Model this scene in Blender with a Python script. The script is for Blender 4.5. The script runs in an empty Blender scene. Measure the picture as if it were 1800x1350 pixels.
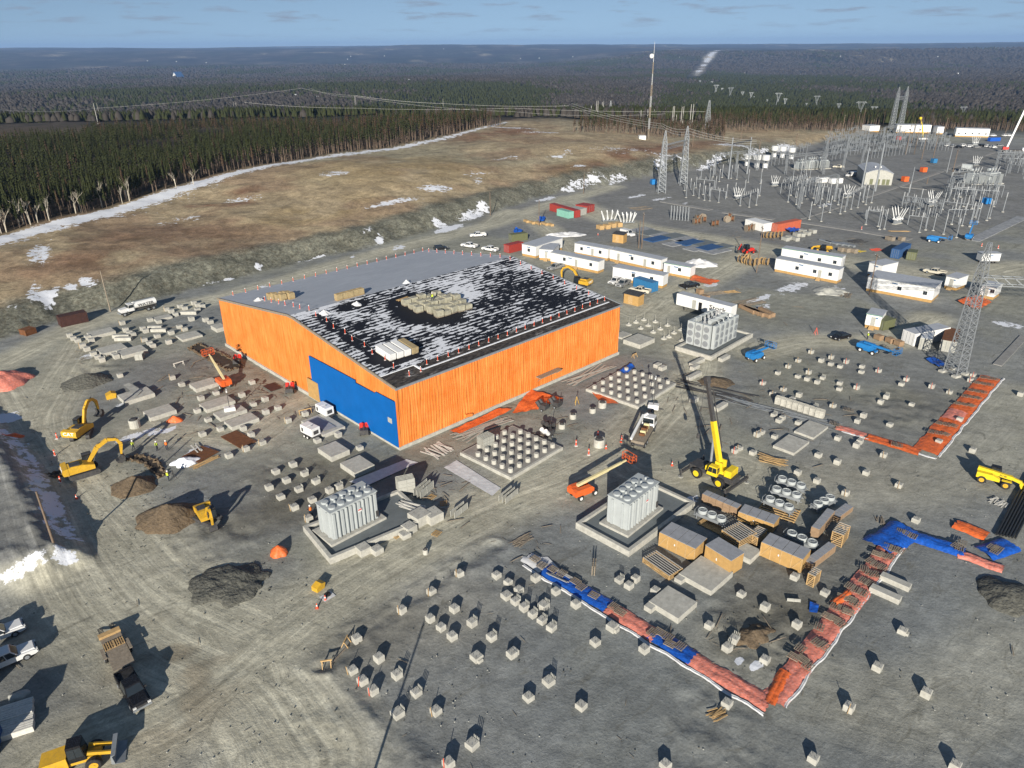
import bpy, bmesh, math, random
import numpy as np
from mathutils import Matrix, Vector

random.seed(7)
rng = np.random.default_rng(7)
R = math.radians
scene = bpy.context.scene
COL = scene.collection

# ------------------------------------------------------------------ camera
FPX, CXP, CYP, YHOR, CAMH = 1270.0, 900.0, 675.0, 82.0, 60.0
ROLL = R(0.5)
PITCH = math.atan((CYP - YHOR) / FPX)
cam = bpy.data.cameras.new('camera')
cam.sensor_width = 36.0
cam.lens = 36.0 * FPX / 1800.0
cam.clip_start = 0.5
cam.clip_end = 60000.0
camo = bpy.data.objects.new('camera', cam)
COL.objects.link(camo)
_r = Vector((1, 0, 0)); _f = Vector((0, math.cos(PITCH), -math.sin(PITCH))); _u = Vector((0, math.sin(PITCH), math.cos(PITCH)))
_x = _r * math.cos(ROLL) - _u * math.sin(ROLL)
_y = _r * math.sin(ROLL) + _u * math.cos(ROLL)
_m = Matrix((_x, _y, -_f)).transposed().to_4x4()
_m.translation = (0, 0, CAMH)
camo.matrix_world = _m
scene.camera = camo

# ------------------------------------------------------------------ light
SUN_AZ, SUN_EL = 187.6, 18.0            # clockwise from +Y, degrees
sun = bpy.data.lights.new('sun', 'SUN')
sun.energy = 5.0
sun.angle = R(0.5)
sun.color = (1.0, 0.93, 0.82)
suno = bpy.data.objects.new('sun', sun)
COL.objects.link(suno)
_sd = Vector((math.sin(R(SUN_AZ)) * math.cos(R(SUN_EL)), math.cos(R(SUN_AZ)) * math.cos(R(SUN_EL)), math.sin(R(SUN_EL))))
suno.rotation_euler = _sd.to_track_quat('Z', 'Y').to_euler()
suno.location = (-60, -120, 140)

world = bpy.data.worlds.new('World')
scene.world = world
world.use_nodes = True
wt = world.node_tree
wt.nodes.clear()
_n = wt.nodes.new
wout = _n('ShaderNodeOutputWorld'); wbg = _n('ShaderNodeBackground'); wsky = _n('ShaderNodeTexSky')
wsky.sky_type = 'NISHITA'; wsky.sun_disc = False
wsky.sun_elevation = R(SUN_EL); wsky.sun_rotation = R(SUN_AZ)
wsky.air_density = 1.0; wsky.dust_density = 0.3; wsky.ozone_density = 1.3; wsky.altitude = 200
wbg.inputs['Strength'].default_value = 0.074
# scattered low cumulus: a noise sheet laid on a flat layer above the ground
wtc = _n('ShaderNodeTexCoord'); wsep = _n('ShaderNodeSeparateXYZ'); wt.links.new(wtc.outputs['Generated'], wsep.inputs[0])
def wmath(op, a, b=None, clamp=False):
    n = _n('ShaderNodeMath'); n.operation = op; n.use_clamp = clamp
    for i, v in enumerate((a, b)):
        if v is None: continue
        if isinstance(v, (int, float)): n.inputs[i].default_value = v
        else: wt.links.new(v, n.inputs[i])
    return n.outputs[0]
wz = wmath('ADD', wmath('MAXIMUM', wsep.outputs['Z'], 0.0), 0.09)
wcmb = _n('ShaderNodeCombineXYZ')
wt.links.new(wmath('DIVIDE', wsep.outputs['X'], wz), wcmb.inputs[0])
wt.links.new(wmath('DIVIDE', wsep.outputs['Y'], wz), wcmb.inputs[1])
wno = _n('ShaderNodeTexNoise'); wno.inputs['Scale'].default_value = 1.7; wno.inputs['Detail'].default_value = 7.0; wno.inputs['Roughness'].default_value = 0.6
wt.links.new(wcmb.outputs[0], wno.inputs['Vector'])
wrmp = _n('ShaderNodeValToRGB'); wrmp.color_ramp.elements[0].position = 0.54; wrmp.color_ramp.elements[1].position = 0.69
wt.links.new(wno.outputs['Fac'], wrmp.inputs['Fac'])
wfade = wmath('MULTIPLY', wrmp.outputs['Color'], wmath('MULTIPLY', wsep.outputs['Z'], 30.0, True))
# look the sky up a little above the true direction: the thick band at the horizon lies behind the far hills
wlift = _n('ShaderNodeCombineXYZ'); wt.links.new(wsep.outputs['X'], wlift.inputs[0]); wt.links.new(wsep.outputs['Y'], wlift.inputs[1])
wt.links.new(wmath('ADD', wmath('MULTIPLY', wsep.outputs['Z'], 1.6), 0.16), wlift.inputs[2])
wnrm = _n('ShaderNodeVectorMath'); wnrm.operation = 'NORMALIZE'; wt.links.new(wlift.outputs[0], wnrm.inputs[0]); wt.links.new(wnrm.outputs[0], wsky.inputs['Vector'])
wmix = _n('ShaderNodeMix'); wmix.data_type = 'RGBA'
wt.links.new(wmath('MULTIPLY', wfade, 0.8), wmix.inputs['Factor'])
wt.links.new(wsky.outputs['Color'], wmix.inputs['A'])
wmix.inputs['B'].default_value = (2.6, 3.0, 3.7, 1)
wt.links.new(wmix.outputs['Result'], wbg.inputs['Color'])
wt.links.new(wbg.outputs[0], wout.inputs[0])

scene.view_settings.view_transform = 'Standard'
scene.view_settings.look = 'None'
scene.view_settings.exposure = 0.48
scene.view_settings.gamma = 1.0
scene.view_settings.use_curve_mapping = False
scene.cycles.max_bounces = 4
scene.cycles.diffuse_bounces = 1
scene.cycles.glossy_bounces = 2
scene.cycles.transmission_bounces = 2
scene.cycles.volume_bounces = 0
scene.cycles.transparent_max_bounces = 4
scene.cycles.sample_clamp_indirect = 4.0

# ------------------------------------------------------------------ measuring helpers
def ray(px, py):
    u = (px - CXP) / FPX; v = (CYP - py) / FPX
    d = _x * u + _y * v + _f
    return d
def at(px, py, z=0.0):
    """ground point (metres) that a surveyed picture point stands for, at height z"""
    d = ray(px, py)
    t = (z - CAMH) / d.z
    return Vector((d.x * t, d.y * t, z))
TILE = {}
for _i, _c in enumerate('0123'):
    for _rw, _yy in zip('ABCD', (0, 340, 640, 1010)):
        TILE[_rw + _c] = (450 * _i, _yy, 450 / 1787)
TILE['S1'] = (1100, 200, 1 / 6); TILE['S2'] = (1300, 200, 1 / 6); TILE['S3'] = (1500, 200, 1 / 6)
TILE['X'] = (1130, 820, 380 / 1800)
def tp(t, x, y):
    o = TILE[t]; return o[0] + x * o[2], o[1] + y * o[2]
def q(t, x, y, z=0.0):
    return at(*tp(t, x, y), z)
def heading(a, b):
    return math.atan2(b.y - a.y, b.x - a.x)
GRID = R(44.0)                                   # the site's own building grid
GX = Vector((math.cos(GRID), math.sin(GRID), 0)); GY = Vector((-math.sin(GRID), math.cos(GRID), 0))

# ------------------------------------------------------------------ mesh builder
class MB:
    def __init__(self):
        self.v = []; self.f = []; self.mi = []; self.m = Matrix.Identity(4); self.cur = 0
    def tr(self, m): self.m = m; return self
    def mat(self, i): self.cur = i; return self
    def add(self, vs, fs):
        o = len(self.v)
        self.v += [tuple(self.m @ Vector(p)) for p in vs]
        self.f += [tuple(o + i for i in f) for f in fs]
        self.mi += [self.cur] * len(fs)
        return self
    def box(self, x0, x1, y0, y1, z0, z1, taper=0.0, ch=0.0):
        if ch > 0:
            pts = []
            for z, k in ((z0, ch), (z0 + ch, 0), (z1 - ch, 0), (z1, ch)):
                pts += [(x0 + k, y0 + k, z), (x1 - k, y0 + k, z), (x1 - k, y1 - k, z), (x0 + k, y1 - k, z)]
            fs = [(3, 2, 1, 0), (12, 13, 14, 15)]
            for l in range(3):
                for i in range(4):
                    j = (i + 1) % 4
                    fs.append((l * 4 + i, l * 4 + j, l * 4 + 4 + j, l * 4 + 4 + i))
            return self.add(pts, fs)
        t = taper
        return self.add([(x0, y0, z0), (x1, y0, z0), (x1, y1, z0), (x0, y1, z0),
                         (x0 + t, y0 + t, z1), (x1 - t, y0 + t, z1), (x1 - t, y1 - t, z1), (x0 + t, y1 - t, z1)],
                        [(3, 2, 1, 0), (4, 5, 6, 7), (0, 1, 5, 4), (1, 2, 6, 5), (2, 3, 7, 6), (3, 0, 4, 7)])
    def cb(self, c, d, rz=0.0, ry=0.0, rx=0.0):
        keep = self.m
        self.m = keep @ Matrix.Translation(c) @ Matrix.Rotation(rz, 4, 'Z') @ Matrix.Rotation(ry, 4, 'Y') @ Matrix.Rotation(rx, 4, 'X')
        self.box(-d[0] / 2, d[0] / 2, -d[1] / 2, d[1] / 2, -d[2] / 2, d[2] / 2)
        self.m = keep
        return self
    def cyl(self, a, b, r, r2=None, n=8, cap=True):
        a = Vector(a); b = Vector(b); r2 = r if r2 is None else r2
        d = (b - a).normalized()
        s = d.orthogonal().normalized(); t = d.cross(s)
        vs = []
        for p, rr in ((a, r), (b, r2)):
            for i in range(n):
                w = 2 * math.pi * i / n
                vs.append(p + (s * math.cos(w) + t * math.sin(w)) * rr)
        fs = [(i, (i + 1) % n, n + (i + 1) % n, n + i) for i in range(n)]
        if cap: fs += [tuple(range(n - 1, -1, -1)), tuple(range(n, 2 * n))]
        return self.add(vs, fs)
    def bar(self, a, b, w, h=None):
        """square bar between two points"""
        a = Vector(a); b = Vector(b); h = h or w
        d = (b - a).normalized()
        up = Vector((0, 0, 1)) if abs(d.z) < 0.95 else Vector((1, 0, 0))
        s = d.cross(up).normalized() * (w / 2); t = s.cross(d).normalized() * (h / 2)
        vs = [a - s - t, a + s - t, a + s + t, a - s + t, b - s - t, b + s - t, b + s + t, b - s + t]
        return self.add(vs, [(3, 2, 1, 0), (4, 5, 6, 7), (0, 1, 5, 4), (1, 2, 6, 5), (2, 3, 7, 6), (3, 0, 4, 7)])
    def prof(self, pts, y0, y1, inset=0.0):
        """polygon in x,z extruded along y"""
        n = len(pts)
        cx = sum(p[0] for p in pts) / n; cz = sum(p[1] for p in pts) / n
        vs = [(x, y0, z) for x, z in pts] + [(x, y1, z) for x, z in pts]
        fs = [(i, (i + 1) % n, n + (i + 1) % n, n + i) for i in range(n)]
        fs += [tuple(range(n - 1, -1, -1)), tuple(range(n, 2 * n))]
        return self.add(vs, fs)
    def quad(self, a, b, c, d): return self.add([a, b, c, d], [(0, 1, 2, 3)])
    def tube(self, pts, r, n=6):
        for a, b in zip(pts[:-1], pts[1:]): self.cyl(a, b, r, n=n)
        return self
    def lathe(self, prof, n=12, c=(0, 0, 0)):
        vs = []
        for r, z in prof:
            for i in range(n):
                w = 2 * math.pi * i / n
                vs.append((c[0] + r * math.cos(w), c[1] + r * math.sin(w), c[2] + z))
        fs = []
        for l in range(len(prof) - 1):
            for i in range(n):
                j = (i + 1) % n
                fs.append((l * n + i, l * n + j, l * n + n + j, l * n + n + i))
        fs += [tuple(range(n - 1, -1, -1)), tuple(range((len(prof) - 1) * n, len(prof) * n))]
        return self.add(vs, fs)
    def mesh(self, name, mats):
        me = bpy.data.meshes.new(name)
        me.from_pydata(self.v, [], self.f)
        if not isinstance(mats, (list, tuple)): mats = [mats]
        for m in mats: me.materials.append(m)
        if len(mats) > 1: me.polygons.foreach_set('material_index', self.mi)
        bm = bmesh.new(); bm.from_mesh(me); bmesh.ops.recalc_face_normals(bm, faces=bm.faces); bm.to_mesh(me); bm.free()
        return me
    def build(self, name, mats, parent=None, loc=None, rz=0.0):
        return link(name, self.mesh(name, mats), parent, loc, rz)

def link(name, me, parent=None, loc=None, rz=0.0):
    o = bpy.data.objects.new(name, me)
    COL.objects.link(o)
    if parent is not None: o.parent = parent
    if loc is not None: o.location = loc
    o.rotation_euler.z = rz
    return o
def tag(o, label, cat, group=None):
    o['label'] = label; o['category'] = cat
    if group: o['group'] = group
    return o
def kind(o, k, label=None):
    o['kind'] = k
    if label: o['label'] = label
    return o
def thing(name, label, cat, loc=(0, 0, 0), rz=0.0, group=None, scale=None):
    o = bpy.data.objects.new(name, None)
    o.empty_display_size = 0.3
    COL.objects.link(o)
    o.location = loc; o.rotation_euler.z = rz
    if scale: o.scale = (scale,) * 3
    return tag(o, label, cat, group)
def dup(root, loc, rz, label=None, group=None, scale=None):
    r = root.copy(); COL.objects.link(r); r.location = loc; r.rotation_euler.z = rz
    if label: r['label'] = label
    if group: r['group'] = group
    if scale: r.scale = (scale,) * 3 if isinstance(scale, (int, float)) else scale
    for ch in root.children:
        c = ch.copy(); COL.objects.link(c); c.parent = r
        for g in ch.children:
            d = g.copy(); COL.objects.link(d); d.parent = c
    return r
def smooth(o):
    o.data.polygons.foreach_set('use_smooth', [True] * len(o.data.polygons)); return o

# ------------------------------------------------------------------ materials
def mat(name, col, rough=0.7, metal=0.0, var=0.18, scale=1.5, bump=0.0, bscale=8.0, dirt=0.0, dirtcol=(0.2, 0.17, 0.13), spec=0.4):
    m = bpy.data.materials.new(name); m.use_nodes = True
    nt = m.node_tree; b = nt.nodes['Principled BSDF']
    b.inputs['Roughness'].default_value = rough; b.inputs['Metallic'].default_value = metal
    b.inputs['Specular IOR Level'].default_value = spec
    tc = nt.nodes.new('ShaderNodeTexCoord'); oi = nt.nodes.new('ShaderNodeObjectInfo')
    off = nt.nodes.new('ShaderNodeVectorMath'); off.operation = 'ADD'
    nt.links.new(tc.outputs['Object'], off.inputs[0]); nt.links.new(oi.outputs['Location'], off.inputs[1])
    no = nt.nodes.new('ShaderNodeTexNoise'); no.inputs['Scale'].default_value = scale; no.inputs['Detail'].default_value = 6; no.inputs['Roughness'].default_value = 0.65
    nt.links.new(off.outputs[0], no.inputs['Vector'])
    mr = nt.nodes.new('ShaderNodeMapRange'); mr.inputs[1].default_value = 0.3; mr.inputs[2].default_value = 0.7
    mr.inputs[3].default_value = 1 - var; mr.inputs[4].default_value = 1 + var
    nt.links.new(no.outputs['Fac'], mr.inputs[0])
    mul = nt.nodes.new('ShaderNodeMix'); mul.data_type = 'RGBA'; mul.blend_type = 'MULTIPLY'; mul.inputs['Factor'].default_value = 1
    mul.inputs['A'].default_value = (*col, 1); nt.links.new(mr.outputs[0], mul.inputs['B'])
    last = mul.outputs['Result']
    if dirt > 0:
        n2 = nt.nodes.new('ShaderNodeTexNoise'); n2.inputs['Scale'].default_value = scale * 2.3; n2.inputs['Detail'].default_value = 8; n2.inputs['Roughness'].default_value = 0.7
        nt.links.new(off.outputs[0], n2.inputs['Vector'])
        m2 = nt.nodes.new('ShaderNodeMapRange'); m2.inputs[1].default_value = 0.45; m2.inputs[2].default_value = 0.75; m2.inputs[4].default_value = dirt
        nt.links.new(n2.outputs['Fac'], m2.inputs[0])
        mx = nt.nodes.new('ShaderNodeMix'); mx.data_type = 'RGBA'
        nt.links.new(m2.outputs[0], mx.inputs['Factor']); nt.links.new(last, mx.inputs['A']); mx.inputs['B'].default_value = (*dirtcol, 1)
        last = mx.outputs['Result']
    nt.links.new(last, b.inputs['Base Color'])
    if bump > 0:
        n3 = nt.nodes.new('ShaderNodeTexNoise'); n3.inputs['Scale'].default_value = bscale; n3.inputs['Detail'].default_value = 5
        nt.links.new(off.outputs[0], n3.inputs['Vector'])
        bp = nt.nodes.new('ShaderNodeBump'); bp.inputs['Strength'].default_value = 1.0; bp.inputs['Distance'].default_value = bump
        nt.links.new(n3.outputs['Fac'], bp.inputs['Height']); nt.links.new(bp.outputs[0], b.inputs['Normal'])
    return m

M = {}
M['concrete'] = mat('concrete', (0.46, 0.45, 0.4), 0.9, var=0.2, scale=1.2, dirt=0.35, dirtcol=(0.22, 0.2, 0.16), bump=0.01)
M['concrete_dark'] = mat('slab_grey', (0.155, 0.175, 0.18), 0.85, var=0.15, scale=0.5, dirt=0.2, dirtcol=(0.1, 0.11, 0.11))
M['tank'] = mat('transformer_grey', (0.42, 0.45, 0.45), 0.5, var=0.06, scale=0.8, dirt=0.1)
M['steel'] = mat('galvanised_steel', (0.26, 0.28, 0.295), 0.55, metal=0.2, var=0.15, scale=2)
M['steel_dark'] = mat('dark_steel', (0.05, 0.05, 0.052), 0.6, var=0.3, dirt=0.3)
M['black'] = mat('black_rubber', (0.018, 0.018, 0.019), 0.8, var=0.3, dirt=0.35, dirtcol=(0.1, 0.09, 0.08))
M['gloss_black'] = mat('black_paint', (0.012, 0.012, 0.014), 0.25, var=0.1, dirt=0.15, dirtcol=(0.09, 0.085, 0.08))
M['glass'] = mat('window_glass', (0.02, 0.027, 0.033), 0.08, var=0.1, spec=0.8)
M['white'] = mat('white_paint', (0.76, 0.76, 0.74), 0.5, var=0.05, dirt=0.12, dirtcol=(0.4, 0.38, 0.33))
M['white_car'] = mat('white_car_paint', (0.72, 0.72, 0.71), 0.3, var=0.04, dirt=0.2, dirtcol=(0.35, 0.33, 0.28))
M['silver_car'] = mat('silver_car_paint', (0.38, 0.385, 0.38), 0.3, metal=0.4, var=0.05, dirt=0.25, dirtcol=(0.3, 0.28, 0.24))
M['cream_car'] = mat('cream_car_paint', (0.6, 0.56, 0.45), 0.35, var=0.05, dirt=0.25, dirtcol=(0.3, 0.27, 0.22))
M['yellow'] = mat('machine_yellow', (0.62, 0.36, 0.025), 0.5, var=0.12, dirt=0.5, dirtcol=(0.24, 0.17, 0.08))
M['crane_yellow'] = mat('crane_yellow', (0.8, 0.58, 0.02), 0.4, var=0.08, dirt=0.35, dirtcol=(0.3, 0.22, 0.07))
M['cream'] = mat('boom_cream', (0.66, 0.58, 0.32), 0.5, var=0.1, dirt=0.2)
M['orange_paint'] = mat('lift_orange', (0.75, 0.13, 0.025), 0.45, var=0.1, dirt=0.4, dirtcol=(0.26, 0.13, 0.08))
M['blue_paint'] = mat('lift_blue', (0.015, 0.19, 0.5), 0.45, var=0.15, dirt=0.3, dirtcol=(.12, .16, .22))
M['navy'] = mat('container_navy', (0.03, 0.09, 0.22), 0.55, var=0.12, dirt=0.2, dirtcol=(0.12, 0.1, 0.1))
M['container_blue'] = mat('container_blue', (0.03, 0.17, 0.36), 0.55, var=0.12, dirt=0.2, dirtcol=(0.1, 0.1, 0.1))
M['container_red'] = mat('container_red', (0.33, 0.045, 0.035), 0.55, var=0.14, dirt=0.22, dirtcol=(0.12, 0.06, 0.05))
M['container_orange'] = mat('container_orange', (0.5, 0.12, 0.06), 0.55, var=0.12, dirt=0.22, dirtcol=(0.15, 0.08, 0.06))
M['container_green'] = mat('container_teal', (0.22, 0.47, 0.38), 0.55, var=0.1, dirt=0.2)
M['container_olive'] = mat('container_olive', (0.13, 0.14, 0.07), 0.6, var=0.12, dirt=0.2)
M['container_grey'] = mat('container_grey', (0.4, 0.4, 0.36), 0.6, var=0.12, dirt=0.3)
M['red'] = mat('red_plastic', (0.6, 0.03, 0.02), 0.5, var=0.1)
M['cone'] = mat('cone_orange', (0.8, 0.11, 0.05), 0.5, var=0.08)
M['rust'] = mat('rusty_steel', (0.16, 0.065, 0.025), 0.85, var=0.3, scale=2, dirt=0.4, dirtcol=(0.07, 0.04, 0.03))
M['dark_red'] = mat('dark_red_steel', (0.06, 0.025, 0.02), 0.8, var=0.3, dirt=0.4, dirtcol=(0.04, 0.03, 0.03))
M['wood'] = mat('new_lumber', (0.5, 0.33, 0.15), 0.8, var=0.22, scale=3, dirt=0.25, dirtcol=(0.3, 0.2, 0.1))
M['ply'] = mat('crate_plywood', (0.46, 0.28, 0.1), 0.75, var=0.14, scale=1.2, dirt=0.2, dirtcol=(0.36, 0.22, 0.09))
M['old_wood'] = mat('weathered_wood', (0.27, 0.225, 0.17), 0.9, var=0.25, scale=3, dirt=0.35, dirtcol=(0.1, 0.085, 0.07))
M['grey_wood'] = mat('frosted_wood', (0.42, 0.41, 0.38), 0.9, var=0.2, scale=3)
M['crate_top'] = mat('crate_top_grey', (0.3, 0.31, 0.33), 0.85, var=0.15, scale=1.5)
M['card'] = mat('carton_brown', (0.3, 0.2, 0.12), 0.85, var=0.2, scale=2)
M['pole'] = mat('pole_wood', (0.17, 0.125, 0.09), 0.9, var=0.25, scale=2)
M['orange_tarp'] = mat('orange_tarp', (0.72, 0.14, 0.03), 0.5, var=0.3, scale=2.2, bump=0.09, bscale=2.6, dirt=.35, dirtcol=(.6, .24, .14))
M['pink_tarp'] = mat('faded_orange_tarp', (0.72, 0.22, 0.15), 0.5, var=0.35, scale=2.2, bump=0.09, bscale=2.6, dirt=0.75, dirtcol=(0.55, 0.36, 0.33))
M['blue_tarp'] = mat('blue_tarp', (0.012, 0.095, 0.46), 0.4, var=0.35, scale=2.2, bump=0.1, bscale=2.4, dirt=.4, dirtcol=(.05, .14, .4))
M['white_sheet'] = mat('white_geotextile', (0.66, 0.66, 0.66), 0.8, var=0.12, scale=1.5, bump=0.05, bscale=1.6, dirt=0.25, dirtcol=(0.4, 0.39, 0.36))
M['snow'] = mat('snow', (0.8, 0.82, 0.85), 0.8, var=0.06, scale=2, bump=0.06, bscale=2)
M['soil'] = mat('brown_soil', (0.13, 0.095, 0.06), 0.95, var=0.4, scale=2, bump=0.2, bscale=2.4, dirt=.5, dirtcol=(.2, .155, .1))
M['dark_soil'] = mat('dark_gravel', (0.1, 0.1, 0.085), 0.95, var=0.45, scale=2.5, bump=0.3, bscale=2.2, dirt=.6, dirtcol=(.17, .16, .13))
M['hole'] = mat('dark_trench_soil', (0.045, 0.035, 0.026), 0.95, var=0.35, scale=1.5, bump=0.06, bscale=4)
M['roof_metal'] = mat('trailer_roof', (0.42, 0.44, 0.47), 0.6, var=0.12, scale=1.0, dirt=0.2, dirtcol=(0.5, 0.52, 0.55))
M['green_trim'] = mat('green_trim', (0.05, 0.2, 0.13), 0.6)
M['hivis'] = mat('hivis_yellow', (0.6, 0.75, 0.05), 0.7)
M['hivis_orange'] = mat('hivis_orange', (0.85, 0.2, 0.03), 0.7)
M['navy_cloth'] = mat('dark_workwear', (0.02, 0.025, 0.04), 0.9)
M['skin'] = mat('skin', (0.45, 0.27, 0.2), 0.6)
M['porcelain'] = mat('grey_porcelain', (0.36, 0.37, 0.37), 0.35, var=0.06)
M['white_bushing'] = mat('white_bushing', (0.6, 0.61, 0.6), 0.4, var=0.04)
M['pipe_black'] = mat('black_pipe', (0.02, 0.021, 0.023), 0.4, var=0.2)
M['lumber_white'] = mat('pale_lumber', (0.62, 0.6, 0.54), 0.8, var=0.15, scale=3)
M['wire'] = mat('line_wire', (0.5, 0.5, 0.48), 0.5, metal=0.3, var=0.1)
M['lamp_glass'] = mat('lamp_glass', (0.6, 0.6, 0.58), 0.2)
M['letter_black'] = mat('lettering_black', (0.02, 0.02, 0.025), 0.6, var=0.02)
M['letter_white'] = mat('lettering_white', (0.8, 0.8, 0.78), 0.6, var=0.02)
M['letter_blue'] = mat('sign_blue', (0.05, 0.14, 0.28), 0.6, var=0.05)
def text(s, size, m, parent, loc, rot, name='lettering', ext=0.006, xs=1.0):
    c = bpy.data.curves.new(name, 'FONT'); c.body = s; c.size = size; c.extrude = ext; c.align_x = 'CENTER'; c.align_y = 'CENTER'
    c.resolution_u = 2; c.offset = size * 0.012
    o = bpy.data.objects.new(name, c); COL.objects.link(o)
    dg = bpy.context.evaluated_depsgraph_get(); me = bpy.data.meshes.new_from_object(o.evaluated_get(dg))
    bpy.data.objects.remove(o); me.materials.clear(); me.materials.append(m)
    t = link(name, me, parent, loc); t.rotation_euler = rot; t.scale.x = xs
    return t

def proj(p):
    v = Vector(p) - Vector((0, 0, CAMH)); z = v.dot(_f)
    return CXP + FPX * v.dot(_x) / z, CYP - FPX * v.dot(_y) / z
ORDW = ['', 'second', 'third', 'fourth', 'fifth', 'sixth', 'seventh', 'eighth', 'ninth', 'tenth', 'eleventh', 'twelfth', 'thirteenth', 'fourteenth', 'fifteenth', 'sixteenth', 'seventeenth', 'eighteenth', 'nineteenth', 'twentieth']
def place(i, n, lo='left', hi='right'):
    if i == 0: return lo + 'most' if lo == 'left' else lo
    if i == n - 1: return hi + 'most' if hi == 'right' else hi
    if i <= n / 2: return ORDW[min(i, 19)] + (' from the left' if lo == 'left' else ' from the near end')
    return ORDW[min(n - 1 - i, 19)] + (' from the right' if hi == 'right' else ' from the far end')
def number(objs, text, group=None, by='x'):
    """tell like things apart by their order in the picture; text holds {}"""
    key = (lambda o: proj(o.location)[0]) if by == 'x' else (lambda o: -proj(o.location)[1])
    objs = sorted(objs, key=key)
    for i, o in enumerate(objs):
        o['label'] = text.format(place(i, len(objs)) if by == 'x' else place(i, len(objs), 'nearest', 'farthest'))
        if group: o['group'] = group
# ================================================================== TERRAIN
def _lat(seed, n=256):
    return np.random.default_rng(seed).random((n, n)).astype(np.float32)
_LAT = [_lat(100 + i) for i in range(4)]
def vnoise(x, y, s=1.0, oct=3, seed=0, gain=0.5):
    """value noise 0..1, s = feature size in metres"""
    x = np.asarray(x, np.float32) / np.float32(s); y = np.asarray(y, np.float32) / np.float32(s)
    tot = 0.0; amp = 1.0; nrm = 0.0
    for o in range(oct):
        L = _LAT[(seed + o) % 4].ravel()
        xo = x + np.float32(37.7 * o + 11.3 * seed); yo = y + np.float32(71.9 * o + 5.1 * seed)
        xf = np.floor(xo); yf = np.floor(yo); fx = xo - xf; fy = yo - yf
        xi = xf.astype(np.int32) & 255; yi = yf.astype(np.int32) & 255; x1 = ((xi + 1) & 255) << 8; xi = xi << 8; y1 = (yi + 1) & 255
        fx = fx * fx * (3 - 2 * fx); fy = fy * fy * (3 - 2 * fy)
        a = L[xi + yi]; c = L[xi + y1]; a = a + (L[x1 + yi] - a) * fx; c = c + (L[x1 + y1] - c) * fx
        tot = tot + amp * (a + (c - a) * fy)
        nrm += amp; amp *= gain; x = x * 2; y = y * 2
    return tot / nrm
def sstep(a, b, v):
    t = np.clip((v - a) / (b - a), 0, 1); return t * t * (3 - 2 * t)
def pdist(x, y, pts, signed=False):
    best = np.full(np.shape(x), 1e12); sg = np.zeros(np.shape(x)); al = np.zeros(np.shape(x)); acc = 0.0
    for (ax, ay), (bx, by) in zip(pts[:-1], pts[1:]):
        dx, dy = bx - ax, by - ay; L2 = dx * dx + dy * dy
        t = np.clip(((x - ax) * dx + (y - ay) * dy) / L2, 0, 1)
        d2 = (x - ax - t * dx) ** 2 + (y - ay - t * dy) ** 2
        m = d2 < best
        best = np.where(m, d2, best)
        sg = np.where(m, np.sign(dx * (y - ay) - dy * (x - ax)), sg)
        al = np.where(m, acc + t * math.sqrt(L2), al); acc += math.sqrt(L2)
    d = np.sqrt(best)
    return (d * sg, al / acc) if signed else d

FOOT = [(-190, -60), (-160, 60), (-135, 120), (-117, 154), (-108, 171), (-94, 182), (-84, 196), (-66, 218), (-48, 233), (-28, 260), (-8, 289), (16, 324), (57, 362), (85, 389), (123, 414), (215, 512), (320, 600), (480, 720)]
TREEL = [(-330, 150), (-230, 185), (-166, 222), (-157, 247), (-147, 268), (-139, 300), (-127, 335), (-99, 388), (-66, 432), (-37, 488), (-12, 545), (0, 600)]
_bank = [at(-120, 700), at(-20, 762), at(25, 800), at(45, 840), at(75, 890), at(95, 940), at(125, 985), at(80, 1010), at(-80, 1040)]
BANK = [(p.x, p.y) for p in _bank]
DITCH = [at(*p) for p in ((575, 1170), (650, 1105), (790, 1010), (870, 960))]
DITCH = [(p.x, p.y) for p in DITCH]
DITCH2 = [(at(*p).x, at(*p).y) for p in ((580, 1185), (640, 1250), (700, 1310), (740, 1350))]

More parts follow.
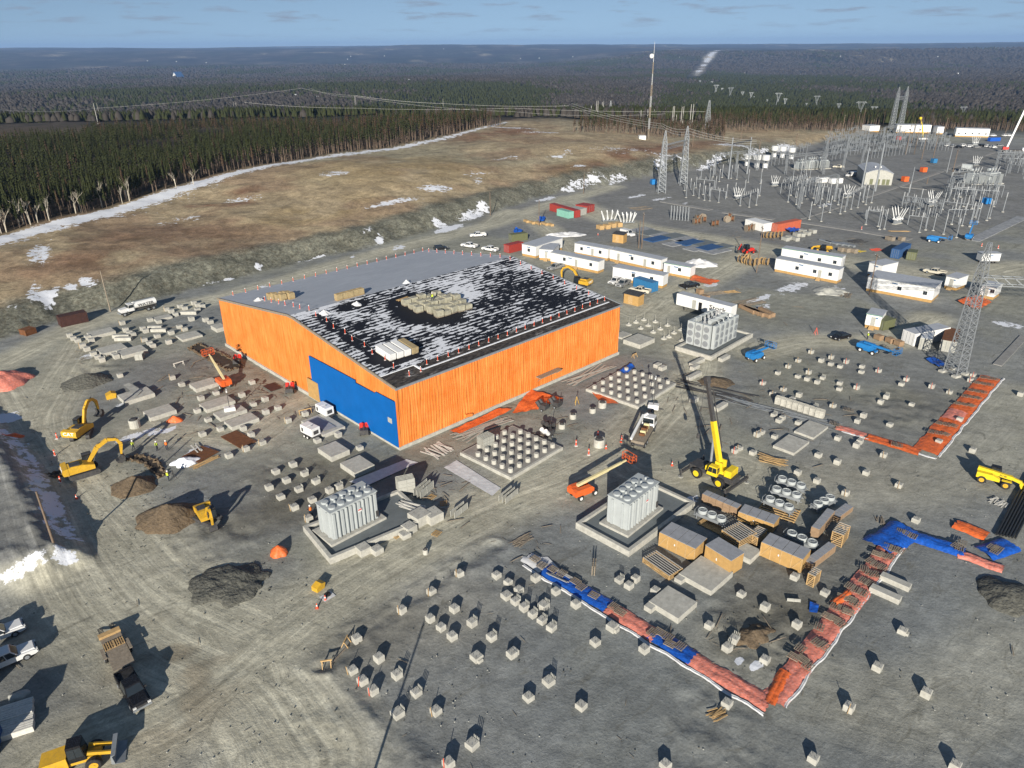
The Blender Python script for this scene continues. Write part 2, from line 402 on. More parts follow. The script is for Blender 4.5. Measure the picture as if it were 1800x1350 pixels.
def H(x, y, micro=False):
    x = np.asarray(x, float); y = np.asarray(y, float)
    d, al = pdist(x, y, FOOT, True)
    r = np.hypot(x, y)
    amp = np.interp(al, [0, 0.3, 0.42, 0.5, 0.56, 0.62, 0.7, 1], [3.6, 4.4, 5.2, 5.6, 5.2, 3.4, 2.4, 2.2])
    wob = (vnoise(x, y, 9, 3, 1) - 0.5)
    dd = d + wob * 3.0
    h = amp * sstep(0, 11.5, dd) + 0.032 * np.clip(d - 10, 0, 90) + .008 * np.clip(d - 100, 0, 120)
    h += 4.2 * np.exp(-(((x + 62) / 55) ** 2 + ((y - 335) / 52) ** 2)) * sstep(8, 40, d)
    h += 1.6 * np.exp(-(((x + 135) / 25) ** 2 + ((y - 205) / 22) ** 2)) * sstep(6, 25, d)
    h += 2.5 * np.exp(-(((x - 40) / 45) ** 2 + ((y - 420) / 30) ** 2)) * sstep(4, 30, d)
    on = sstep(1, 8, d)
    h += on * ((vnoise(x, y, 26, 4, 2) - 0.5) * 2.4 + wob * 0.5)
    h += np.exp(-((d - 4) / 5.0) ** 2) * (vnoise(x, y, 2.2, 3, 3) - 0.5) * .8
    # the country beyond falls away, then ridges
    ye = y + 0.15 * np.abs(x)
    h -= 52 * sstep(560, 1350, ye) + 36 * sstep(1500, 4500, r)
    far = sstep(800, 2600, ye)
    h += far * (vnoise(x, y, 900, 3, 1) - 0.5) * 34
    az = np.arctan2(x, np.maximum(y, 1.0))
    nz = vnoise(az * 6000, r * 0.25, 900, 3, 2)
    rise = sstep(5200, 7600, r) * sstep(0.02, 0.22, az) * 88 + sstep(7800, 11500, r) * (1 - sstep(0.0, 0.25, az)) * 118 + sstep(9500, 15500, r) * 60
    h += np.where(r > 4500, rise * (0.72 + 0.42 * nz), 0)
    if micro:
        near = 1 - sstep(260, 420, r)
        pad = (vnoise(x, y, 7, 3, 0) - 0.5) * 0.16 + (vnoise(x, y, 1.6, 2, 2) - 0.5) * 0.07
        h = h + near * np.where(d < 2, pad, pad * 2.2)
        b, _ = pdist(x, y, BANK, True); b = -b + (vnoise(x, y, 2.5, 3, 0) - .5) * 1.8
        h += near * (2.6 * sstep(-3.6, 2.6, b) + .7 * np.exp(-((b - 1.5) / 2.0) ** 2) * vnoise(x, y, 1.3, 3, 1))
        dt = pdist(x, y, DITCH); dt = dt + (vnoise(x, y, 3, 2, 1) - .5) * 2.2; h += -0.3 * np.exp(-(dt / .8) ** 2) * vnoise(x, y, 4, 2, 0) + 0.28 * np.exp(-((dt - 1.6) / 0.8) ** 2) * vnoise(x, y, 1.5, 2, 3)
        dt = pdist(x, y, DITCH2) + (vnoise(x, y, 3, 2, 2) - .5) * 2; h += 0.4 * np.exp(-(dt / 1.2) ** 2) * vnoise(x, y, 1.3, 3, 2)
        for cx, cy, s, a in ROUGH:
            w = np.exp(-(((x - cx) ** 2 + (y - cy) ** 2) / s ** 2) ** 2)
            h += w * a * (vnoise(x, y, 2.2, 3, 1) - 0.5) * 2
    return h
def hz1(x, y): return float(H(np.array([x]), np.array([y]))[0])
_ts = np.geomspace(50, 16000, 420)
def athill(px, py):
    """first point of the terrain along a surveyed direction"""
    d = ray(px, py); zz = CAMH + d.z * _ts
    below = zz < H(d.x * _ts, d.y * _ts)
    i = int(np.argmax(below)) if below.any() else len(_ts) - 1
    t2 = np.linspace(_ts[max(i - 1, 0)], _ts[i], 24)
    b2 = (CAMH + d.z * t2) < H(d.x * t2, d.y * t2)
    t = float(t2[int(np.argmax(b2))]) if b2.any() else float(_ts[i])
    return Vector((d.x * t, d.y * t, hz1(d.x * t, d.y * t)))
def rgh(px, py, s, a):
    p = at(px, py); return (p.x, p.y, s, a)
ROUGH = [rgh(1340, 1105, 7, .35), rgh(1270, 1290, 6, .25), rgh(640, 1250, 6, .2), rgh(380, 950, 7, .3), rgh(1580, 720, 9, .4), rgh(1100, 690, 6, .2),
         rgh(160, 655, 6, .4), rgh(400, 650, 10, .3), rgh(480, 840, 8, .25), rgh(1400, 1000, 6, .2), rgh(1250, 690, 9, .3), rgh(900, 1000, 4, .2)]

def strip(x, y, px, w, soft, z=0.0):
    pts = [(at(a, b, z).x, at(a, b, z).y) for a, b in px]
    dd = pdist(x, y, pts)
    return 1 - sstep(w - soft, w + soft, dd)
def blob(x, y, px, py, rx, ry, ang=0.0, z=None):
    c = at(px, py, z) if z is not None else athill(px, py)
    dx, dy = x - c.x, y - c.y; ca, sa = math.cos(ang), math.sin(ang)
    out = np.zeros(len(x)); m = (np.abs(dx) + np.abs(dy)) < 2.6 * max(rx, ry)
    dx = dx[m]; dy = dy[m]
    e = ((dx * ca + dy * sa) / rx) ** 2 + ((-dx * sa + dy * ca) / ry) ** 2
    out[m] = np.exp(-e * e)
    return out

def make_ground():
    th = np.concatenate([np.linspace(-180, -46, 36, endpoint=False), np.linspace(-46, 46, 520), np.linspace(46, 180, 37)[1:]])
    th = np.radians(th)[:-1]
    rr = np.concatenate([[4, 12, 22], np.geomspace(30, 330, 500), np.geomspace(330, 26000, 230)[1:]])
    T, Rr = np.meshgrid(th, rr)
    X = Rr * np.sin(T); Y = Rr * np.cos(T)
    Z = H(X, Y, True)
    nr, nt_ = X.shape
    V = np.stack([X, Y, Z], -1).reshape(-1, 3)
    i = np.arange(nr - 1)[:, None] * nt_; j = np.arange(nt_)[None, :]; jn = (j + 1) % nt_
    F4 = np.stack([i + j, i + jn, i + nt_ + jn, i + nt_ + j], -1).reshape(-1, 4)[:, ::-1]
    me = bpy.data.meshes.new('ground')
    me.vertices.add(len(V)); me.vertices.foreach_set('co', V.ravel())
    me.loops.add(F4.size); me.loops.foreach_set('vertex_index', F4.ravel().astype(np.int32))
    me.polygons.add(len(F4)); me.polygons.foreach_set('loop_start', np.arange(0, F4.size, 4, dtype=np.int32))
    me.polygons.foreach_set('use_smooth', np.ones(len(F4), bool))
    me.update()
    x, y = V[:, 0], V[:, 1]
    d, al = pdist(x, y, FOOT, True); r = np.hypot(x, y)
    def C(*c): return np.array(c)[None, :]
    def mix(col, c, w): return col * (1 - w[:, None]) + c * w[:, None]
    n20 = vnoise(x, y, 22, 4, 1); n6 = vnoise(x, y, 6, 3, 2); n60 = vnoise(x, y, 70, 3, 3)
    col = np.repeat(C(0.285, 0.285, 0.24), len(x), 0)
    col = mix(col, C(0.245, 0.252, 0.24), sstep(0.4, 0.62, n20))
    # substation gravel
    sub = strip(x, y, [(1230, 330), (1500, 290), (1790, 300)], 120, 12) * (d < 0)
    col = mix(col, C(0.215, 0.215, 0.21), sub * 0.8)
    # traffic lanes, dusty
    lanes = [([(0, 640), (180, 562), (400, 522), (640, 452), (860, 396), (960, 362), (1080, 328)], 5),
             ([(100, 1350), (330, 1250), (520, 1090), (700, 970), (870, 885), (1000, 835), (1110, 775), (1180, 705)], 6.5),
             ([(150, 600), (95, 690), (70, 760), (180, 900), (300, 1030), (450, 1110)], 6.5),
             ([(860, 396), (900, 372), (960, 400), (1000, 440)], 5),
             ([(1000, 350), (1090, 392), (1290, 428), (1500, 462), (1690, 488), (1800, 470)], 7),
             ([(1060, 540), (1120, 560), (1180, 520), (1260, 480), (1330, 440)], 6),
             ([(450, 770), (520, 720), (600, 690)], 4.5), ([(250, 760), (450, 770)], 4),
             ([(1800, 700), (1660, 830), (1500, 850), (1330, 860)], 7), ([(1300, 1150), (1600, 1250), (1800, 1150)], 6)]
    lanes += [([(0, 690), (60, 800), (140, 1000), (260, 1130), (420, 1210), (520, 1350)], 8), ([(330, 1030), (430, 1150), (480, 1350)], 6), ([(1180, 705), (1230, 640), (1180, 590), (1120, 560)], 5), ([(1060, 780), (1130, 840), (1300, 820)], 4.5), ([(1330, 620), (1420, 600), (1560, 600), (1640, 560)], 5)]
    lat = np.full(len(x), 30.0); alo = np.zeros(len(x)); lw = np.zeros(len(x)); mk = (r < 560) & (d < 4) & (np.abs(np.arctan2(x, y)) < .85); xs, ys = x[mk], y[mk]
    latm, alom, lwm = lat[mk], alo[mk], lw[mk]
    for k, (pl, w) in enumerate(lanes):
        P = np.array([(at(a_, b_).x, at(a_, b_).y) for a_, b_ in pl])
        P = np.vstack([P[0] * 2 - P[1], P, P[-1] * 2 - P[-2]]); cr = []
        for i_ in range(1, len(P) - 2):
            for t_ in np.linspace(0, 1, 4, endpoint=False):
                p0, p1, p2, p3 = P[i_ - 1:i_ + 3]; cr.append(.5 * (2 * p1 + (p2 - p0) * t_ + (2 * p0 - 5 * p1 + 4 * p2 - p3) * t_ ** 2 + (3 * p1 - p0 - 3 * p2 + p3) * t_ ** 3))
        cr.append(P[-2]); dl, al_ = pdist(xs, ys, cr, True); ln = float(np.sum(np.hypot(*np.diff(np.array(cr), axis=0).T)))
        wt_ = (1 - sstep(w * .35, w * 1.5, np.abs(dl))) * (1.0 if k not in (8, 9) else .45); up = wt_ > lwm
        latm = np.where(up, dl + k * 17.0, latm); alom = np.where(up, al_ * ln, alom); lwm = np.maximum(lwm, wt_)
    lat[mk], alo[mk], lw[mk] = latm, alom, lwm
    lower = sstep(-.2, .25, np.arctan2(x, y)) * (1 - sstep(75, 105, r))
    col = mix(col, C(0.222, 0.238, 0.238), lower * .8)
    col = mix(col, C(0.5, 0.475, 0.37), np.clip(lw * (.7 + .5 * n20), 0, 1) * .92)
    # dark damp ground round the works; the lower left patch paints off-frame shade
    for px, py, rx, ry, a in ((540, 850, 11, 9, .6), (1400, 1010, 12, 11, .55), (1350, 1100, 10, 6, .55), (480, 905, 9, 5, .6), (80, 1250, 8, 9, .35), (1580, 720, 16, 8, .4),
                              (1420, 640, 24, 12, .22), (380, 640, 14, 8, .35), (700, 830, 8, 5, .35), (960, 1010, 6, 4, .3), (640, 1130, 6, 5, .4), (1290, 1300, 7, 6, .3), (230, 640, 10, 6, .25)):
        col = mix(col, C(0.13, 0.12, 0.092), a * blob(x, y, px, py, rx, ry, 0.6, 0) * (0.5 + 0.8 * n6))
    # pale washed fines
    for px, py, rx, ry, a in ((240, 760, 9, 5, .4), (760, 1080, 9, 7, .35), (160, 620, 8, 6, .5), (1120, 760, 7, 6, .35), (1500, 830, 13, 9, .3)):
        col = mix(col, C(0.36, 0.335, 0.27), a * blob(x, y, px, py, rx, ry, 0.6, 0))
    # brown churned lane lower left
    col = mix(col, C(0.24, 0.185, 0.12), 0.5 * blob(x, y, 300, 1200, 7, 10, 0.3, 0) * sstep(.45, .6, n6))
    # berm and field
    berm = sstep(-1, 2.5, d + (n6 - .5) * 4) * (1 - sstep(13, 19, d + (n6 - .5) * 6))
    berm = berm * (1 - sstep(0.60, 0.66, al))
    field = sstep(10, 17, d + (n6 - .5) * 6)
    tan = C(0.41, 0.325, 0.205); heath = C(0.26, 0.175, 0.115); grass = C(0.37, 0.325, 0.22)
    fc = np.repeat(tan, len(x), 0)
    fc = mix(fc, grass, sstep(0.35, 0.6, n60))
    fc = mix(fc, heath, sstep(0.52, 0.64, vnoise(x, y, 25, 4, 0)) * 0.55)
    for px, py, rx, ry, a in ((270, 420, 34, 26, .5), (420, 350, 30, 12, .9), (130, 470, 22, 14, .4), (890, 235, 60, 26, .8), (1080, 275, 70, 10, .75), (1180, 262, 80, 12, .7)):
        fc = mix(fc, C(0.185, 0.095, 0.058), a * blob(x, y, px, py, rx, ry, 0.9) * sstep(.3, .55, vnoise(x, y, 12, 4, 1)))
    for px, py, rx, ry, a in ((560, 370, 26, 12, .8), (700, 290, 50, 40, .7), (1000, 300, 40, 18, .5)):
        fc = mix(fc, C(0.36, 0.27, 0.14), a * blob(x, y, px, py, rx, ry, 0.9) * sstep(.3, .55, vnoise(x, y, 14, 4, 3)))
    field2 = np.maximum(field, sstep(1, 5, d) * sstep(0.60, 0.66, al))
    col = mix(col, C(0.165, 0.165, 0.13), berm)
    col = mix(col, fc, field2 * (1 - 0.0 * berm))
    # forest floor
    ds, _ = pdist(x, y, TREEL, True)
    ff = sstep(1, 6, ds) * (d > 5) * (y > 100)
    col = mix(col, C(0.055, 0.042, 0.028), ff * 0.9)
    # country beyond
    ye = y + 0.15 * np.abs(x)
    fw = sstep(560, 720, ye)
    a1 = vnoise(x, y * 0.45, 240, 4, 1); a2 = vnoise(x, y * 0.5, 700, 3, 2)
    fcol = np.repeat(C(0.06, 0.048, 0.038), len(x), 0)
    fcol = mix(fcol, C(0.032, 0.04, 0.026), sstep(0.47, 0.58, 0.6 * a1 + 0.4 * a2))
    fcol = mix(fcol, C(0.075, 0.06, 0.048), sstep(0.58, 0.72, vnoise(x, y * .5, 380, 3, 0)) * .8)
    fcol = mix(fcol, C(0.34, 0.29, 0.2), sstep(0.69, 0.74, vnoise(x, y * 0.5, 330, 2, 3)) * 0.8)
    rz_ = vnoise(np.arctan2(x, y) * 9000, r * .55, 520, 4, 2); fcol = mix(fcol, C(0.028, 0.032, 0.024), sstep(.46, .56, rz_) * sstep(2500, 5000, r) * .85)
    fcol = mix(fcol, C(0.16, 0.13, 0.1), sstep(.6, .7, vnoise(np.arctan2(x, y) * 9000, r * .5, 400, 3, 0)) * sstep(2500, 5000, r) * .6)
    col = mix(col, fcol, fw)
    # cut line over the far ridge
    cut = np.exp(-((np.arctan2(x, y) - 0.238 - 0.000006 * (r - 5000)) / 0.0055) ** 2) * sstep(3600, 5000, r) * (r < 9500)
    col = mix(col, C(0.5, 0.45, 0.38), cut * 0.9)
    # snow
    sn = .13 * field2 * sstep(.45, .6, n60) * (1 - ff) * (r < 600)
    dsb = -ds
    wst = np.interp(y, [180, 240, 320, 420, 500, 560], [22, 17, 13, 10, 7, 3])
    sn = np.maximum(sn, 0.9 * sstep(-5, 1.5, dsb) * (1 - .75 * sstep(wst * 0.2, wst * 1.0, dsb)) * (1 - sstep(wst * 1.1, wst * 1.5, dsb)) * (d > 12) * (y < 585))
    patches = [(70, 445, 3.5, 11, .5, .85), (60, 515, 2, 7, .5, .8), (85, 518, 2.5, 6, .3, .9), (150, 495, 2, 4, .5, .9), (125, 505, 2, 3, .5, .8), (160, 497, 2, 3, .5, .8), (20, 540, 1.5, 6, .5, .5),
               (455, 467, 1.4, 2.5, .3, .85), (465, 505, 1.2, 3, .3, .7), (667, 423, 1.6, 3.2, 0, 1), (700, 435, 2, 4, 0, .9), (790, 402, 3, 9, -.6, 1), (830, 380, 3.0, 8, -.5, 1), (850, 365, 3, 4, 0, .9),
               (775, 395, 4, 3, 0, .9), (590, 305, 5, 9, -1, .7), (690, 355, 3, 13, -.8, .85), (765, 330, 5, 8, -.9, .85), (840, 305, 4, 9, -.9, .7), (840, 318, 3, 5, 0, .7), (890, 278, 4, 9, -.9, .75),
               (980, 275, 4, 9, -.9, .8), (1000, 265, 3, 6, 0, .6), (905, 225, 18, 6, -.2, .9), (960, 233, 18, 5, -.2, .75), (1080, 266, 20, 4, -.2, .7), (1110, 262, 20, 4, 0, .6), (1160, 290, 4, 9, -.4, .8),
               (1085, 318, 3, 10, -.6, .9), (1040, 318, 3, 10, -.7, .95), (1005, 330, 3, 9, -.7, .95), (960, 350, 2.5, 8, -.7, .9), (1290, 255, 12, 10, -.3, .85), (1250, 290, 2.5, 24, -.6, .95), (1330, 268, 3, 24, -.65, .9),
               (1380, 262, 5, 18, -.65, .95), (640, 405, 1.5, 2.5, 0, .6), (620, 452, 1, 3, 0, .7), (280, 540, 1, 2, 0, .6), (400, 492, 1, 8, -.7, .75), (550, 455, 1, 9, -.7, .7), (650, 400, 1, 3, 0, .7),
               (430, 350, 9, 5, .4, .6), (330, 385, 7, 5, .2, .55), (290, 395, 6, 4, .2, .5), (1175, 275, 16, 5, 0, .65)]
    for px, py, rx, ry, a, w in patches:
        sn = np.maximum(sn, .82 * w * blob(x, y, px, py, rx * 1.1, ry * 1.15, a))
    ba, _ = pdist(x, y, BANK, True); ba = -ba
    col = mix(col, C(.2, .205, .205), sstep(-.5, 1.5, ba) * (r < 200) * .8)
    sn = np.maximum(sn, .64 * np.exp(-((ba + 1.0) / 1.7) ** 4) * (y > at(100, 960).y))
    for px, py, rx, ry, w in ((118, 992, 1.6, 1.6, .6), (240, 765, 4.5, 1.6, .72), (285, 758, 3, 1.2, .7), (345, 792, 2.2, 1.5, .95), (330, 805, 1.5, 1, .8), (10, 735, 3, 3, .8),
                              (215, 710, 2, 1, .6), (40, 1020, 4, 1.5, .55), (1215, 880, 2.5, 1.5, .66), (1335, 525, 7, 2, .7), (1250, 500, 3, 2, .85), (1550, 480, 3, 2, .5),
                              (1395, 505, 8, 3, .7), (1460, 510, 7, 3, .62), (1450, 360, 8, 2, .55), (1120, 345, 7, 2, .75), (1200, 358, 6, 2, .6), (1560, 420, 4, 2, .4), (1770, 570, 3, 4, .7), (1720, 520, 3, 2, .5), (160, 625, 3, 2, .55),
                              (1020, 315, 7, 3, .8), (1450, 395, 4, 2, .5), (660, 868, 0.8, 1.5, .4), (1500, 265, 12, 4, .55), (1160, 350, 9, 2, .7), (1340, 540, 5, 2, .55), (1330, 1170, 1.2, .6, .9), (1300, 1160, .7, .5, .9), (640, 700, 1, .6, .4)):
        sn = np.maximum(sn, w * blob(x, y, px, py, rx, ry, 0.7, 0))
    sn = np.maximum(sn, 0.8 * cut * sstep(.45, .55, vnoise(x, y, 160, 2, 1)))
    for px, py, rx, ry, w in ((185, 136, 130, 30, .75), (260, 132, 160, 24, .75), (840, 92, 190, 70, .8), (1500, 139, 90, 16, .5), (900, 78, 300, 60, .7)):
        sn = np.maximum(sn, w * blob(x, y, px, py, rx, ry, 0, None) * sstep(.35, .6, vnoise(x, y, 60, 3, 2)))
    lay = np.column_stack([col, np.ones(len(x))]).astype(np.float32)
    a = me.attributes.new('zone', 'FLOAT_COLOR', 'POINT'); a.data.foreach_set('color', lay.ravel())
    a = me.attributes.new('snow', 'FLOAT', 'POINT'); a.data.foreach_set('value', sn.astype(np.float32))
    gv = (1 - sstep(-1, 3, d)) * (r < 900)
    a = me.attributes.new('gravel', 'FLOAT', 'POINT'); a.data.foreach_set('value', gv.astype(np.float32))
    for nm_, arr in (('lat', lat), ('alo', alo), ('lane', lw)):
        a = me.attributes.new(nm_, 'FLOAT', 'POINT'); a.data.foreach_set('value', arr.astype(np.float32))
    a = me.attributes.new('rock', 'FLOAT', 'POINT'); a.data.foreach_set('value', berm.astype(np.float32))
    a = me.attributes.new('far', 'FLOAT', 'POINT'); a.data.foreach_set('value', fw.astype(np.float32))
    # ---- material
    m = bpy.data.materials.new('ground'); m.use_nodes = True; nt = m.node_tree; b = nt.nodes['Principled BSDF']
    b.inputs['Roughness'].default_value = 0.95; b.inputs['Specular IOR Level'].default_value = 0.15
    L = nt.links.new; N = nt.nodes.new
    def attr(nm):
        n = N('ShaderNodeAttribute'); n.attribute_name = nm; return n
    tc = N('ShaderNodeTexCoord')
    def noise(s, det=5, ro=0.6, vec=None, dist=0.0):
        n = N('ShaderNodeTexNoise'); n.inputs['Scale'].default_value = s; n.inputs['Detail'].default_value = det; n.inputs['Roughness'].default_value = ro; n.inputs['Distortion'].default_value = dist
        L(vec if vec else tc.outputs['Object'], n.inputs['Vector']); return n.outputs['Fac']
    def rng_(v, a0, a1, b0, b1):
        n = N('ShaderNodeMapRange'); n.inputs[1].default_value = a0; n.inputs[2].default_value = a1; n.inputs[3].default_value = b0; n.inputs[4].default_value = b1
        L(v, n.inputs[0]); return n.outputs[0]
    def mth(op, a0, b0):
        n = N('ShaderNodeMath'); n.operation = op
        for k, v in enumerate((a0, b0)):
            if isinstance(v, (int, float)): n.inputs[k].default_value = v
            else: L(v, n.inputs[k])
        return n.outputs[0]
    def mixc(f, a0, b0, bl='MIX'):
        n = N('ShaderNodeMix'); n.data_type = 'RGBA'; n.blend_type = bl
        if isinstance(f, (int, float)): n.inputs['Factor'].default_value = f
        else: L(f, n.inputs['Factor'])
        for k, v in (('A', a0), ('B', b0)):
            if isinstance(v, tuple): n.inputs[k].default_value = v
            else: L(v, n.inputs[k])
        return n.outputs['Result']
    def maprot(ang, sx, sy):
        n = N('ShaderNodeMapping'); n.vector_type = 'TEXTURE'; n.inputs['Rotation'].default_value = (0, 0, ang); n.inputs['Scale'].default_value = (1 / sx, 1 / sy, 3)
        L(tc.outputs['Object'], n.inputs['Vector']); return n.outputs[0]
    n_big = noise(0.07, 6, 0.65); n_mid = noise(0.55, 6, 0.68); n_fine = noise(3.2, 4, 0.75); n_peb = noise(9.0, 2, 0.8)
    tr1 = noise(1.0, 4, 0.6, maprot(GRID - 0.1, 0.05, 0.75), 0.6); tr2 = noise(1.0, 4, 0.6, maprot(GRID + 2.0, 0.05, 0.7), 0.8)
    f1 = mth('MULTIPLY', rng_(n_big, .3, .7, .82, 1.18), rng_(n_mid, .3, .7, .8, 1.2))
    f2 = mth('MULTIPLY', rng_(n_fine, .25, .75, .76, 1.24), rng_(n_peb, .2, .8, .84, 1.16))
    trk = mth('MULTIPLY', rng_(tr1, .35, .65, .94, 1.05), rng_(tr2, .35, .65, .93, 1.06))
    gat = attr('gravel').outputs['Fac']
    lc = N('ShaderNodeCombineXYZ'); L(mth('MULTIPLY', attr('lat').outputs['Fac'], 1.15), lc.inputs[0]); L(mth('MULTIPLY', attr('alo').outputs['Fac'], .035), lc.inputs[1])
    rut = noise(1.0, 5, .62, lc.outputs[0], .25); lan = attr('lane').outputs['Fac']
    rutf = mixc(lan, (1, 1, 1, 1), mth('MULTIPLY', rng_(rut, .32, .68, .72, 1.25), rng_(mth('ABSOLUTE', mth('SUBTRACT', rut, .52), 0), 0, .02, .78, 1)))
    fac = mth('MULTIPLY', mth('MULTIPLY', f1, f2), mth('MULTIPLY', mixc(gat, (1, 1, 1, 1), trk), rutf))
    c0 = mixc(1.0, attr('zone').outputs['Color'], fac, 'MULTIPLY')
    # tyre-churned darker scars in the gravel
    scar = mth('MULTIPLY', rng_(noise(0.23, 8, 0.72, maprot(GRID, 0.6, 1.5), 1.4), .57, .66, 0, .5), gat)
    c0 = mixc(scar, c0, (0.13, 0.125, 0.1, 1))
    # turf mottling on the field and woods far off
    tuf = mth('MULTIPLY', rng_(noise(0.9, 6, 0.8), .5, .7, 0, .55), mth('SUBTRACT', 1.0, gat))
    c0 = mixc(tuf, c0, (0.12, 0.085, 0.05, 1))
    rk = mixc(attr('rock').outputs['Fac'], (1, 1, 1, 1), rng_(noise(1.1, 5, .85), .4, .62, .66, 1.3)); c0 = mixc(1.0, c0, rk, 'MULTIPLY')
    mot = mixc(mth('MULTIPLY', mth('SUBTRACT', 1.0, gat), .9), (1, 1, 1, 1), mth('MULTIPLY', rng_(noise(.13, 7, .75, None, .8), .38, .62, .66, 1.3), rng_(noise(1.7, 4, .8), .35, .65, .75, 1.25))); c0 = mixc(1.0, c0, mot, 'MULTIPLY')
    fmp = N('ShaderNodeMapping'); fmp.inputs['Scale'].default_value = (1, .45, 1); L(tc.outputs['Object'], fmp.inputs['Vector'])
    fm2 = mixc(attr('far').outputs['Fac'], (1, 1, 1, 1), mth('MULTIPLY', rng_(noise(.0042, 7, .72, fmp.outputs[0]), .42, .6, .4, 1.7), rng_(noise(.0011, 4, .6, fmp.outputs[0]), .38, .62, .55, 1.5))); c0 = mixc(1.0, c0, fm2, 'MULTIPLY')
    farn = mth('MULTIPLY', rng_(noise(0.02, 8, 0.75), .42, .6, 0, .7), attr('far').outputs['Fac'])
    c0 = mixc(farn, c0, (0.03, 0.03, 0.024, 1))
    sm = mth('ADD', attr('snow').outputs['Fac'], mth('MULTIPLY', mth('SUBTRACT', mth('ADD', mth('MULTIPLY', n_mid, .6), mth('MULTIPLY', noise(0.22, 6, .75), .4)), .5), 3.0))
    smk = rng_(sm, .5, .58, 0, 1)
    c0 = mixc(smk, c0, (0.78, 0.8, 0.84, 1))
    L(c0, b.inputs['Base Color'])
    bp = N('ShaderNodeBump'); bp.inputs['Distance'].default_value = 0.13; bp.inputs['Strength'].default_value = 0.9
    hh = mth('ADD', mth('MULTIPLY', n_mid, 1.0), mth('MULTIPLY', n_fine, .38))
    hh = mth('ADD', hh, mth('MULTIPLY', mth('ADD', mth('ADD', tr1, tr2), mth('MULTIPLY', mth('MULTIPLY', rut, lan), 3.0)), .16))
    L(hh, bp.inputs['Height']); L(bp.outputs[0], b.inputs['Normal'])
    me.materials.append(m)
    o = link('ground', me); kind(o, 'structure'); return o
make_ground()
# ================================================================== THE HALL
BLX, BLY = 57.0, 64.7
BORG = Vector((-18.47, 103.39, 0))
_ps = [0, 32.3, 64.7]
_pz = [11.2, 15.25, 11.0]
def roofz(s): return float(np.interp(s, _ps, _pz))
def b2w(x, y, z=0.0): return BORG + GX * x + GY * y + Vector((0, 0, z))

def tarp_wrap(name, col, ribs):
    m = bpy.data.materials.new(name); m.use_nodes = True; nt = m.node_tree; b = nt.nodes['Principled BSDF']
    b.inputs['Roughness'].default_value = 0.55; b.inputs['Specular IOR Level'].default_value = 0.3
    L = nt.links.new; N = nt.nodes.new
    tc = N('ShaderNodeTexCoord')
    def noise(sc, det, vec=None):
        n = N('ShaderNodeTexNoise'); n.inputs['Scale'].default_value = sc; n.inputs['Detail'].default_value = det; n.inputs['Roughness'].default_value = .65
        L(vec or tc.outputs['Object'], n.inputs['Vector']); return n.outputs['Fac']
    mp = N('ShaderNodeMapping'); mp.inputs['Scale'].default_value = (2.2, 2.2, 0.16); L(tc.outputs['Object'], mp.inputs['Vector'])
    v = noise(1.0, 5, mp.outputs[0]); w = noise(0.22, 5)
    r1 = N('ShaderNodeValToRGB'); e = r1.color_ramp.elements
    e[0].position = .3; e[0].color = (col[0] * .9, col[1] * .76, col[2] * .7, 1)
    e[1].position = .72; e[1].color = (min(col[0] * 1.1, 1), col[1] * 1.35, col[2] * 2.0, 1)
    mm = N('ShaderNodeMath'); mm.operation = 'ADD'; L(v, mm.inputs[0])
    m2 = N('ShaderNodeMath'); m2.operation = 'MULTIPLY_ADD'; L(w, m2.inputs[0]); m2.inputs[1].default_value = .7; m2.inputs[2].default_value = -.35
    L(m2.outputs[0], mm.inputs[1]); L(mm.outputs[0], r1.inputs['Fac']); L(r1.outputs['Color'], b.inputs['Base Color'])
    bp = N('ShaderNodeBump'); bp.inputs['Distance'].default_value = .05
    L(noise(2.5, 5), bp.inputs['Height']); L(bp.outputs[0], b.inputs['Normal'])
    return m
M['wrap'] = tarp_wrap('orange_wrap', (0.76, 0.222, 0.036), True)

def wrapwall(name, parent, length, topf, place, rib, amp, z0=0.62, seed=1, step=0.14):
    ns = int(length / step) + 1; nz = 16
    s = np.linspace(0, length, ns); top = np.array([topf(v) for v in s])
    k = np.linspace(0, 1, nz)[:, None]
    Z = z0 + k * (top[None, :] - z0); S = np.repeat(s[None, :], nz, 0)
    wob = (vnoise(S, Z * .4, 2.0, 2, seed) - .5) * 0.9
    ph = (S + wob) / rib
    tri = 1 - np.abs((ph % 1.0) * 2 - 1)
    off = amp * np.clip(tri * 2.2 - .7, 0, 1) + (vnoise(S, Z * .5, 1.3, 3, seed + 1) - .5) * 0.14 + (vnoise(S, Z, 4.5, 2, seed + 2) - .5) * 0.2 + 0.12
    V = [tuple(place(float(S[i, j]), float(Z[i, j]), float(off[i, j]))) for i in range(nz) for j in range(ns)]
    F = [(i * ns + j, i * ns + j + 1, (i + 1) * ns + j + 1, (i + 1) * ns + j) for i in range(nz - 1) for j in range(ns - 1)]
    me = bpy.data.meshes.new(name); me.from_pydata(V, [], F); me.materials.append(M['wrap'])
    o = link(name, me, parent); smooth(o); return o

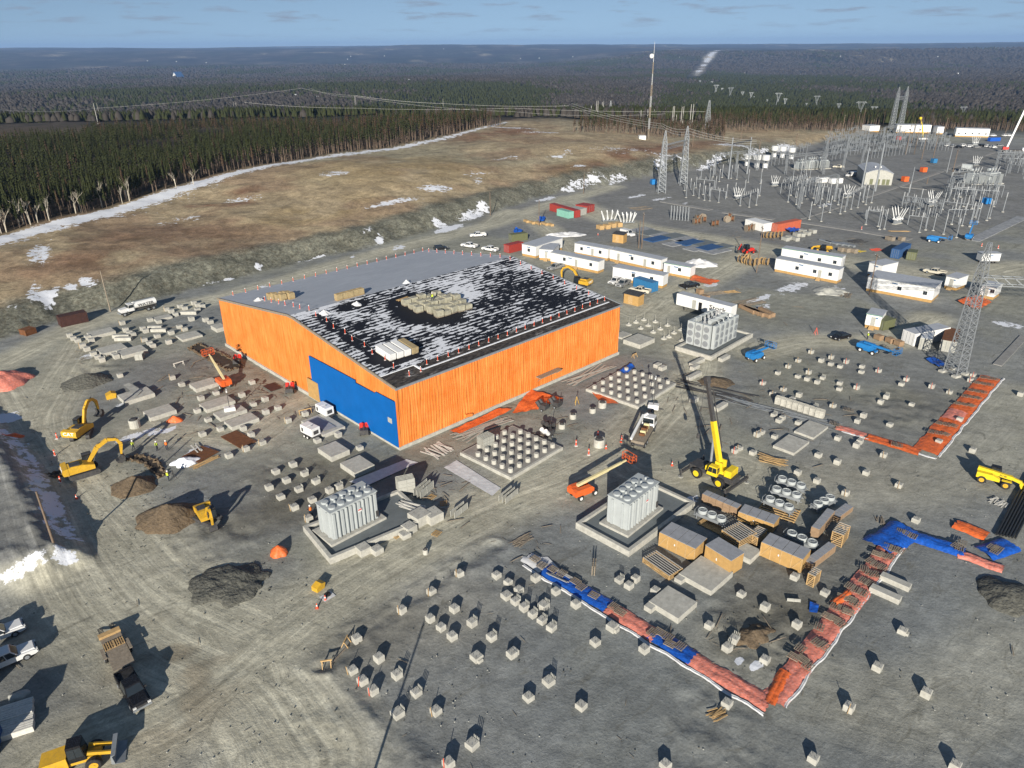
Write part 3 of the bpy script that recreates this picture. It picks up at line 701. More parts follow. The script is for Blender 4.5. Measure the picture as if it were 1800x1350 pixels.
def roof_mats():
    out = {}
    for key in ('membrane', 'frost', 'deck'):
        m = bpy.data.materials.new('roof_' + key); m.use_nodes = True; nt = m.node_tree; b = nt.nodes['Principled BSDF']
        L = nt.links.new; N = nt.nodes.new; tc = N('ShaderNodeTexCoord')
        def noise(sx, sy, det, ro=.65, dist=0.0, off=0.0):
            mp = N('ShaderNodeMapping'); mp.inputs['Scale'].default_value = (sx, sy, 1); mp.inputs['Location'].default_value = (off, off * 2, 0); L(tc.outputs['Object'], mp.inputs['Vector'])
            n = N('ShaderNodeTexNoise'); n.inputs['Scale'].default_value = 1; n.inputs['Detail'].default_value = det; n.inputs['Roughness'].default_value = ro; n.inputs['Distortion'].default_value = dist
            L(mp.outputs[0], n.inputs['Vector']); return n.outputs['Fac']
        def mth(op, a, c):
            n = N('ShaderNodeMath'); n.operation = op
            for k, v in enumerate((a, c)):
                if isinstance(v, (int, float)): n.inputs[k].default_value = v
                else: L(v, n.inputs[k])
            return n.outputs[0]
        def ramp(v, a, c, lo=0., hi=1.):
            n = N('ShaderNodeMapRange'); n.inputs[1].default_value = a; n.inputs[2].default_value = c; n.inputs[3].default_value = lo; n.inputs[4].default_value = hi; L(v, n.inputs[0]); return n.outputs[0]
        def mixc(f, a, c):
            n = N('ShaderNodeMix'); n.data_type = 'RGBA'; L(f, n.inputs['Factor'])
            for k, v in (('A', a), ('B', c)):
                if isinstance(v, tuple): n.inputs[k].default_value = v
                else: L(v, n.inputs[k])
            return n.outputs['Result']
        b.inputs['Roughness'].default_value = .7; b.inputs['Specular IOR Level'].default_value = .25
        if key == 'membrane':
            streak = noise(.6, 1.5, 7, .62, .5); big = noise(.075, .11, 3, .5, 0, 4.0); sp = noise(3.5, 4.5, 3)
            # laps of the membrane run along the hall: thin snow collects on them
            sep = N('ShaderNodeSeparateXYZ'); L(tc.outputs['Object'], sep.inputs[0])
            lap = mth('ABSOLUTE', mth('SUBTRACT', mth('FRACT', mth('MULTIPLY', sep.outputs['Y'], 1.0), 0), .5), 0)
            lapw = ramp(lap, .05, .45, .075, -.075)
            ridge = ramp(sep.outputs['Y'], 26, 32, 0, .08)
            v = mth('ADD', mth('ADD', streak, mth('MULTIPLY', mth('SUBTRACT', big, .5), .62)), mth('ADD', mth('ADD', lapw, ridge), mth('MULTIPLY', mth('SUBTRACT', sp, .5), .16)))
            # snow melted round the stored goods, the pile's shadow painted in as black
            def clear(cx, cy, rx, ry, amt):
                e = mth('ADD', mth('POWER', mth('DIVIDE', mth('SUBTRACT', sep.outputs['X'], cx), rx), 2), mth('POWER', mth('DIVIDE', mth('SUBTRACT', sep.outputs['Y'], cy), ry), 2))
                return ramp(e, .5, 1.3, -amt, 0)
            for c in ((22.5, 20.5, 7.5, 7.0, .3), (6.5, 9, 5.5, 3.2, .3), (11, 29.5, 4, 2, .16), (3.7, 16, 1.3, 18, .12), (44, 10, 12, 8, .06), (46, 22, 10, 5, .10)):
                v = mth('ADD', v, clear(*c))
            mask = ramp(v, .497, .532)
            c = mixc(mask, (.010, .011, .016, 1), (.68, .7, .74, 1))
        elif key == 'frost':
            st = noise(.35, 2.2, 6); big = noise(.1, .1, 3)
            c = mixc(ramp(st, .3, .7), (.4, .42, .45, 1), (.52, .54, .57, 1))
            c = mixc(ramp(big, .35, .7, 0, .45), c, (.34, .36, .395, 1))
        else:
            st = noise(1.1, 2.6, 7); sp = noise(5, 5, 3)
            c = mixc(ramp(st, .4, .6), (.022, .02, .019, 1), (.085, .072, .062, 1))
            c = mixc(ramp(noise(.25, .8, 6), .58, .66, 0, .8), c, (.3, .29, .28, 1))
        L(c, b.inputs['Base Color']); out[key] = m
    return out
RM = roof_mats()

def make_hall():
    t = thing('converter_hall', 'large hall wrapped in orange sheeting with a black roof streaked with snow', 'hall', BORG, GRID)
    wrapwall('wall', t, BLX, lambda s: 11.15, lambda s, z, o: (s, -o, z), 0.52, 0.09, seed=1)['label'] = 'long ribbed orange wall with a small canopy'
    w = wrapwall('wall', t, BLY, lambda s: roofz(s) - .05, lambda s, z, o: (-o * .8, s, z), 0.7, 0.035, seed=3, step=.16); w['label'] = 'orange end wall with the blue panel'
    wrapwall('wall', t, BLX, lambda s: 10.85, lambda s, z, o: (s, BLY + o, z), 0.62, 0.05, seed=2, step=.3)
    wrapwall('wall', t, BLY, lambda s: roofz(s) - .05, lambda s, z, o: (BLX + o, s, z), 0.62, 0.05, seed=4, step=.3)
    mb = MB(); mb.box(-.35, BLX + .35, -.35, 0.3, -.3, .64); mb.box(-.35, .3, .3, BLY + .35, -.3, .64); mb.box(BLX - .3, BLX + .35, .3, BLY + .35, -.3, .64); mb.box(.3, BLX - .3, BLY - .3, BLY + .35, -.3, .64)
    mb.build('foundation', M['concrete'], t)
    MB().box(-.3, .05, -.3, .05, .6, 11.1).build('corner_trim', M['wrap'], t)
    # roof skins, each a strip of the curve
    def skin(name, s0, s1, x0, x1, m, lift=0.0, n=24):
        ss = np.linspace(s0, s1, n + 1); v = []; f = []
        xs = np.linspace(x0, x1, 9)
        for s in ss:
            for x in xs: v.append((x, s, roofz(min(max(s, 0), BLY)) + lift))
        k = len(xs)
        for i in range(n):
            for j in range(k - 1): f.append((i * k + j, i * k + j + 1, (i + 1) * k + j + 1, (i + 1) * k + j))
        me = bpy.data.meshes.new(name); me.from_pydata(v, [], f); me.materials.append(m)
        return smooth(link(name, me, t))
    skin('roof_deck', -.25, 4.4, -.2, BLX + .2, RM['deck'], .02, 6)['label'] = 'bare dark roof deck strip along the eave'
    skin('roof_membrane', 4.0, 32.3, 0.0, BLX + .2, RM['membrane'], .10)['label'] = 'black roofing membrane with streaks of snow'
    skin('frosted_membrane', 32.3, BLY + .25, 0.0, BLX + .2, RM['frost'], .10)['label'] = 'frosted grey half of the roof'
    # eave and verge trim
    def verge(x0, x1, name='verge_trim', m='steel'):
        mb = MB(); ss = np.linspace(-.25, BLY + .25, 34)
        for a, b in zip(ss[:-1], ss[1:]):
            za, zb = roofz(min(max(a, 0), BLY)), roofz(min(max(b, 0), BLY))
            mb.add([(x0, a, za - .25), (x1, a, za - .25), (x1, a, za + .2), (x0, a, za + .2), (x0, b, zb - .25), (x1, b, zb - .25), (x1, b, zb + .2), (x0, b, zb + .2)],
                   [(0, 1, 2, 3), (7, 6, 5, 4), (0, 4, 5, 1), (1, 5, 6, 2), (2, 6, 7, 3), (3, 7, 4, 0)])
        mb.build(name, M[m], t)
    verge(-.3, -.05, m='old_wood'); verge(BLX + .22, BLX + .42)
    mb = MB(); mb.box(-.3, BLX + .4, -.5, -.27, 10.95, 11.3); mb.build('eave_trim', M['steel'], t)
    # lapped white edge of the membrane
    mb = MB(); mb.box(7.0, BLX - 1, 1.95 + .0, 2.25, roofz(2.1) + .04, roofz(2.1) + .14); mb.box(6.7, 7.0, 2.0, 4.2, roofz(2.2) + .1, roofz(4.2) + .12); mb.box(0, 6.7, 3.95, 4.15, roofz(4) + .1, roofz(4) + .2)
    mb.build('membrane_edge', M['snow'], t)
    # blue panel with stepped head, plywood, patch
    mb = MB()
    for y0, y1, zt in ((-.18, 5.2, 8.95), (5.2, 11.2, 8.85), (11.2, 26.4, 9.1)):
        mb.box(-.5, -.36, y0, y1 - .0, .6, zt - (.25 if y0 == 5.2 else 0))
    bp = mat('blue_sheet', (0.004, 0.11, 0.38), .6, var=.1, scale=.35, bump=.03, bscale=.6, spec=.15)
    mb.build('blue_panel', bp, t)['label'] = 'bright blue sheet over the big doorway'
    MB().box(-.58, -.44, 24.3, 28.3, .3, 4.15).build('plywood_door', M['ply'], t)
    MB().box(-.56, -.51, 1.0, 2.1, 4.6, 5.5).build('patch', M['container_grey'], t)
    mb = MB(); mb.box(31.8, 37.9, -1.5, -.25, 2.85, 3.0); mb.bar((32.2, -1.4, 2.85), (32.2, -.3, 1.9), .06); mb.bar((37.5, -1.4, 2.85), (37.5, -.3, 1.9), .06)
    mb.build('canopy', M['old_wood'], t)
    mb = MB(); mb.cb((14.5, -.45, 1.2), (1.6, .5, .5), ry=.2); mb.build('vent_box', M['wrap'], t)
    # guard posts, red with white heads, and the rope between them
    post = MB(); post.mat(0).cyl((0, 0, 0), (0, 0, .85), .055, n=6); post.mat(1).cyl((0, 0, .85), (0, 0, 1.05), .07, n=6); post.mat(1).box(-.15, .15, -.15, .15, 0, .05)
    pm = post.mesh('guard_post', [M['cone'], M['white']])
    lines = []
    fr = [(x, 3.0 if x > 7 else 1.6) for x in np.arange(4.0, 56.5, 2.35)]
    lf = [(3.7 + .25 * math.sin(s), s) for s in np.arange(5.2, 52, 3.0)]
    bk = [(x, 64.0) for x in np.arange(3, 56, 2.9)]
    rt = [(55.2, s) for s in np.arange(7, 63, 3.4)]
    for line in (fr, lf, bk, rt):
        for x, s in line:
            o = link('guard_post', pm, t, (x, s, roofz(s) + .1)); o.rotation_euler = (random.uniform(-.06, .06), random.uniform(-.06, .06), 0)
        pts = [(x, s, roofz(s) + 1.05) for x, s in line]
        MB().tube(pts, .012, 3).build('guard_rope', M['wire'], t)
    return t
HALL = make_hall()

# goods stored on the roof (each one a thing)
def roofpt(x, s, lift=.12): return b2w(x, s, roofz(s) + lift)
def bundle_mesh(w, d, h, m, m2, seed):
    rd = random.Random(seed); mb = MB()
    mb.mat(1).box(-w / 2, w / 2, -d / 2, d / 2, 0, .12)
    mb.mat(0).box(-w / 2, w / 2, -d / 2, d / 2, .12, h, ch=.09)
    for k in range(2): mb.mat(1).box(-w / 2 - .01, w / 2 + .01, -d / 2 + d * (.3 + .35 * k), -d / 2 + d * (.3 + .35 * k) + .05, .1, h + .012)
    return mb.mesh('bundle', [M[m], M[m2]])
M['wrap_olive'] = mat('stretch_wrapped_insulation', (0.36, 0.34, 0.25), .4, var=.35, scale=1.6, dirt=.5, dirtcol=(.42, .44, .42), bump=.02)
M['wrap_tan'] = mat('tan_insulation', (0.36, 0.28, 0.15), .7, var=.22, scale=2.5)
bms = [bundle_mesh(1.5, 1.35, 1.15 + .12 * k, 'wrap_olive', 'old_wood', k) for k in range(3)]
slope = math.atan(.23)
rows = ('front', 'second', 'middle', 'fourth', 'back')
for j in range(5):
    rowl = []
    for i in range(6):
        if (i, j) in ((0, 0), (5, 4), (0, 1)): continue
        x = 20.4 + i * 1.75 + random.uniform(-.13, .13); s = 16.6 + j * 1.85 - i * .12 + random.uniform(-.13, .13)
        o = link('insulation_bundle', bms[(i * 3 + j) % 3], None, roofpt(x, s), GRID + random.uniform(-.16, .16)); o.scale.z = random.uniform(.8, 1.2)
        rowl.append(tag(o, '', 'bundle'))
    number(rowl, '{} wrapped bundle in the ' + rows[j] + ' row of the big roof pile', 'insulation bundles in the middle roof pile')
bt = bundle_mesh(1.2, 1.2, 1.3, 'wrap_tan', 'wood', 5)
pl_ = []
for k in range(7):
    o = link('insulation_pallet', bt, None, roofpt(5.2 + .55 * (k % 4) + (.3 if k > 3 else 0) + .9 * (k % 4 > 1), 50.6 - k * .75), GRID + random.uniform(-.1, .1))
    pl_.append(tag(o, '', 'pallet load'))
number(pl_, '{} tan pallet load on the frosted roof near the verge', 'tan pallet loads on the frosted roof')
pl_ = []
for k in range(5):
    o = link('insulation_pallet', bt, None, roofpt(11.4 + k * 1.25, 34.0 + .1 * (k % 2)), GRID + random.uniform(-.03, .03))
    pl_.append(tag(o, '', 'pallet load'))
number(pl_, '{} pallet load in the short row on the roof ridge', 'tan pallet loads on the ridge')
lbm = MB(); lbm.mat(0).box(-.62, .62, -2.1, 2.1, .1, 1.25, ch=.06); lbm.mat(1).box(-.6, .6, -2.0, 2.0, 0, .1)
lb1 = lbm.mesh('long_bundle', [M['white'], M['old_wood']])
lbm = MB(); lbm.mat(0).box(-.62, .62, -2.1, 2.1, .1, 1.25, ch=.06); lbm.mat(1).box(-.6, .6, -2.0, 2.0, 0, .1)
lb2 = lbm.mesh('long_bundle', [M['wrap_tan'], M['old_wood']])
for k in range(4):
    o = link('long_bundle', lb1 if k < 3 else lb2, None, roofpt(4.8 + k * 1.5, 9.2 - .1 * k, .2), GRID); o.rotation_euler = (math.atan(.125), 0, GRID)
    tag(o, ('leftmost white wrapped long bundle at the roof corner', 'second white wrapped long bundle at the roof corner', 'third white wrapped long bundle, next to the tan one', 'tan long bundle right of the white ones at the roof corner')[k], 'bundle')
def heap(name, label, cat, loc, r, h, m, n=14, seed=0, sq=1.0, rz=0.0, group=None, sharp=1.0, rough=.16):
    n = max(n, 14) * 2; rings = 15; a = np.arange(n) * 2 * math.pi / n; V = []
    lob = vnoise(np.cos(a) * 2 + seed * 3.1, np.sin(a) * 2, 1.0, 2, seed % 4) - .5
    for k in range(rings):
        f = k / (rings - 1); rr = r * (1 - f) * (1 + (.5 + rough) * lob * (1 - f)); x = rr * np.cos(a); y = rr * np.sin(a) * sq
        z = h * (f ** sharp) + r * rough * .55 * (vnoise(x + seed * 7, y, r * .3, 3, seed % 3) - .5) * min(1, f * 4) - (.18 if k == 0 else 0)
        V += [(float(p), float(q_), float(w)) for p, q_, w in zip(x, y, z)]
    F = [(k * n + i, k * n + (i + 1) % n, (k + 1) * n + (i + 1) % n, (k + 1) * n + i) for k in range(rings - 1) for i in range(n)]
    me = bpy.data.meshes.new(name); me.from_pydata(V, [], F); me.materials.append(m)
    return tag(smooth(link(name, me, None, loc, rz)), label, cat, group)
for (x, s), lab in zip(((12.6, 29.5), (27.4, 33.4), (5.4, 29.5), (3.3, 52.1)), ('white bag heap on the black roof below the tan pallets', 'white bag heap on the middle of the roof ridge', 'white bag heap near the end of the roof ridge', 'white covered pile at the far verge corner of the roof')):
    heap('bag_heap', lab, 'bags', roofpt(x, s, .05), 1.1, .75, M['white_sheet'], 10, int(x * 10), .8, .4, rough=.5)
def plank_pile(name, label, loc, rz, n, ln, m, seed, spread=.8, cat='lumber', group=None, w=.2):
    rd = random.Random(seed); t = thing(name, label, cat, loc, rz, group)
    for k in range(n):
        mb = MB(); mb.cb((rd.uniform(-.3, .3), rd.uniform(-spread, spread), .06 + .05 * (k // 4) + rd.uniform(0, .03)), (ln * rd.uniform(.7, 1.1), w, .05), rd.uniform(-.25, .25))
        mb.build('plank', m, t)
    return t
plank_pile('plank_pile', 'loose planks and props beside the roof insulation pile', roofpt(21.6, 26.2), GRID, 12, 3.0, M['wood'], 4, 1.0)
# ================================================================== CONCRETE: PIERS, SLABS, PADS
def pier_mesh(w, h, kindn):
    mb = MB(); rd = random.Random(kindn * 7 + int(w * 100))
    a = w / 2
    mb.mat(0).box(-a, a, -a, a, -.15, h, ch=.045)
    if kindn == 1:
        mb.mat(0).box(-a * .6, a * .6, -a - .22, -a, -.15, h * .62, ch=.03)
    if kindn == 2:
        for k in range(4): mb.mat(1).cyl((a + .06 + .0 * k, -a * .7 + k * .2, -.1), (a + .06, -a * .7 + k * .2, h + .35), .045, n=5)
    for sx in (-1, 1):
        for sy in (-1, 1): mb.mat(2).cyl((sx * a * .45, sy * a * .45, h), (sx * a * .45, sy * a * .45, h + .09), .022, n=4)
    return mb.mesh('concrete_pier', [M['concrete'], M['container_grey'], M['steel_dark']])
PM = {}
def pier(p, w=.9, h=.72, kn=0, rz=None, stake=None):
    key = (round(w, 2), round(h, 2), kn)
    if key not in PM: PM[key] = pier_mesh(w, h, kn)
    o = link('concrete_pier', PM[key], None, (p.x, p.y, random.uniform(-.16, .05)), GRID + random.uniform(-.08, .08) if rz is None else rz); o.rotation_euler.x = random.uniform(-.03, .03)
    tag(o, '', 'concrete block')
    if stake:
        s = MB(); s.box(-.035, .035, -.02, .02, 0, 1.35); sm = s.build('stake', M[stake], o, (-w * .65, -.1, 0)); sm.rotation_euler = (random.uniform(-.1, .1), random.uniform(-.12, .12), 0)
    return o
PF = {}
def field(key, tile, pts, text, w=.9, h=.72, group='concrete pier blocks'):
    lst = []
    for i, e in enumerate(pts):
        x, y = e[0], e[1]; opt = e[2] if len(e) > 2 else ''
        kn = 2 if 'c' in opt else 1 if 'l' in opt else 0
        st = 'wood' if 's' in opt else 'cone' if 'o' in opt else None
        ww = w * (1.2 if 'L' in opt else 1.0) * random.choice((1, 1, .94))
        lst.append(pier(q(tile, x, y), ww, h, kn, None, st))
    number(lst, text, group)
field('a', 'D1', [(1225, 130, 's'), (1020, 262, 's'), (705, 460, ''), (860, 598), (675, 680, 's'), (745, 752, 'o'), (820, 822, 'o')], '{} concrete pier in the row along the ditch edge')
field('b', 'D1', [(985, 712, 'c'), (1120, 838, 'c'), (990, 985, 'cL'), (1257, 962, 's'), (1510, 1200, 'cL'), (1345, 1335, 'o')], '{} concrete pier in the bottom middle of the gravel field')
field('c', 'D1', [(1385, 252), (1217, 322), (1293, 382), (1370, 446), (1508, 352, 'c'), (1645, 450, 'c'), (1540, 590, 'lL'), (1785, 570)], '{} concrete pier in the middle group left of the close double row')
field('d', 'D2', [(165, 40), (48, 122), (25, 200, 'c'), (85, 245, 'c'), (145, 290, 'c'), (210, 332, 'c'), (275, 383, 'c'), (220, 232, 'cL'), (305, 132), (445, 222)], '{} concrete pier in the close group near the white sheet')
field('e', 'D2', [(580, 486), (700, 382, 'lL'), (922, 536), (10, 556), (255, 760, 'cL'), (115, 872), (483, 930), (1500, 912), (1070, 1340)], '{} concrete pier in the open gravel below the blue and orange tarps')
field('f', 'D3', [(935, 405, 'l'), (760, 660), (1100, 842), (563, 942, 's'), (313, 1298), (1300, 1350)], '{} concrete pier in the open ground right of the orange tarp strip')
field('g', 'D2', [(815, 92), (862, 45), (750, 50, 'c'), (1000, 126), (1600, 150), (1765, 238), (1375, 370), (1500, 526, 'c'), (1550, 466, 'c'), (1765, 606)], '{} concrete pier in the muddy corner between the two tarp strips')
field('h', 'D3', [(185, 30), (395, 140), (200, 360)], '{} concrete pier beside the slatted crates near the orange tarp')
field('i', 'D1', [(1420, 10, 's'), (1680, 18), (1760, 66), (1750, 160, 'L')], '{} concrete pier just above the gravel field near the road')
field('j', 'C2', [(1710, 503, 's'), (1740, 484, 's'), (1555, 616, 'o'), (1585, 596, 's'), (1680, 630), (1750, 140, 'o')], '{} concrete pier on the open ground right of the crane boom')
field('k', 'C3', [(45, 515), (485, 527), (615, 578), (640, 548, 'c'), (350, 645), (482, 694), (205, 770), (340, 826), (683, 770), (805, 645, 's'), (910, 856, 's'), (540, 910, 's')], '{} concrete pier between the tarp corner and fan units')
field('l', 'C3', [(1425, 615), (1335, 400), (1190, 550), (1030, 1100), (1760, 220)], '{} concrete pier on the open ground near the yellow telehandler')
field('m', 'C3', [(785, 270), (825, 235, 'c'), (1000, 294), (452, 300, 's'), (325, 310, 'c'), (665, 370), (622, 410), (847, 434), (215, 226)], '{} concrete pier inside the upper orange tarp angle')
field('n', 'C3', [(497, 182), (500, 142), (617, 174, 'o'), (930, 148), (965, 114, 'o'), (1140, 166, 'o'), (1265, 204, 's'), (1410, 122, 'o'), (1430, 84, 'o')], '{} concrete pier in the row left of the lattice tower foot')
field('o', 'B3', [(300, 1115, 's'), (210, 1175, 's'), (140, 1217, 's'), (68, 1262), (207, 1286), (272, 1304), (283, 1258, 's'), (342, 1326), (370, 1176), (437, 1199)], '{} concrete pier in the yard field below the black car, left half')
field('p', 'B3', [(440, 1152, 's'), (502, 1216), (545, 1184, 'o'), (655, 1217), (650, 1254), (770, 1246, 'o'), (380, 1296, 'c')], '{} concrete pier in the yard field below the blue lift')
field('q', 'C3', [(30, 216, 's'), (107, 184, 's'), (90, 245), (167, 258), (100, 384), (75, 404), (40, 364, 'c'), (210, 420)], '{} concrete pier next to the row of grey form panels')
field('r', 'B0', [(855, 914, 's'), (1050, 893), (1110, 906), (1165, 818, 's'), (1197, 831), (1228, 856), (1260, 798), (1292, 811), (1355, 773), (1382, 788), (1415, 800), (1380, 822)], '{} low concrete pier along the road behind the gravel yard', 1.15, .95)
field('s', 'B0', [(1338, 888), (1437, 893), (1470, 908), (1255, 941), (1290, 958, 's'), (880, 963), (905, 982), (930, 994), (1000, 955), (1020, 971), (1197, 983), (1100, 1006), (1010, 1034, 's'), (1045, 1056), (1180, 1048), (1068, 1074)], '{} low concrete pier in the middle of the left yard', 1.15, .95)
field('t', 'B0', [(490, 1003), (515, 1023), (545, 1038), (615, 1015), (640, 1036), (580, 1076, 's'), (610, 1099), (655, 1131), (685, 1154), (715, 1174, 'c'), (800, 1138, 'c'), (815, 1150)], '{} low concrete pier at the left end of the concrete yard', 1.15, .95)
field('u', 'C0', [(840, 90), (1205, 104, 's'), (1270, 152), (1405, 250), (1510, 212), (1380, 338), (1455, 399), (1540, 464), (1700, 462)], '{} concrete pier in the work area above the rusty plates', 1.0, .8)
field('v', 'C0', [(1755, 505), (1415, 500), (1720, 605, 's'), (1600, 650), (1760, 136), (1690, 226), (1770, 290)], '{} concrete pier around the rusty plates near the boom lift', 1.0, .8)
field('w', 'C1', [(65, 256), (155, 316), (70, 346), (345, 360), (225, 406, 's'), (45, 560, 's'), (430, 546), (575, 506), (725, 596)], '{} concrete pier near the white generators', 1.0, .8)
field('x', 'C1', [(260, 712), (140, 762), (215, 826), (340, 776, 'c'), (420, 832, 'c'), (95, 877), (300, 886, 'c'), (175, 942), (515, 896), (580, 868, 'c'), (395, 960), (270, 1012, 's'), (370, 1092, 's')], '{} concrete pier on the dark soil behind the near left transformer', 1.0, .8)
# low round footings beside the hall
fm = MB(); fm.lathe([(.75, -.1), (.75, .12), (.55, .3), (.2, .36), (.19, .6)], 12); fm.cyl((0, 0, .5), (0, 0, 1.7), .025, n=4); fmesh = fm.mesh('round_footing', [M['concrete']])
lst = []
for x, y in ((865, 900), (920, 884), (1000, 898), (815, 918), (950, 923), (1085, 923), (898, 943), (1035, 948), (985, 970), (1130, 975), (1180, 954), (1060, 1015), (1185, 1030), (1095, 1002)):
    lst.append(tag(link('round_footing', fmesh, None, q('B2', x, y), random.random()), '', 'footing'))
number(lst, '{} round concrete footing on the ground right of the hall', 'round footings')

def slab(name, label, c, w, d, h, rz=GRID, m='concrete', z=0.0, ch=.03, notch=None):
    mb = MB(); mb.box(-w / 2, w / 2, -d / 2, d / 2, -.15, h, ch=ch)
    if notch: mb.box(*notch)
    o = mb.build(name, M[m], None, (c.x, c.y, z), rz); return tag(o, label, 'slab')
SL = [('B0', 710, 985, 5.2, 3.6, .7, 'large concrete slab with blue shade at the back of the left yard'), ('B0', 785, 1100, 5.2, 4.2, .7, 'concrete slab left of its twin in the left yard'),
      ('B0', 925, 1115, 5.2, 4.2, .7, 'concrete slab right of its twin in the left yard'), ('B0', 1135, 878, 4.0, 2.4, .6, 'small concrete slab behind the left yard near the road'),
      ('B0', 1322, 1003, 4.6, 4.0, .5, 'octagonal pale concrete slab next to the hall end'), ('C0', 955, 235, 5.4, 4.2, .8, 'concrete slab half under a blue sheet beside the bucket'),
      ('C0', 1120, 352, 4.6, 3.6, .8, 'concrete slab with orange scraps above the orange heap'), ('C0', 1430, 158, 4.6, 3.4, .8, 'concrete slab with red scraps below the boom lift'),
      ('C0', 1520, 290, 5.4, 3.4, .7, 'bare concrete slab behind the small white light tower'), ('C0', 1610, 352, 5.0, 3.0, .7, 'concrete slab carrying the small white light tower'),
      ('C0', 1690, 412, 5.0, 3.2, .7, 'concrete slab with a brown stain nearest the rusty plate'), ('C1', 545, 625, 3.4, 4.2, .9, 'smooth concrete slab in front of the blue panel'),
      ('C1', 710, 730, 3.6, 4.2, .9, 'rough concrete slab with wires near the white sheet'), ('C1', 470, 440, 4.4, 7.2, .7, 'long concrete slab between the two white generators'),
      ('D2', 1350, 20, 5.0, 4.6, .75, 'big smooth concrete slab with side lug below the crates'), ('D2', 1120, 222, 3.9, 4.1, .75, 'big smooth concrete slab with a rod lying on it'),
      ('X', 850, 730, 2.8, 3.0, .7, 'concrete slab behind the plain plywood crate'), ('B2', 885, 1045, 5.4, 4.6, 1.0, 'concrete slab with marked corners right of the hall'),
      ('B2', 770, 995, 3.6, 2.6, .4, 'thin concrete slab at the right corner of the hall'), ('C3', 300, 465, 5.6, 3.4, .4, 'flat concrete slab with a ring under the form panels'), ('C3', 160, 570, 5.4, 3.6, .45, 'flat concrete slab with a square hole near the crane'),
      ('B0', 1530, 950, 2.4, 3.4, .9, 'concrete block slab against the hall end wall')]
for t_, x, y, w, d, h, lab in SL:
    c = q(t_, x, y); lug = None
    if t_ == 'D2': lug = (-w / 2 - .9, -w / 2, d / 2 - 1.0, d / 2, -.15, h - .1)
    o = slab('concrete_slab', lab, c, w, d, h, GRID, notch=lug)
LONG = [('B0', 1085, 944, 3.4, 'left'), ('B0', 1112, 964, 3.6, 'middle'), ('B0', 850, 1006, 3.8, 'a'), ('B0', 865, 1025, 3.8, 'b'), ('B0', 1320, 842, 4, 'c'), ('B2', 1290, 1190, 4.5, ''), ('B2', 1480, 1160, 3.2, ''), ('B2', 1275, 1225, 2.2, ''), ('B2', 1270, 1285, 4.2, ''),
        ('C2', 1455, 310, 3.4, ''), ('C2', 1270, 262, 1.6, ''), ('C2', 1015, 20, 1.6, ''), ('C2', 1050, 38, 1.6, '')]
lst = []
for t_, x, y, ln, _ in LONG:
    lst.append(slab('concrete_beam', '', q(t_, x, y), ln, 1.0, .75, GRID - (.0 if t_ != 'B0' else .75)))
    lst[-1]['category'] = 'beam'
number(lst, '{} of the long concrete beams lying about the site', 'concrete beams')
lst = []
for x, y, ln in ((885, 65, 3.4), (815, 150, 3.4)):
    lst.append(slab('concrete_beam', '', q('D3', x, y), ln, 1.05, .7, GRID - R(88))); lst[-1]['category'] = 'beam'
number(lst, '{} concrete beam butting against the orange tarp strip', 'beams at the tarp strip')
for x, y, s, lab in ((1235, 1085, 2.2, 'concrete cube at the right corner of the left transformer pad'), (1145, 1095, 2.4, 'concrete cube at the pad corner under the pale laths'), (1070, 1165, 1.6, 'middle concrete cube along the left transformer pad'), (1040, 1205, 1.25, 'small concrete cube next to the wooden frame'), (845, 1315, 1.3, 'concrete cube at the front edge of the left pad'), (750, 1315, 1.6, 'rough concrete cube with panels at the front of the left pad')):
    tag(pier(q('C1', x, y), s, s * .62), lab, 'concrete block')

# pier pads: raised slab with round stubs
def pier_pad(name, label, L_, F_, R_, nx, ny, skip=()):
    w = (R_ - F_).length; d = (L_ - F_).length; rz = heading(F_, R_)
    t = thing(name, label, 'pier pad', (F_.x, F_.y, 0), rz)
    MB().box(0, w, 0, d, -.2, .55, ch=.05).build('pad', M['concrete'], t)
    MB().box(.35, w - .35, .35, d - .35, .5, .6).build('deck', mat('pad_deck', (.27, .265, .245), .9, var=.2, scale=.8, dirt=.4), t)
    st = MB(); st.lathe([(.42, 0), (.42, .62), (.38, .66)], 12); sm = st.mesh('stub_column', [M['concrete']]); smooth_ = True
    for i in range(nx):
        for j in range(ny):
            if (i, j) in skip: continue
            link('stub_column', sm, t, (1.2 + i * (w - 2.4) / (nx - 1), 1.2 + j * (d - 2.4) / (ny - 1), .6))
    return t
pier_pad('pier_pad', 'square concrete pad with rows of round stubs near the hall corner', q('C1', 1420, 640), q('C1', 1780, 815), q('C2', 355, 600), 6, 6, ((0, 5), (5, 5)))
pier_pad('pier_pad', 'square concrete pad with round stubs and a blue tarp on its far corner', q('C2', 545, 175), q('C2', 885, 318), q('C2', 1145, 152), 5, 6)

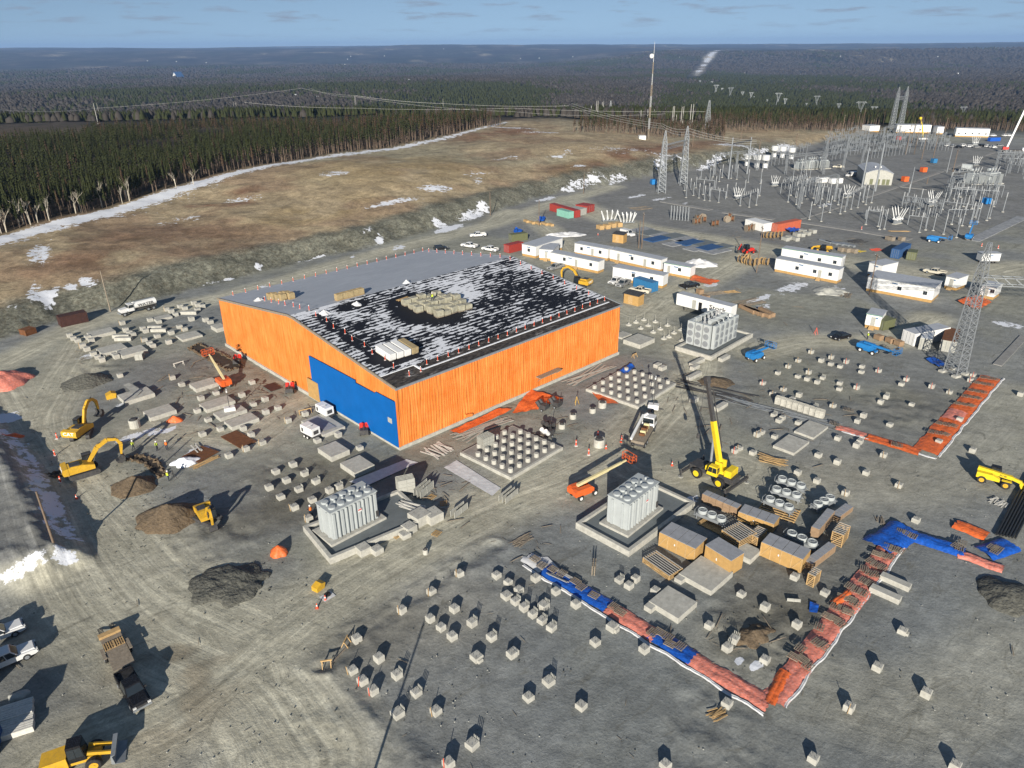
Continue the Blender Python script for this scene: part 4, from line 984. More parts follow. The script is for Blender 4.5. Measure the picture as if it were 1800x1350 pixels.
# ================================================================== TRANSFORMERS ON THEIR PADS
def tx_pad(name, label, L_, F_, R_, inner=.55):
    w = (R_ - F_).length; d = (L_ - F_).length; rz = heading(F_, R_)
    t = thing(name, label, 'pad', (F_.x, F_.y, 0), rz)
    MB().box(0.3, w - .3, .3, d - .3, -.2, .55).build('basin_floor', M['concrete_dark'], t)
    for (x0, x1, y0, y1) in ((0, w, 0, inner), (0, w, d - inner, d), (0, inner, inner, d - inner), (w - inner, w, inner, d - inner)):
        MB().box(x0, x1, y0, y1, -.2, .95, ch=.03).build('kerb_wall', M['concrete'], t)
    return t, w, d
def tank(parent_label, loc, rz, w, d, h, fans=False, z=.6):
    t = thing('transformer', parent_label, 'transformer', (loc.x, loc.y, z), rz)
    MB().box(-w / 2 - .8, w / 2 + .8, -d / 2 - .7, d / 2 + .7, -.05, .32, ch=.03).build('plinth', M['concrete'], t)
    MB().box(-w / 2, w / 2, -d / 2, d / 2, .32, h, ch=.05).build('tank', M['tank'], t)
    MB().box(-w / 2 - .12, w / 2 + .12, -d / 2 - .12, d / 2 + .12, h - .02, h + .09).build('lid', M['tank'], t)
    n = 6
    rib = MB(); rib.box(-.16, .16, -.2, .0, .4, h - .25, ch=.03); rm = rib.mesh('rib', [M['tank']])
    rib2 = MB(); rib2.box(-.06, .06, -.28, .0, .4, h - .12); rm2 = rib2.mesh('stiffener', [M['tank']])
    for i in range(n):
        x = -w / 2 + .35 + i * (w - .7) / (n - 1)
        for sgn in (-1, 1):
            o = link('rib', rm, t, (x, sgn * d / 2, 0), 0 if sgn < 0 else math.pi)
            if i < n - 1: link('stiffener', rm2, t, (x + (w - .7) / (n - 1) / 2, sgn * d / 2, 0), 0 if sgn < 0 else math.pi)
    for i in range(2):
        for sgn in (-1, 1): link('rib', rm, t, (sgn * w / 2, -d / 4 + i * d / 2, 0), sgn * math.pi / 2)
    cap = MB(); cap.lathe([(.52, 0), (.52, .16), (.46, .22), (.2, .24)], 14); cm = cap.mesh('hatch_cover', [M['tank']])
    for i in range(5):
        for j in range(2):
            if i == 4 and j == 1: continue
            link('hatch_cover', cm, t, (-w / 2 + .8 + i * (w - 1.6) / 4, -d / 4 + j * d / 2, h + .09))
    small = MB(); small.lathe([(.16, 0), (.16, .3), (.1, .34)], 8); sm = small.mesh('valve', [M['tank']])
    for i in range(6): link('valve', sm, t, (-w / 2 + .6 + i * (w - 1.2) / 5, 0.05 * (i % 2), h + .09))
    cb = MB(); cb.box(w / 2 * .86, w / 2 * .97, -d / 2 - .34, -d / 2 - .2, .8, 1.7); cb.build('gauge_box', M['steel_dark'], t)
    sg = MB(); sg.box(.4, .95, -d / 2 - .215, -d / 2 - .205, h * .62, h * .72); sg.build('warning_plate', M['white'], t)
    sg = MB(); sg.box(.42, .93, -d / 2 - .222, -d / 2 - .216, h * .67, h * .71); sg.build('warning_stripe', M['red'], t)
    return t
def rect_of(Lp, Fp, Rp):
    rz = heading(Fp, Rp); return (Lp + Rp) / 2, (Rp - Fp).length, (Lp - Fp).length, rz
p1, w1, d1 = tx_pad('transformer_pad', 'grey basin pad with concrete kerb under the near left transformer', q('C1', 235, 1215), q('C1', 520, 1400), q('C1', 1215, 1105))
c, w, d, rz = rect_of(q('C1', 465, 1165, .9), q('C1', 525, 1222, .9), q('C1', 838, 1062, .9))
tank('ribbed grey transformer tank on the near left basin pad', c, rz, w, 3.4, 4.6)
p2_, w2, d2 = tx_pad('transformer_pad', 'grey basin pad with concrete kerb under the transformer by the crates', q('C2', 395, 1185), q('C2', 815, 1350), q('C2', 1275, 1000))
c, w, d, rz = rect_of(q('C2', 680, 1105, .9), q('C2', 785, 1160, .9), q('C2', 988, 1000, .9))
tank('ribbed grey transformer tank on the basin pad by the crates', c, rz, w, 3.3, 4.6)
# far transformer: cooler banks with fans
p3_, w3, d3 = tx_pad('transformer_pad', 'concrete basin pad under the fan cooled transformer beyond the hall', q('B2', 1160, 1085), q('B2', 1390, 1170), q('B2', 1680, 1005))
def fan_tx():
    c = q('B2', 1400, 1050); rz = heading(q('B2', 1390, 1170), q('B2', 1680, 1005))
    t = thing('transformer', 'fan cooled grey transformer on the pad beyond the hall', 'transformer', (c.x, c.y, .6), rz)
    MB().box(-4.5, 4.5, -1.6, 2.2, 0, 4.8, ch=.06).build('tank', M['tank'], t)
    fr = MB(); fr.box(-.85, .85, -.35, .35, .3, 5.6, ch=.04); fm_ = fr.mesh('cooler', [M['tank']])
    fanm = MB(); fanm.cyl((0, 0, 0), (0, -.12, 0), .62, n=16); fn = fanm.mesh('fan', [M['steel']])
    hub = MB(); hub.cyl((0, -.12, 0), (0, -.18, 0), .2, n=10); hb = hub.mesh('fan_hub', [M['steel_dark']])
    for i in range(5):
        x = -4.2 + i * 2.05
        c1 = link('cooler', fm_, t, (x, -2.6, 0))
        for k in range(3):
            f_ = link('fan', fn, c1, (0, -.36, 1.35 + k * 1.6)); 
        c2 = link('cooler', fm_, t, (x, 3.1, 0))
    for k in range(3):
        c1 = link('cooler', fm_, t, (-5.3, -1.2 + k * 1.9, 0), -math.pi / 2)
        for kk in range(3): link('fan', fn, c1, (0, -.36, 1.35 + kk * 1.6))
    bz = MB(); bz.lathe([(.28, 0), (.4, .5), (.2, .6), (.2, 1.5), (.12, 1.6)], 10); bm_ = bz.mesh('bushing', [M['porcelain']])
    for i in range(5): link('bushing', bm_, t, (-3.2 + i * 1.6, .8, 4.8))
    MB().cyl((-3.6, -.6, 5.6), (3.4, -.6, 5.6), .5, n=14).build('conservator', M['tank'], t)
    hp = MB()
    for i in range(4): hp.tube([(-3 + i * 2, -2.4, 5.2), (-3 + i * 2, -2.4, 6.1), (-3 + i * 2, 0, 6.1), (-3 + i * 2, 0, 4.8)], .12, 6)
    hp.build('oil_pipes', M['tank'], t)
fan_tx()

# ================================================================== CRATES AND FAN UNITS
def panel_crate(label, a, b, depth, h, seed, base=.12, battens=4):
    rz = heading(a, b); w = (b - a).length
    t = thing('plywood_crate', label, 'crate', (a.x, a.y, 0), rz)
    MB().box(0, w, 0, depth, base, h).build('body', M['ply'], t)
    MB().box(.1, w - .1, .15, depth - .15, 0, base).build('skid', M['old_wood'], t)
    for k in range(battens):
        x0 = k * w / battens; MB().box(x0 + .03, x0 + w / battens - .03, .0 + .02, depth - .02, h + .004, h + .07).build('lid_panel', M['crate_top'], t)
    bt = MB()
    for k in range(battens + 1):
        x = min(max(k * w / battens, .06), w - .06); bt.box(x - .06, x + .06, -.04, -.002, base, h)
    bt.build('battens', M['wood'], t)
    for k in (0, battens - 1):
        x0 = k * w / battens; dg = MB(); dg.bar((x0 + .08, -.03, base + .05), (x0 + w / battens - .08, -.03, h - .05), .04, .1); dg.build('brace', M['wood'], t)
    MB().box(w * .43, w * .46, -.052, -.045, h * .55, h * .68).build('label_sheet', M['white'], t)
    return t
def plain_crate(label, a, b, depth, h):
    rz = heading(a, b); w = (b - a).length
    t = thing('plywood_crate', label, 'crate', (a.x, a.y, 0), rz)
    for k in range(4): MB().box(k * w / 4 + .005, (k + 1) * w / 4 - .005, 0, depth, .1, h).build('body_panel', M['ply'], t)
    MB().box(-.03, w + .03, -.03, depth + .03, h + .003, h + .09).build('lid', M['crate_top'], t)
    MB().box(.1, w - .1, .1, depth - .1, 0, .1).build('skid', M['old_wood'], t)
    MB().box(w * .45, w * .49, -.012, -.005, h * .5, h * .65).build('label_sheet', M['white'], t)
    return t
def slat_crate(label, a, b, depth, h, ns=7):
    rz = heading(a, b); w = (b - a).length
    t = thing('slatted_crate', label, 'crate', (a.x, a.y, 0), rz)
    MB().box(.12, w - .12, .12, depth - .12, .1, h * .55).build('contents', M['steel_dark'], t)
    for f in range(2):
        y = 0 if f == 0 else depth
        for k in range(ns):
            z = .1 + k * (h - .2) / (ns - 1); MB().box(0, w, y - .02, y + .02, z - .05, z + .05).build('slat', M['wood'], t)
        dg = MB(); dg.bar((.05, y - .04, .1), (w - .05, y - .04, h - .08), .03, .09); dg.build('brace', M['wood'], t)
    for f in range(2):
        x = 0 if f == 0 else w
        for k in range(ns):
            z = .1 + k * (h - .2) / (ns - 1); MB().box(x - .02, x + .02, .03, depth - .03, z - .05, z + .05).build('slat', M['wood'], t)
    for x in (0, w):
        for y in (0, depth): MB().box(x - .05, x + .05, y - .05, y + .05, 0, h).build('corner_post', M['wood'], t)
    n = max(5, int(depth / .34))
    for k in range(n):
        y = .06 + k * (depth - .12) / (n - 1); MB().box(-.05, w + .05, y - .06, y + .06, h + .002, h + .045).build('top_slat', M['grey_wood'], t)
    return t
X = lambda x, y: q('X', x, y)
panel_crate('large plywood crate with grey lid panels against the transformer pad', X(128, 662), X(425, 805), 3.0, 2.2, 1)
plain_crate('plain plywood crate with flat grey lid in front of the slatted crates', X(505, 788), X(715, 922), 2.6, 2.5)
panel_crate('large plywood crate with grey lid panels nearest the orange tarp', X(968, 745), X(1310, 895), 2.6, 2.2, 3)
panel_crate('long plywood crate with grey lid panels in the middle of the crates', X(785, 452), X(1080, 560), 2.3, 1.5, 4)
slat_crate('big slatted wooden crate in the middle of the crates', X(648, 620), X(790, 715), 3.3, 1.8)
slat_crate('smaller slatted crate behind the big slatted one', X(872, 640), X(945, 675), 2.4, 1.6)
slat_crate('low wide slatted crate lying in front of the large plywood crate', X(0, 800), X(215, 952), 2.4, .8, 4)
slat_crate('tall slatted crate at the right end of the cartons', X(1560, 640), X(1650, 675), 2.6, 2.0)
slat_crate('small slatted crate nearest the orange tarp strip', X(1360, 985), X(1415, 1012), 1.6, 1.8)
def carton_stack(label, a, b, depth, h, n):
    rz = heading(a, b); w = (b - a).length
    t = thing('carton_stack', label, 'cartons', (a.x, a.y, 0), rz)
    MB().box(0, w, 0.05, depth - .05, 0, .14).build('pallet', M['old_wood'], t)
    for k in range(n):
        x0 = k * w / n
        for z0, z1 in ((.14, .14 + (h - .14) / 2 - .01), (.14 + (h - .14) / 2, h)):
            MB().box(x0 + .02, x0 + w / n - .02, 0, depth, z0, z1, ch=.03).build('carton', M['card'], t)
        MB().box(x0 + .04, x0 + w / n - .04, .03, depth - .03, h + .002, h + .03).build('cover_sheet', M['crate_top'], t)
    return t
carton_stack('long row of brown cartons right behind the transformer pad corner', X(485, 300), X(775, 425), 1.3, 1.5, 5)
carton_stack('upper long row of brown cartons left of the tall slatted crate', X(1455, 610), X(1585, 450), 1.1, 1.6, 5)
carton_stack('lower long row of brown cartons above the small slatted crate', X(1395, 880), X(1600, 720), 1.1, 1.2, 6)
carton_stack('dark low row of cartons next to the last fan unit', X(1625, 470), X(1745, 380), 1.2, .9, 4)
def fan_unit_proto():
    t = thing('fan_unit', '', 'cooling fan unit', (0, 0, 0), 0, 'cooling fan units')
    fr = MB(); fr.box(-2.1, 2.1, -.6, .6, .55, .85); fr.bar((-2.4, -.6, .5), (2.4, -.6, .5), .1); fr.bar((-2.4, .6, .5), (2.4, .6, .5), .1)
    fr.build('frame', M['steel'], t)
    for x in (-1.9, 1.9):
        for y in (-.6, .6): MB().bar((x, y, 0), (x, y, .55), .12).build('leg', M['steel'], t)
    fn = MB(); fn.lathe([(.6, 0), (.66, .1), (.66, .48), (.6, .55), (.52, .55), (.5, .4)], 18); f = fn.mesh('fan_shroud', [M['tank']])
    gr = MB()
    for k in range(6): gr.bar((-.5 * math.cos(k * .52), -.5 * math.sin(k * .52), .5), (.5 * math.cos(k * .52), .5 * math.sin(k * .52), .5), .03)
    gr.lathe([(.14, .42), (.14, .54)], 8); g = gr.mesh('fan_grille', [M['steel']])
    for x in (-1.38, 0, 1.38):
        s = link('fan_shroud', f, t, (x, 0, .85)); link('fan_grille', g, s)
    e = MB(); e.tube([(-2.3, -.5, .5), (-2.3, -.5, 1.3), (-2.3, .5, 1.3), (-2.3, .5, .5)], .04, 5); e.build('end_rail', M['steel'], t)
    return t
fu = fan_unit_proto(); fl = []
FU = [((1100, 150), (1355, 240), 'rearmost of the three fan units on one pallet'), ((1040, 235), (1330, 320), 'middle of the three fan units on one pallet'), ((985, 310), (1270, 430), 'nearest of the three fan units on one pallet'),
      ((1390, 400), (1600, 290), 'fan unit turned the other way behind the black sheet'), ((1160, 590), (1470, 730), 'fan unit right behind the nearest large plywood crate'), ((445, 420), (690, 520), 'fan unit on a pallet next to the brown cartons')]
for i, (a, b, lab) in enumerate(FU):
    A_, B_ = X(*a), X(*b); c = (A_ + B_) / 2; o = fu if i == 0 else dup(fu, c, 0)
    o.location = (c.x, c.y, .25 if i < 3 or i == 5 else .1); o.rotation_euler.z = heading(A_, B_); o['label'] = lab
def timber_skid(label, a, b, d):
    rz = heading(a, b); w = (b - a).length; t = thing('timber_skid', label, 'skid', (a.x, a.y, 0), rz)
    for k in range(6): MB().box(0, w, k * d / 6, k * d / 6 + .2, .14, .22).build('plank', M['wood'], t)
    for k in range(4): MB().box(k * (w - .2) / 3, k * (w - .2) / 3 + .2, 0, d, 0, .14).build('bearer', M['wood'], t)
timber_skid('timber skid under the three fan units', X(950, 375), X(1260, 475), 3.6)
timber_skid('timber skid under the single fan unit by the cartons', X(450, 480), X(650, 580), 1.8)

# ================================================================== TARPS AND PALLETS
def tarp(name, label, a, b, w, m, seed=0, h=.1, plank=.55, edge=.0, jag=.5, cat='tarp', lift=.03):
    L_ = (b - a).length; n = max(6, int(L_ / .28)); k = 13; rd = np.random.default_rng(seed)
    ex = (b - a).normalized(); ey = Vector((-ex.y, ex.x, 0))
    V = []
    for i in range(n + 1):
        s = L_ * i / n
        for j in range(k):
            f = j / (k - 1) * 2 - 1
            ww = w / 2 * (1 + jag * .25 * (float(vnoise(np.array([s]), np.array([f * 3 + seed]), 1.6, 2, seed % 3)[0]) - .5) * (abs(f) > .8))
            p = a + ex * (s + (jag * .5 * (rd.random() - .5) if i in (0, n) else 0)) + ey * (f * ww + .55 * (float(vnoise(np.array([s + seed * 9]), np.array([seed * 3.0]), 2.3, 2, 1)[0]) - .5))
            z = lift + h * (1 - abs(f) ** 4) * (.55 + .8 * float(vnoise(np.array([p.x]), np.array([p.y]), 1.1, 2, 1)[0])) + .05 * (abs(math.sin(f * 7.5)) > .35) * (abs(f) < .8) - .03 * (s % 1.5 < .3) * (abs(f) < .85)
            z += .10 * float(vnoise(np.array([p.x * 2.5 + seed]), np.array([p.y * .8]), .55, 1, 2)[0])
            V.append((p.x - a.x, p.y - a.y, z))
    F = [(i * k + j, i * k + j + 1, (i + 1) * k + j + 1, (i + 1) * k + j) for i in range(n) for j in range(k - 1)]
    me = bpy.data.meshes.new(name); me.from_pydata(V, [], F); me.materials.append(M[m])
    o = link(name, me, None, (a.x, a.y, 0)); smooth(o)
    return tag(o, label, cat)
pal = MB()
for k in range(5): pal.box(-.6, .6, -.5 + k * .225, -.5 + k * .225 + .1, .11, .14)
for y in (-.48, 0, .42): pal.box(-.6, .6, y, y + .06, .02, .105)
for x in (-.58, -.04, .5): pal.box(x, x + .09, -.5, .5, 0, .02)
palm = pal.mesh('pallet', [M['old_wood']]); palm2 = pal.mesh('pallet', [M['wood']])
def pallet(p, rz, z=.3, m=None):
    return tag(link('pallet', m or palm, None, (p.x, p.y, z), rz), '', 'pallet')
a0 = at(925, 980); a1 = at(1352, 1240); ax_ = (a1 - a0); rz1 = heading(a0, a1)
segs = [(0, .10, 'white_sheet', 'white sheet at the far end of the long lower tarp strip'), (.10, .40, 'blue_tarp', 'long blue tarp in the lower tarp strip'), (.40, .60, 'pink_tarp', 'faded orange tarp between the two blue ones in the lower strip'),
        (.58, .74, 'blue_tarp', 'shorter blue tarp in the lower tarp strip'), (.72, 1.0, 'pink_tarp', 'faded orange tarp at the near corner of the tarp strips')]
for i, (f0, f1, m, lab) in enumerate(segs): tarp('tarp', lab, a0 + ax_ * f0, a0 + ax_ * f1, 2.3, m, i, lift=.03 + .03 * (i % 2))
tarp('sheet', 'white edge sheet along the lower tarp strip', a0 + ax_ * .02 + Vector((-.95, -1.1, 0)), a1 + Vector((-.95, -1.1, 0)), .45, 'white_sheet', 9, .06, 1.5, lift=.0)
lst = []
for f, o_, r_ in ((.04, .2, 0), (.085, -.1, .1), (.13, .3, 0), (.17, .5, .1), (.235, .5, 0), (.27, .2, 0), (.33, .1, .1), (.415, .2, 0), (.45, .0, .05), (.585, -.1, 0), (.60, .5, 0), (.635, .5, .05), (.655, -.2, .1), (.685, .3, 0)):
    p = a0 + ax_ * f + Vector((-ax_.y, ax_.x, 0)).normalized() * o_; lst.append(pallet(p, rz1 + math.pi / 2 * (len(lst) % 2) + r_, .36))
number(lst, '{} pallet lying on the lower blue and orange tarp strip', 'pallets on the lower strip')
b0 = at(1358, 1232); b1 = at(1572, 955); bx_ = b1 - b0; rz2 = heading(b0, b1)
tarp('tarp', 'near half of the orange tarp strip running up to the blue corner', b0, b0 + bx_ * .52, 2.5, 'pink_tarp', 11)
tarp('tarp', 'far half of the orange tarp strip next to the blue corner', b0 + bx_ * .5, b1, 2.6, 'pink_tarp', 12, lift=.06)
tarp('tarp', 'bright orange tarp fold across the orange strip', b0 + bx_ * .52 + Vector((-1.2, .4, 0)), b0 + bx_ * .60 + Vector((-.6, .3, 0)), 1.0, 'orange_tarp', 14, .35, lift=.2)
tarp('tarp', 'crumpled orange tarp end at the near corner', b0 + Vector((-.6, -.4, 0)), b0 + bx_ * .14 + Vector((-.8, 0, 0)), 1.2, 'orange_tarp', 15, .12, lift=.1)
tarp('sheet', 'white edge sheet along the orange tarp strip', b0 + Vector((1.0, -.85, 0)), b1 + Vector((1.1, -.8, 0)), .4, 'white_sheet', 16, .06, 1.5, lift=.0)
lst = []
for f in (.19, .24, .30, .36, .43, .50, .56, .63, .69, .75, .81, .88, .94):
    for k in (-1, 0, 1):
        if random.random() < .22: continue
        p = b0 + bx_ * (f + random.uniform(-.008, .008)) + Vector((-bx_.y, bx_.x, 0)).normalized() * (k * .78 + random.uniform(-.1, .1))
        lst.append(pallet(p, rz2 + random.choice((0, math.pi / 2)) + random.uniform(-.25, .25), .38 + random.uniform(0, .06)))
number(lst[:len(lst) // 2], '{} pallet on the near half of the orange tarp strip', 'pallets on the orange strip')
number(lst[len(lst) // 2:], '{} pallet on the far half of the orange tarp strip', 'pallets on the orange strip')
tarp('tarp', 'big crumpled blue tarp on the corner of the orange strip', q('C3', 760, 1290), q('C3', 960, 1150), 4.2, 'blue_tarp', 21, .5)
tarp('tarp', 'blue tarp strip between the blue corner and the pipes', q('C3', 930, 1170), q('C3', 1370, 1330), 2.6, 'blue_tarp', 22, .4)
tarp('tarp', 'pale orange tarp at the end of the blue strip', q('C3', 1330, 1330), q('C3', 1640, 1440), 1.9, 'pink_tarp', 23, .25)
tarp('tarp', 'blue tarp under the pallets below the black pipes', q('C3', 1500, 1330), q('C3', 1690, 1260), 3.0, 'blue_tarp', 24, .3)
tarp('tarp', 'orange tarp lying alone left of the black pipes', q('C3', 1310, 1120), q('C3', 1530, 1210), 2.6, 'orange_tarp', 25, .3)
lst = []
for x, y in ((920, 1190), (965, 1205), (1005, 1222), (830, 1295), (875, 1310), (915, 1325), (1310, 1290), (1350, 1270), (1330, 1310), (1560, 1300), (1600, 1310), (1580, 1330)):
    lst.append(pallet(q('C3', x, y), GRID + random.uniform(-.2, .2), .48))
number(lst, '{} pallet on the blue tarps by the black pipes', 'pallets on the blue tarps')
# upper orange strip
c0 = q('C3', 480, 440); c1 = q('C3', 1060, 620); c2 = q('C3', 1150, 540); c3 = q('C3', 1555, 95)
tarp('tarp', 'thin orange tarp strip leading to the upper corner', c0, c0 + (c1 - c0) * .36, 2.1, 'pink_tarp', 31)
tarp('tarp', 'bright orange tarp strip just before the upper corner', c0 + (c1 - c0) * .38, c1, 2.6, 'orange_tarp', 32)
tarp('tarp', 'near half of the upper orange tarp strip', c1 + Vector((1, .3, 0)), c2 + (c3 - c2) * .45, 3.8, 'orange_tarp', 33)
tarp('tarp', 'pale patch in the upper orange tarp strip', c2 + (c3 - c2) * .28, c2 + (c3 - c2) * .42, 3.0, 'pink_tarp', 35, lift=.18)
tarp('tarp', 'far half of the upper orange tarp strip', c2 + (c3 - c2) * .44, c3, 3.6, 'orange_tarp', 34)
tarp('sheet', 'white edge sheet under the upper orange strip', c0 + Vector((.2, -1.5, 0)), c1 + Vector((1.6, -1.9, 0)), .5, 'white_sheet', 36, .06, 1.5, lift=0)
tarp('sheet', 'white edge sheet right of the upper orange strip', c1 + Vector((2.2, -1.4, 0)), c3 + Vector((2.1, -.6, 0)), .45, 'white_sheet', 37, .06, 1.5, lift=0)
lst = []
for f in (.08, .2, .5, .62, .72, .85, .95):
    for k in (-1, 0, 1):
        p = c2 + (c3 - c2) * f + Vector((k * 1.0, k * -.5, 0)); lst.append(pallet(p, GRID + random.uniform(-.3, .3), .45))
number(lst, '{} pallet on the upper orange tarp strip', 'pallets on the upper orange strip')
lst = [pallet(q('C3', x, y), GRID + .3, .42) for x, y in ((450, 425), (480, 440), (880, 575), (910, 585), (545, 330), (575, 338))]
number(lst, '{} pallet along the thin orange strip', 'pallets along the thin strip')
# pipes at the right edge
lst = []
for k in range(7):
    a = q('C3', 1590 + k * 22, 1200 + k * 4); b = q('C3', 1810 + k * 22, 780 + k * 4)
    lst.append(tag(MB().cyl((0, 0, .25), tuple(b - a + Vector((0, 0, .25))), .14, n=8).build('black_pipe', M['pipe_black'], None, a), '', 'pipe'))
number(lst, '{} long black pipe at the right edge of the site', 'black pipes')
# white sheets
def sheet4(label, pts, m='white_sheet', h=.12, seed=0, n=16, name='sheet', cat='sheet'):
    P = [Vector(p) for p in pts]; V = []
    for i in range(n + 1):
        for j in range(n + 1):
            u, v = i / n, j / n
            p = (P[0] * (1 - u) + P[1] * u) * (1 - v) + (P[3] * (1 - u) + P[2] * u) * v
            V.append((p.x - P[0].x, p.y - P[0].y, .06 + h * float(vnoise(np.array([p.x]), np.array([p.y]), 1.3, 3, seed)[0])))
    F = [(i * (n + 1) + j, i * (n + 1) + j + 1, (i + 1) * (n + 1) + j + 1, (i + 1) * (n + 1) + j) for i in range(n) for j in range(n)]
    me = bpy.data.meshes.new(name); me.from_pydata(V, [], F); me.materials.append(M[m])
    return tag(smooth(link(name, me, None, (P[0].x, P[0].y, 0))), label, cat)
sheet4('long white sheet behind the near left transformer', [q('C1', 650, 825), q('C1', 760, 860), q('C1', 1135, 690), q('C1', 1050, 668)])
sheet4('white sheet with a hose loop beside the road', [q('C1', 1310, 725), q('C1', 1650, 925), q('C1', 1710, 870), q('C1', 1400, 675)], seed=2)
sheet4('white sheet in the mud where the lower tarp strip starts', [q('C2', 60, 1350), q('D2', 250, -40), q('D2', 420, 60), q('D2', 250, -120)], seed=1)
sheet4('brown tarp on the slab right of the left generator', [q('C1', 350, 400, .78), q('C1', 480, 470, .78), q('C1', 560, 440, .78), q('C1', 430, 360, .78)], 'crate_top', .1, 1).location.z = .72
sheet4('blue sheet folded on the slab beside the bucket', [q('C0', 870, 175), q('C0', 960, 255), q('C0', 1000, 215), q('C0', 910, 160)], 'container_grey', .2, 3).location.z = .75
sheet4('blue tarp scrap on the far pier pad corner', [q('C2', 740, 75), q('C2', 790, 95), q('C2', 860, 40), q('C2', 820, 20)], 'blue_tarp', .7, 3, cat='tarp').location.z = .5
sheet4('crumpled blue tarp by the lattice tower foot', [q('B3', 1100, 1165), q('B3', 1190, 1225), q('B3', 1250, 1200), q('B3', 1150, 1150)], 'blue_tarp', .6, 1, cat='tarp')
sheet4('small crumpled blue tarp near the orange strip', [q('D3', 285, 270), q('D3', 340, 280), q('D3', 355, 220), q('D3', 290, 200)], 'blue_tarp', .5, 2, cat='tarp')
sheet4('orange tarp spread between the pier pad and the hall', [q('C2', 530, 170), q('C2', 620, 285), q('C2', 745, 285), q('C2', 590, 180)], 'orange_tarp', .5, 3, cat='tarp')
sheet4('orange tarp heap left of the pipes along the hall wall', [q('C2', 0, 360), q('C2', 170, 330), q('C2', 360, 260), q('C2', 120, 190)], 'orange_tarp', .9, 2, cat='tarp')
sheet4('orange tarp along the foot of the long orange wall', [q('C1', 1350, 480), q('C1', 1420, 500), q('C1', 1787, 330), q('C1', 1700, 320)], 'orange_tarp', .6, 1, cat='tarp')
sheet4('orange tarp behind the parked black truck near the offices', [q('B2', 1240, 610), q('B2', 1380, 645), q('B2', 1450, 620), q('B2', 1270, 575)], 'orange_tarp', .6, 1, cat='tarp')
sheet4('orange tarp heap in front of the small white office at right', [q('B3', 1320, 760), q('B3', 1460, 820), q('B3', 1565, 770), q('B3', 1440, 720)], 'orange_tarp', .8, 1, cat='tarp')
heap('orange_bag', 'round orange bag at the left corner of the near transformer pad', 'bag', q('C1', 160, 1320), 1.15, 1.3, M['orange_tarp'], 14, 3, .9, sharp=.6, rough=.3)
heap('orange_bag', 'orange covered heap by the dark shadow near the slabs', 'bag', q('C0', 1220, 400), 1.5, 1.1, M['orange_tarp'], 14, 4, .55, .2, sharp=.6, rough=.3)
heap('tarp_heap', 'big pink orange tarp heap at the left picture edge', 'tarp', q('B0', -20, 1330), 6.0, 2.6, M['pink_tarp'], 20, 5, .8, .7, sharp=.7, rough=.4)
heap('tarp_heap', 'orange tarp heap in the snow at the left picture edge', 'tarp', q('C0', 10, 540), 3.0, 1.3, M['orange_tarp'], 18, 6, .6, .6, sharp=.7, rough=.4)
# soil heaps
heap('gravel_heap', 'dark gravel heap below the left excavators', 'soil heap', q('D0', 1640, 60), 4.4, .9, M['dark_soil'], 26, 8, 1.1, 1.2, sharp=.6, rough=.3)
heap('soil_heap', 'large brown soil heap beside the lowest excavator', 'soil heap', q('C0', 1190, 1080), 4.4, 2.6, M['soil'], 24, 9, .9, .3, sharp=.95)
heap('soil_heap', 'smaller brown soil heap beside the trench', 'soil heap', q('C0', 940, 855), 3.4, 1.9, M['soil'], 22, 10, .8, .3, sharp=.95)
heap('gravel_heap', 'grey gravel heap at the left end of the concrete yard', 'soil heap', q('B0', 600, 1320), 5.0, 2.0, M['dark_soil'], 22, 11, .8, .5)
heap('gravel_heap', 'dark wet gravel heap near the right picture edge', 'soil heap', q('D3', 1680, 160), 3.4, 1.2, M['dark_soil'], 24, 12, 1.0, 0, sharp=.7)
heap('soil_heap', 'low soil heap beyond the tarp pier pad', 'soil heap', q('C2', 1420, 130), 3.6, 1.0, M['soil'], 20, 13, .8)
heap('soil_heap', 'low muddy heap in the corner between tarp strips', 'soil heap', q('D2', 1680, 430), 3.0, .8, M['soil'], 20, 14, .6, .4, rough=.35)
heap('snow_heap', 'white snow heap beside the trench and the rusty plate', 'snow heap', q('C0', 1290, 690), 2.2, 1.0, M['snow'], 18, 15, .7, .2, sharp=.6, rough=.35)
heap('rock_heap', 'heap of white stones above the office trailers', 'rock heap', q('B2', 1310, 495), 5.0, 1.6, M['white_sheet'], 22, 16, .7, 0, sharp=.7, rough=.4)
heap('rock_heap', 'pale stone heap left of the lower long office', 'rock heap', q('B3', 425, 690), 5.2, 1.2, M['container_grey'], 22, 17, .7, 0, sharp=.7, rough=.4)
heap('rock_heap', 'pale gravel heap behind the office roofs', 'rock heap', q('B2', 380, 290), 6, 1.2, M['white_sheet'], 22, 18, .5, 0, sharp=.7, rough=.4)
# trench by the excavators
def pit(label, pts, rim=.25):
    t = thing('trench', label, 'trench', pts[0])
    P = [p - pts[0] for p in pts]; n = len(P)
    mb = MB(); mb.add([(p.x, p.y, .10) for p in P], [tuple(range(n))]); mb.build('dark_trench_sheet', M['hole'], t)  # flat sheet just above grade; its dark colour stands in for the depth
    mb = MB()
    for i in range(n):
        a, b = P[i], P[(i + 1) % n]
        for k in range(max(2, int((b - a).length / .5))):
            f = k / max(2, int((b - a).length / .5)); c = a.lerp(b, f)
            mb.cb((c.x + random.uniform(-.2, .2), c.y + random.uniform(-.2, .2), .1), (random.uniform(.3, .7), random.uniform(.3, .7), random.uniform(.15, .45)), random.random() * 3, random.random(), random.random())
    mb.build('spoil_edge', M['soil'], t)
pit('dark bent trench between the excavators and the snow heap', [q('C0', 890, 665), q('C0', 1010, 700), q('C0', 1115, 790), q('C0', 1165, 770), q('C0', 1110, 690), q('C0', 1020, 650), q('C0', 950, 640)])
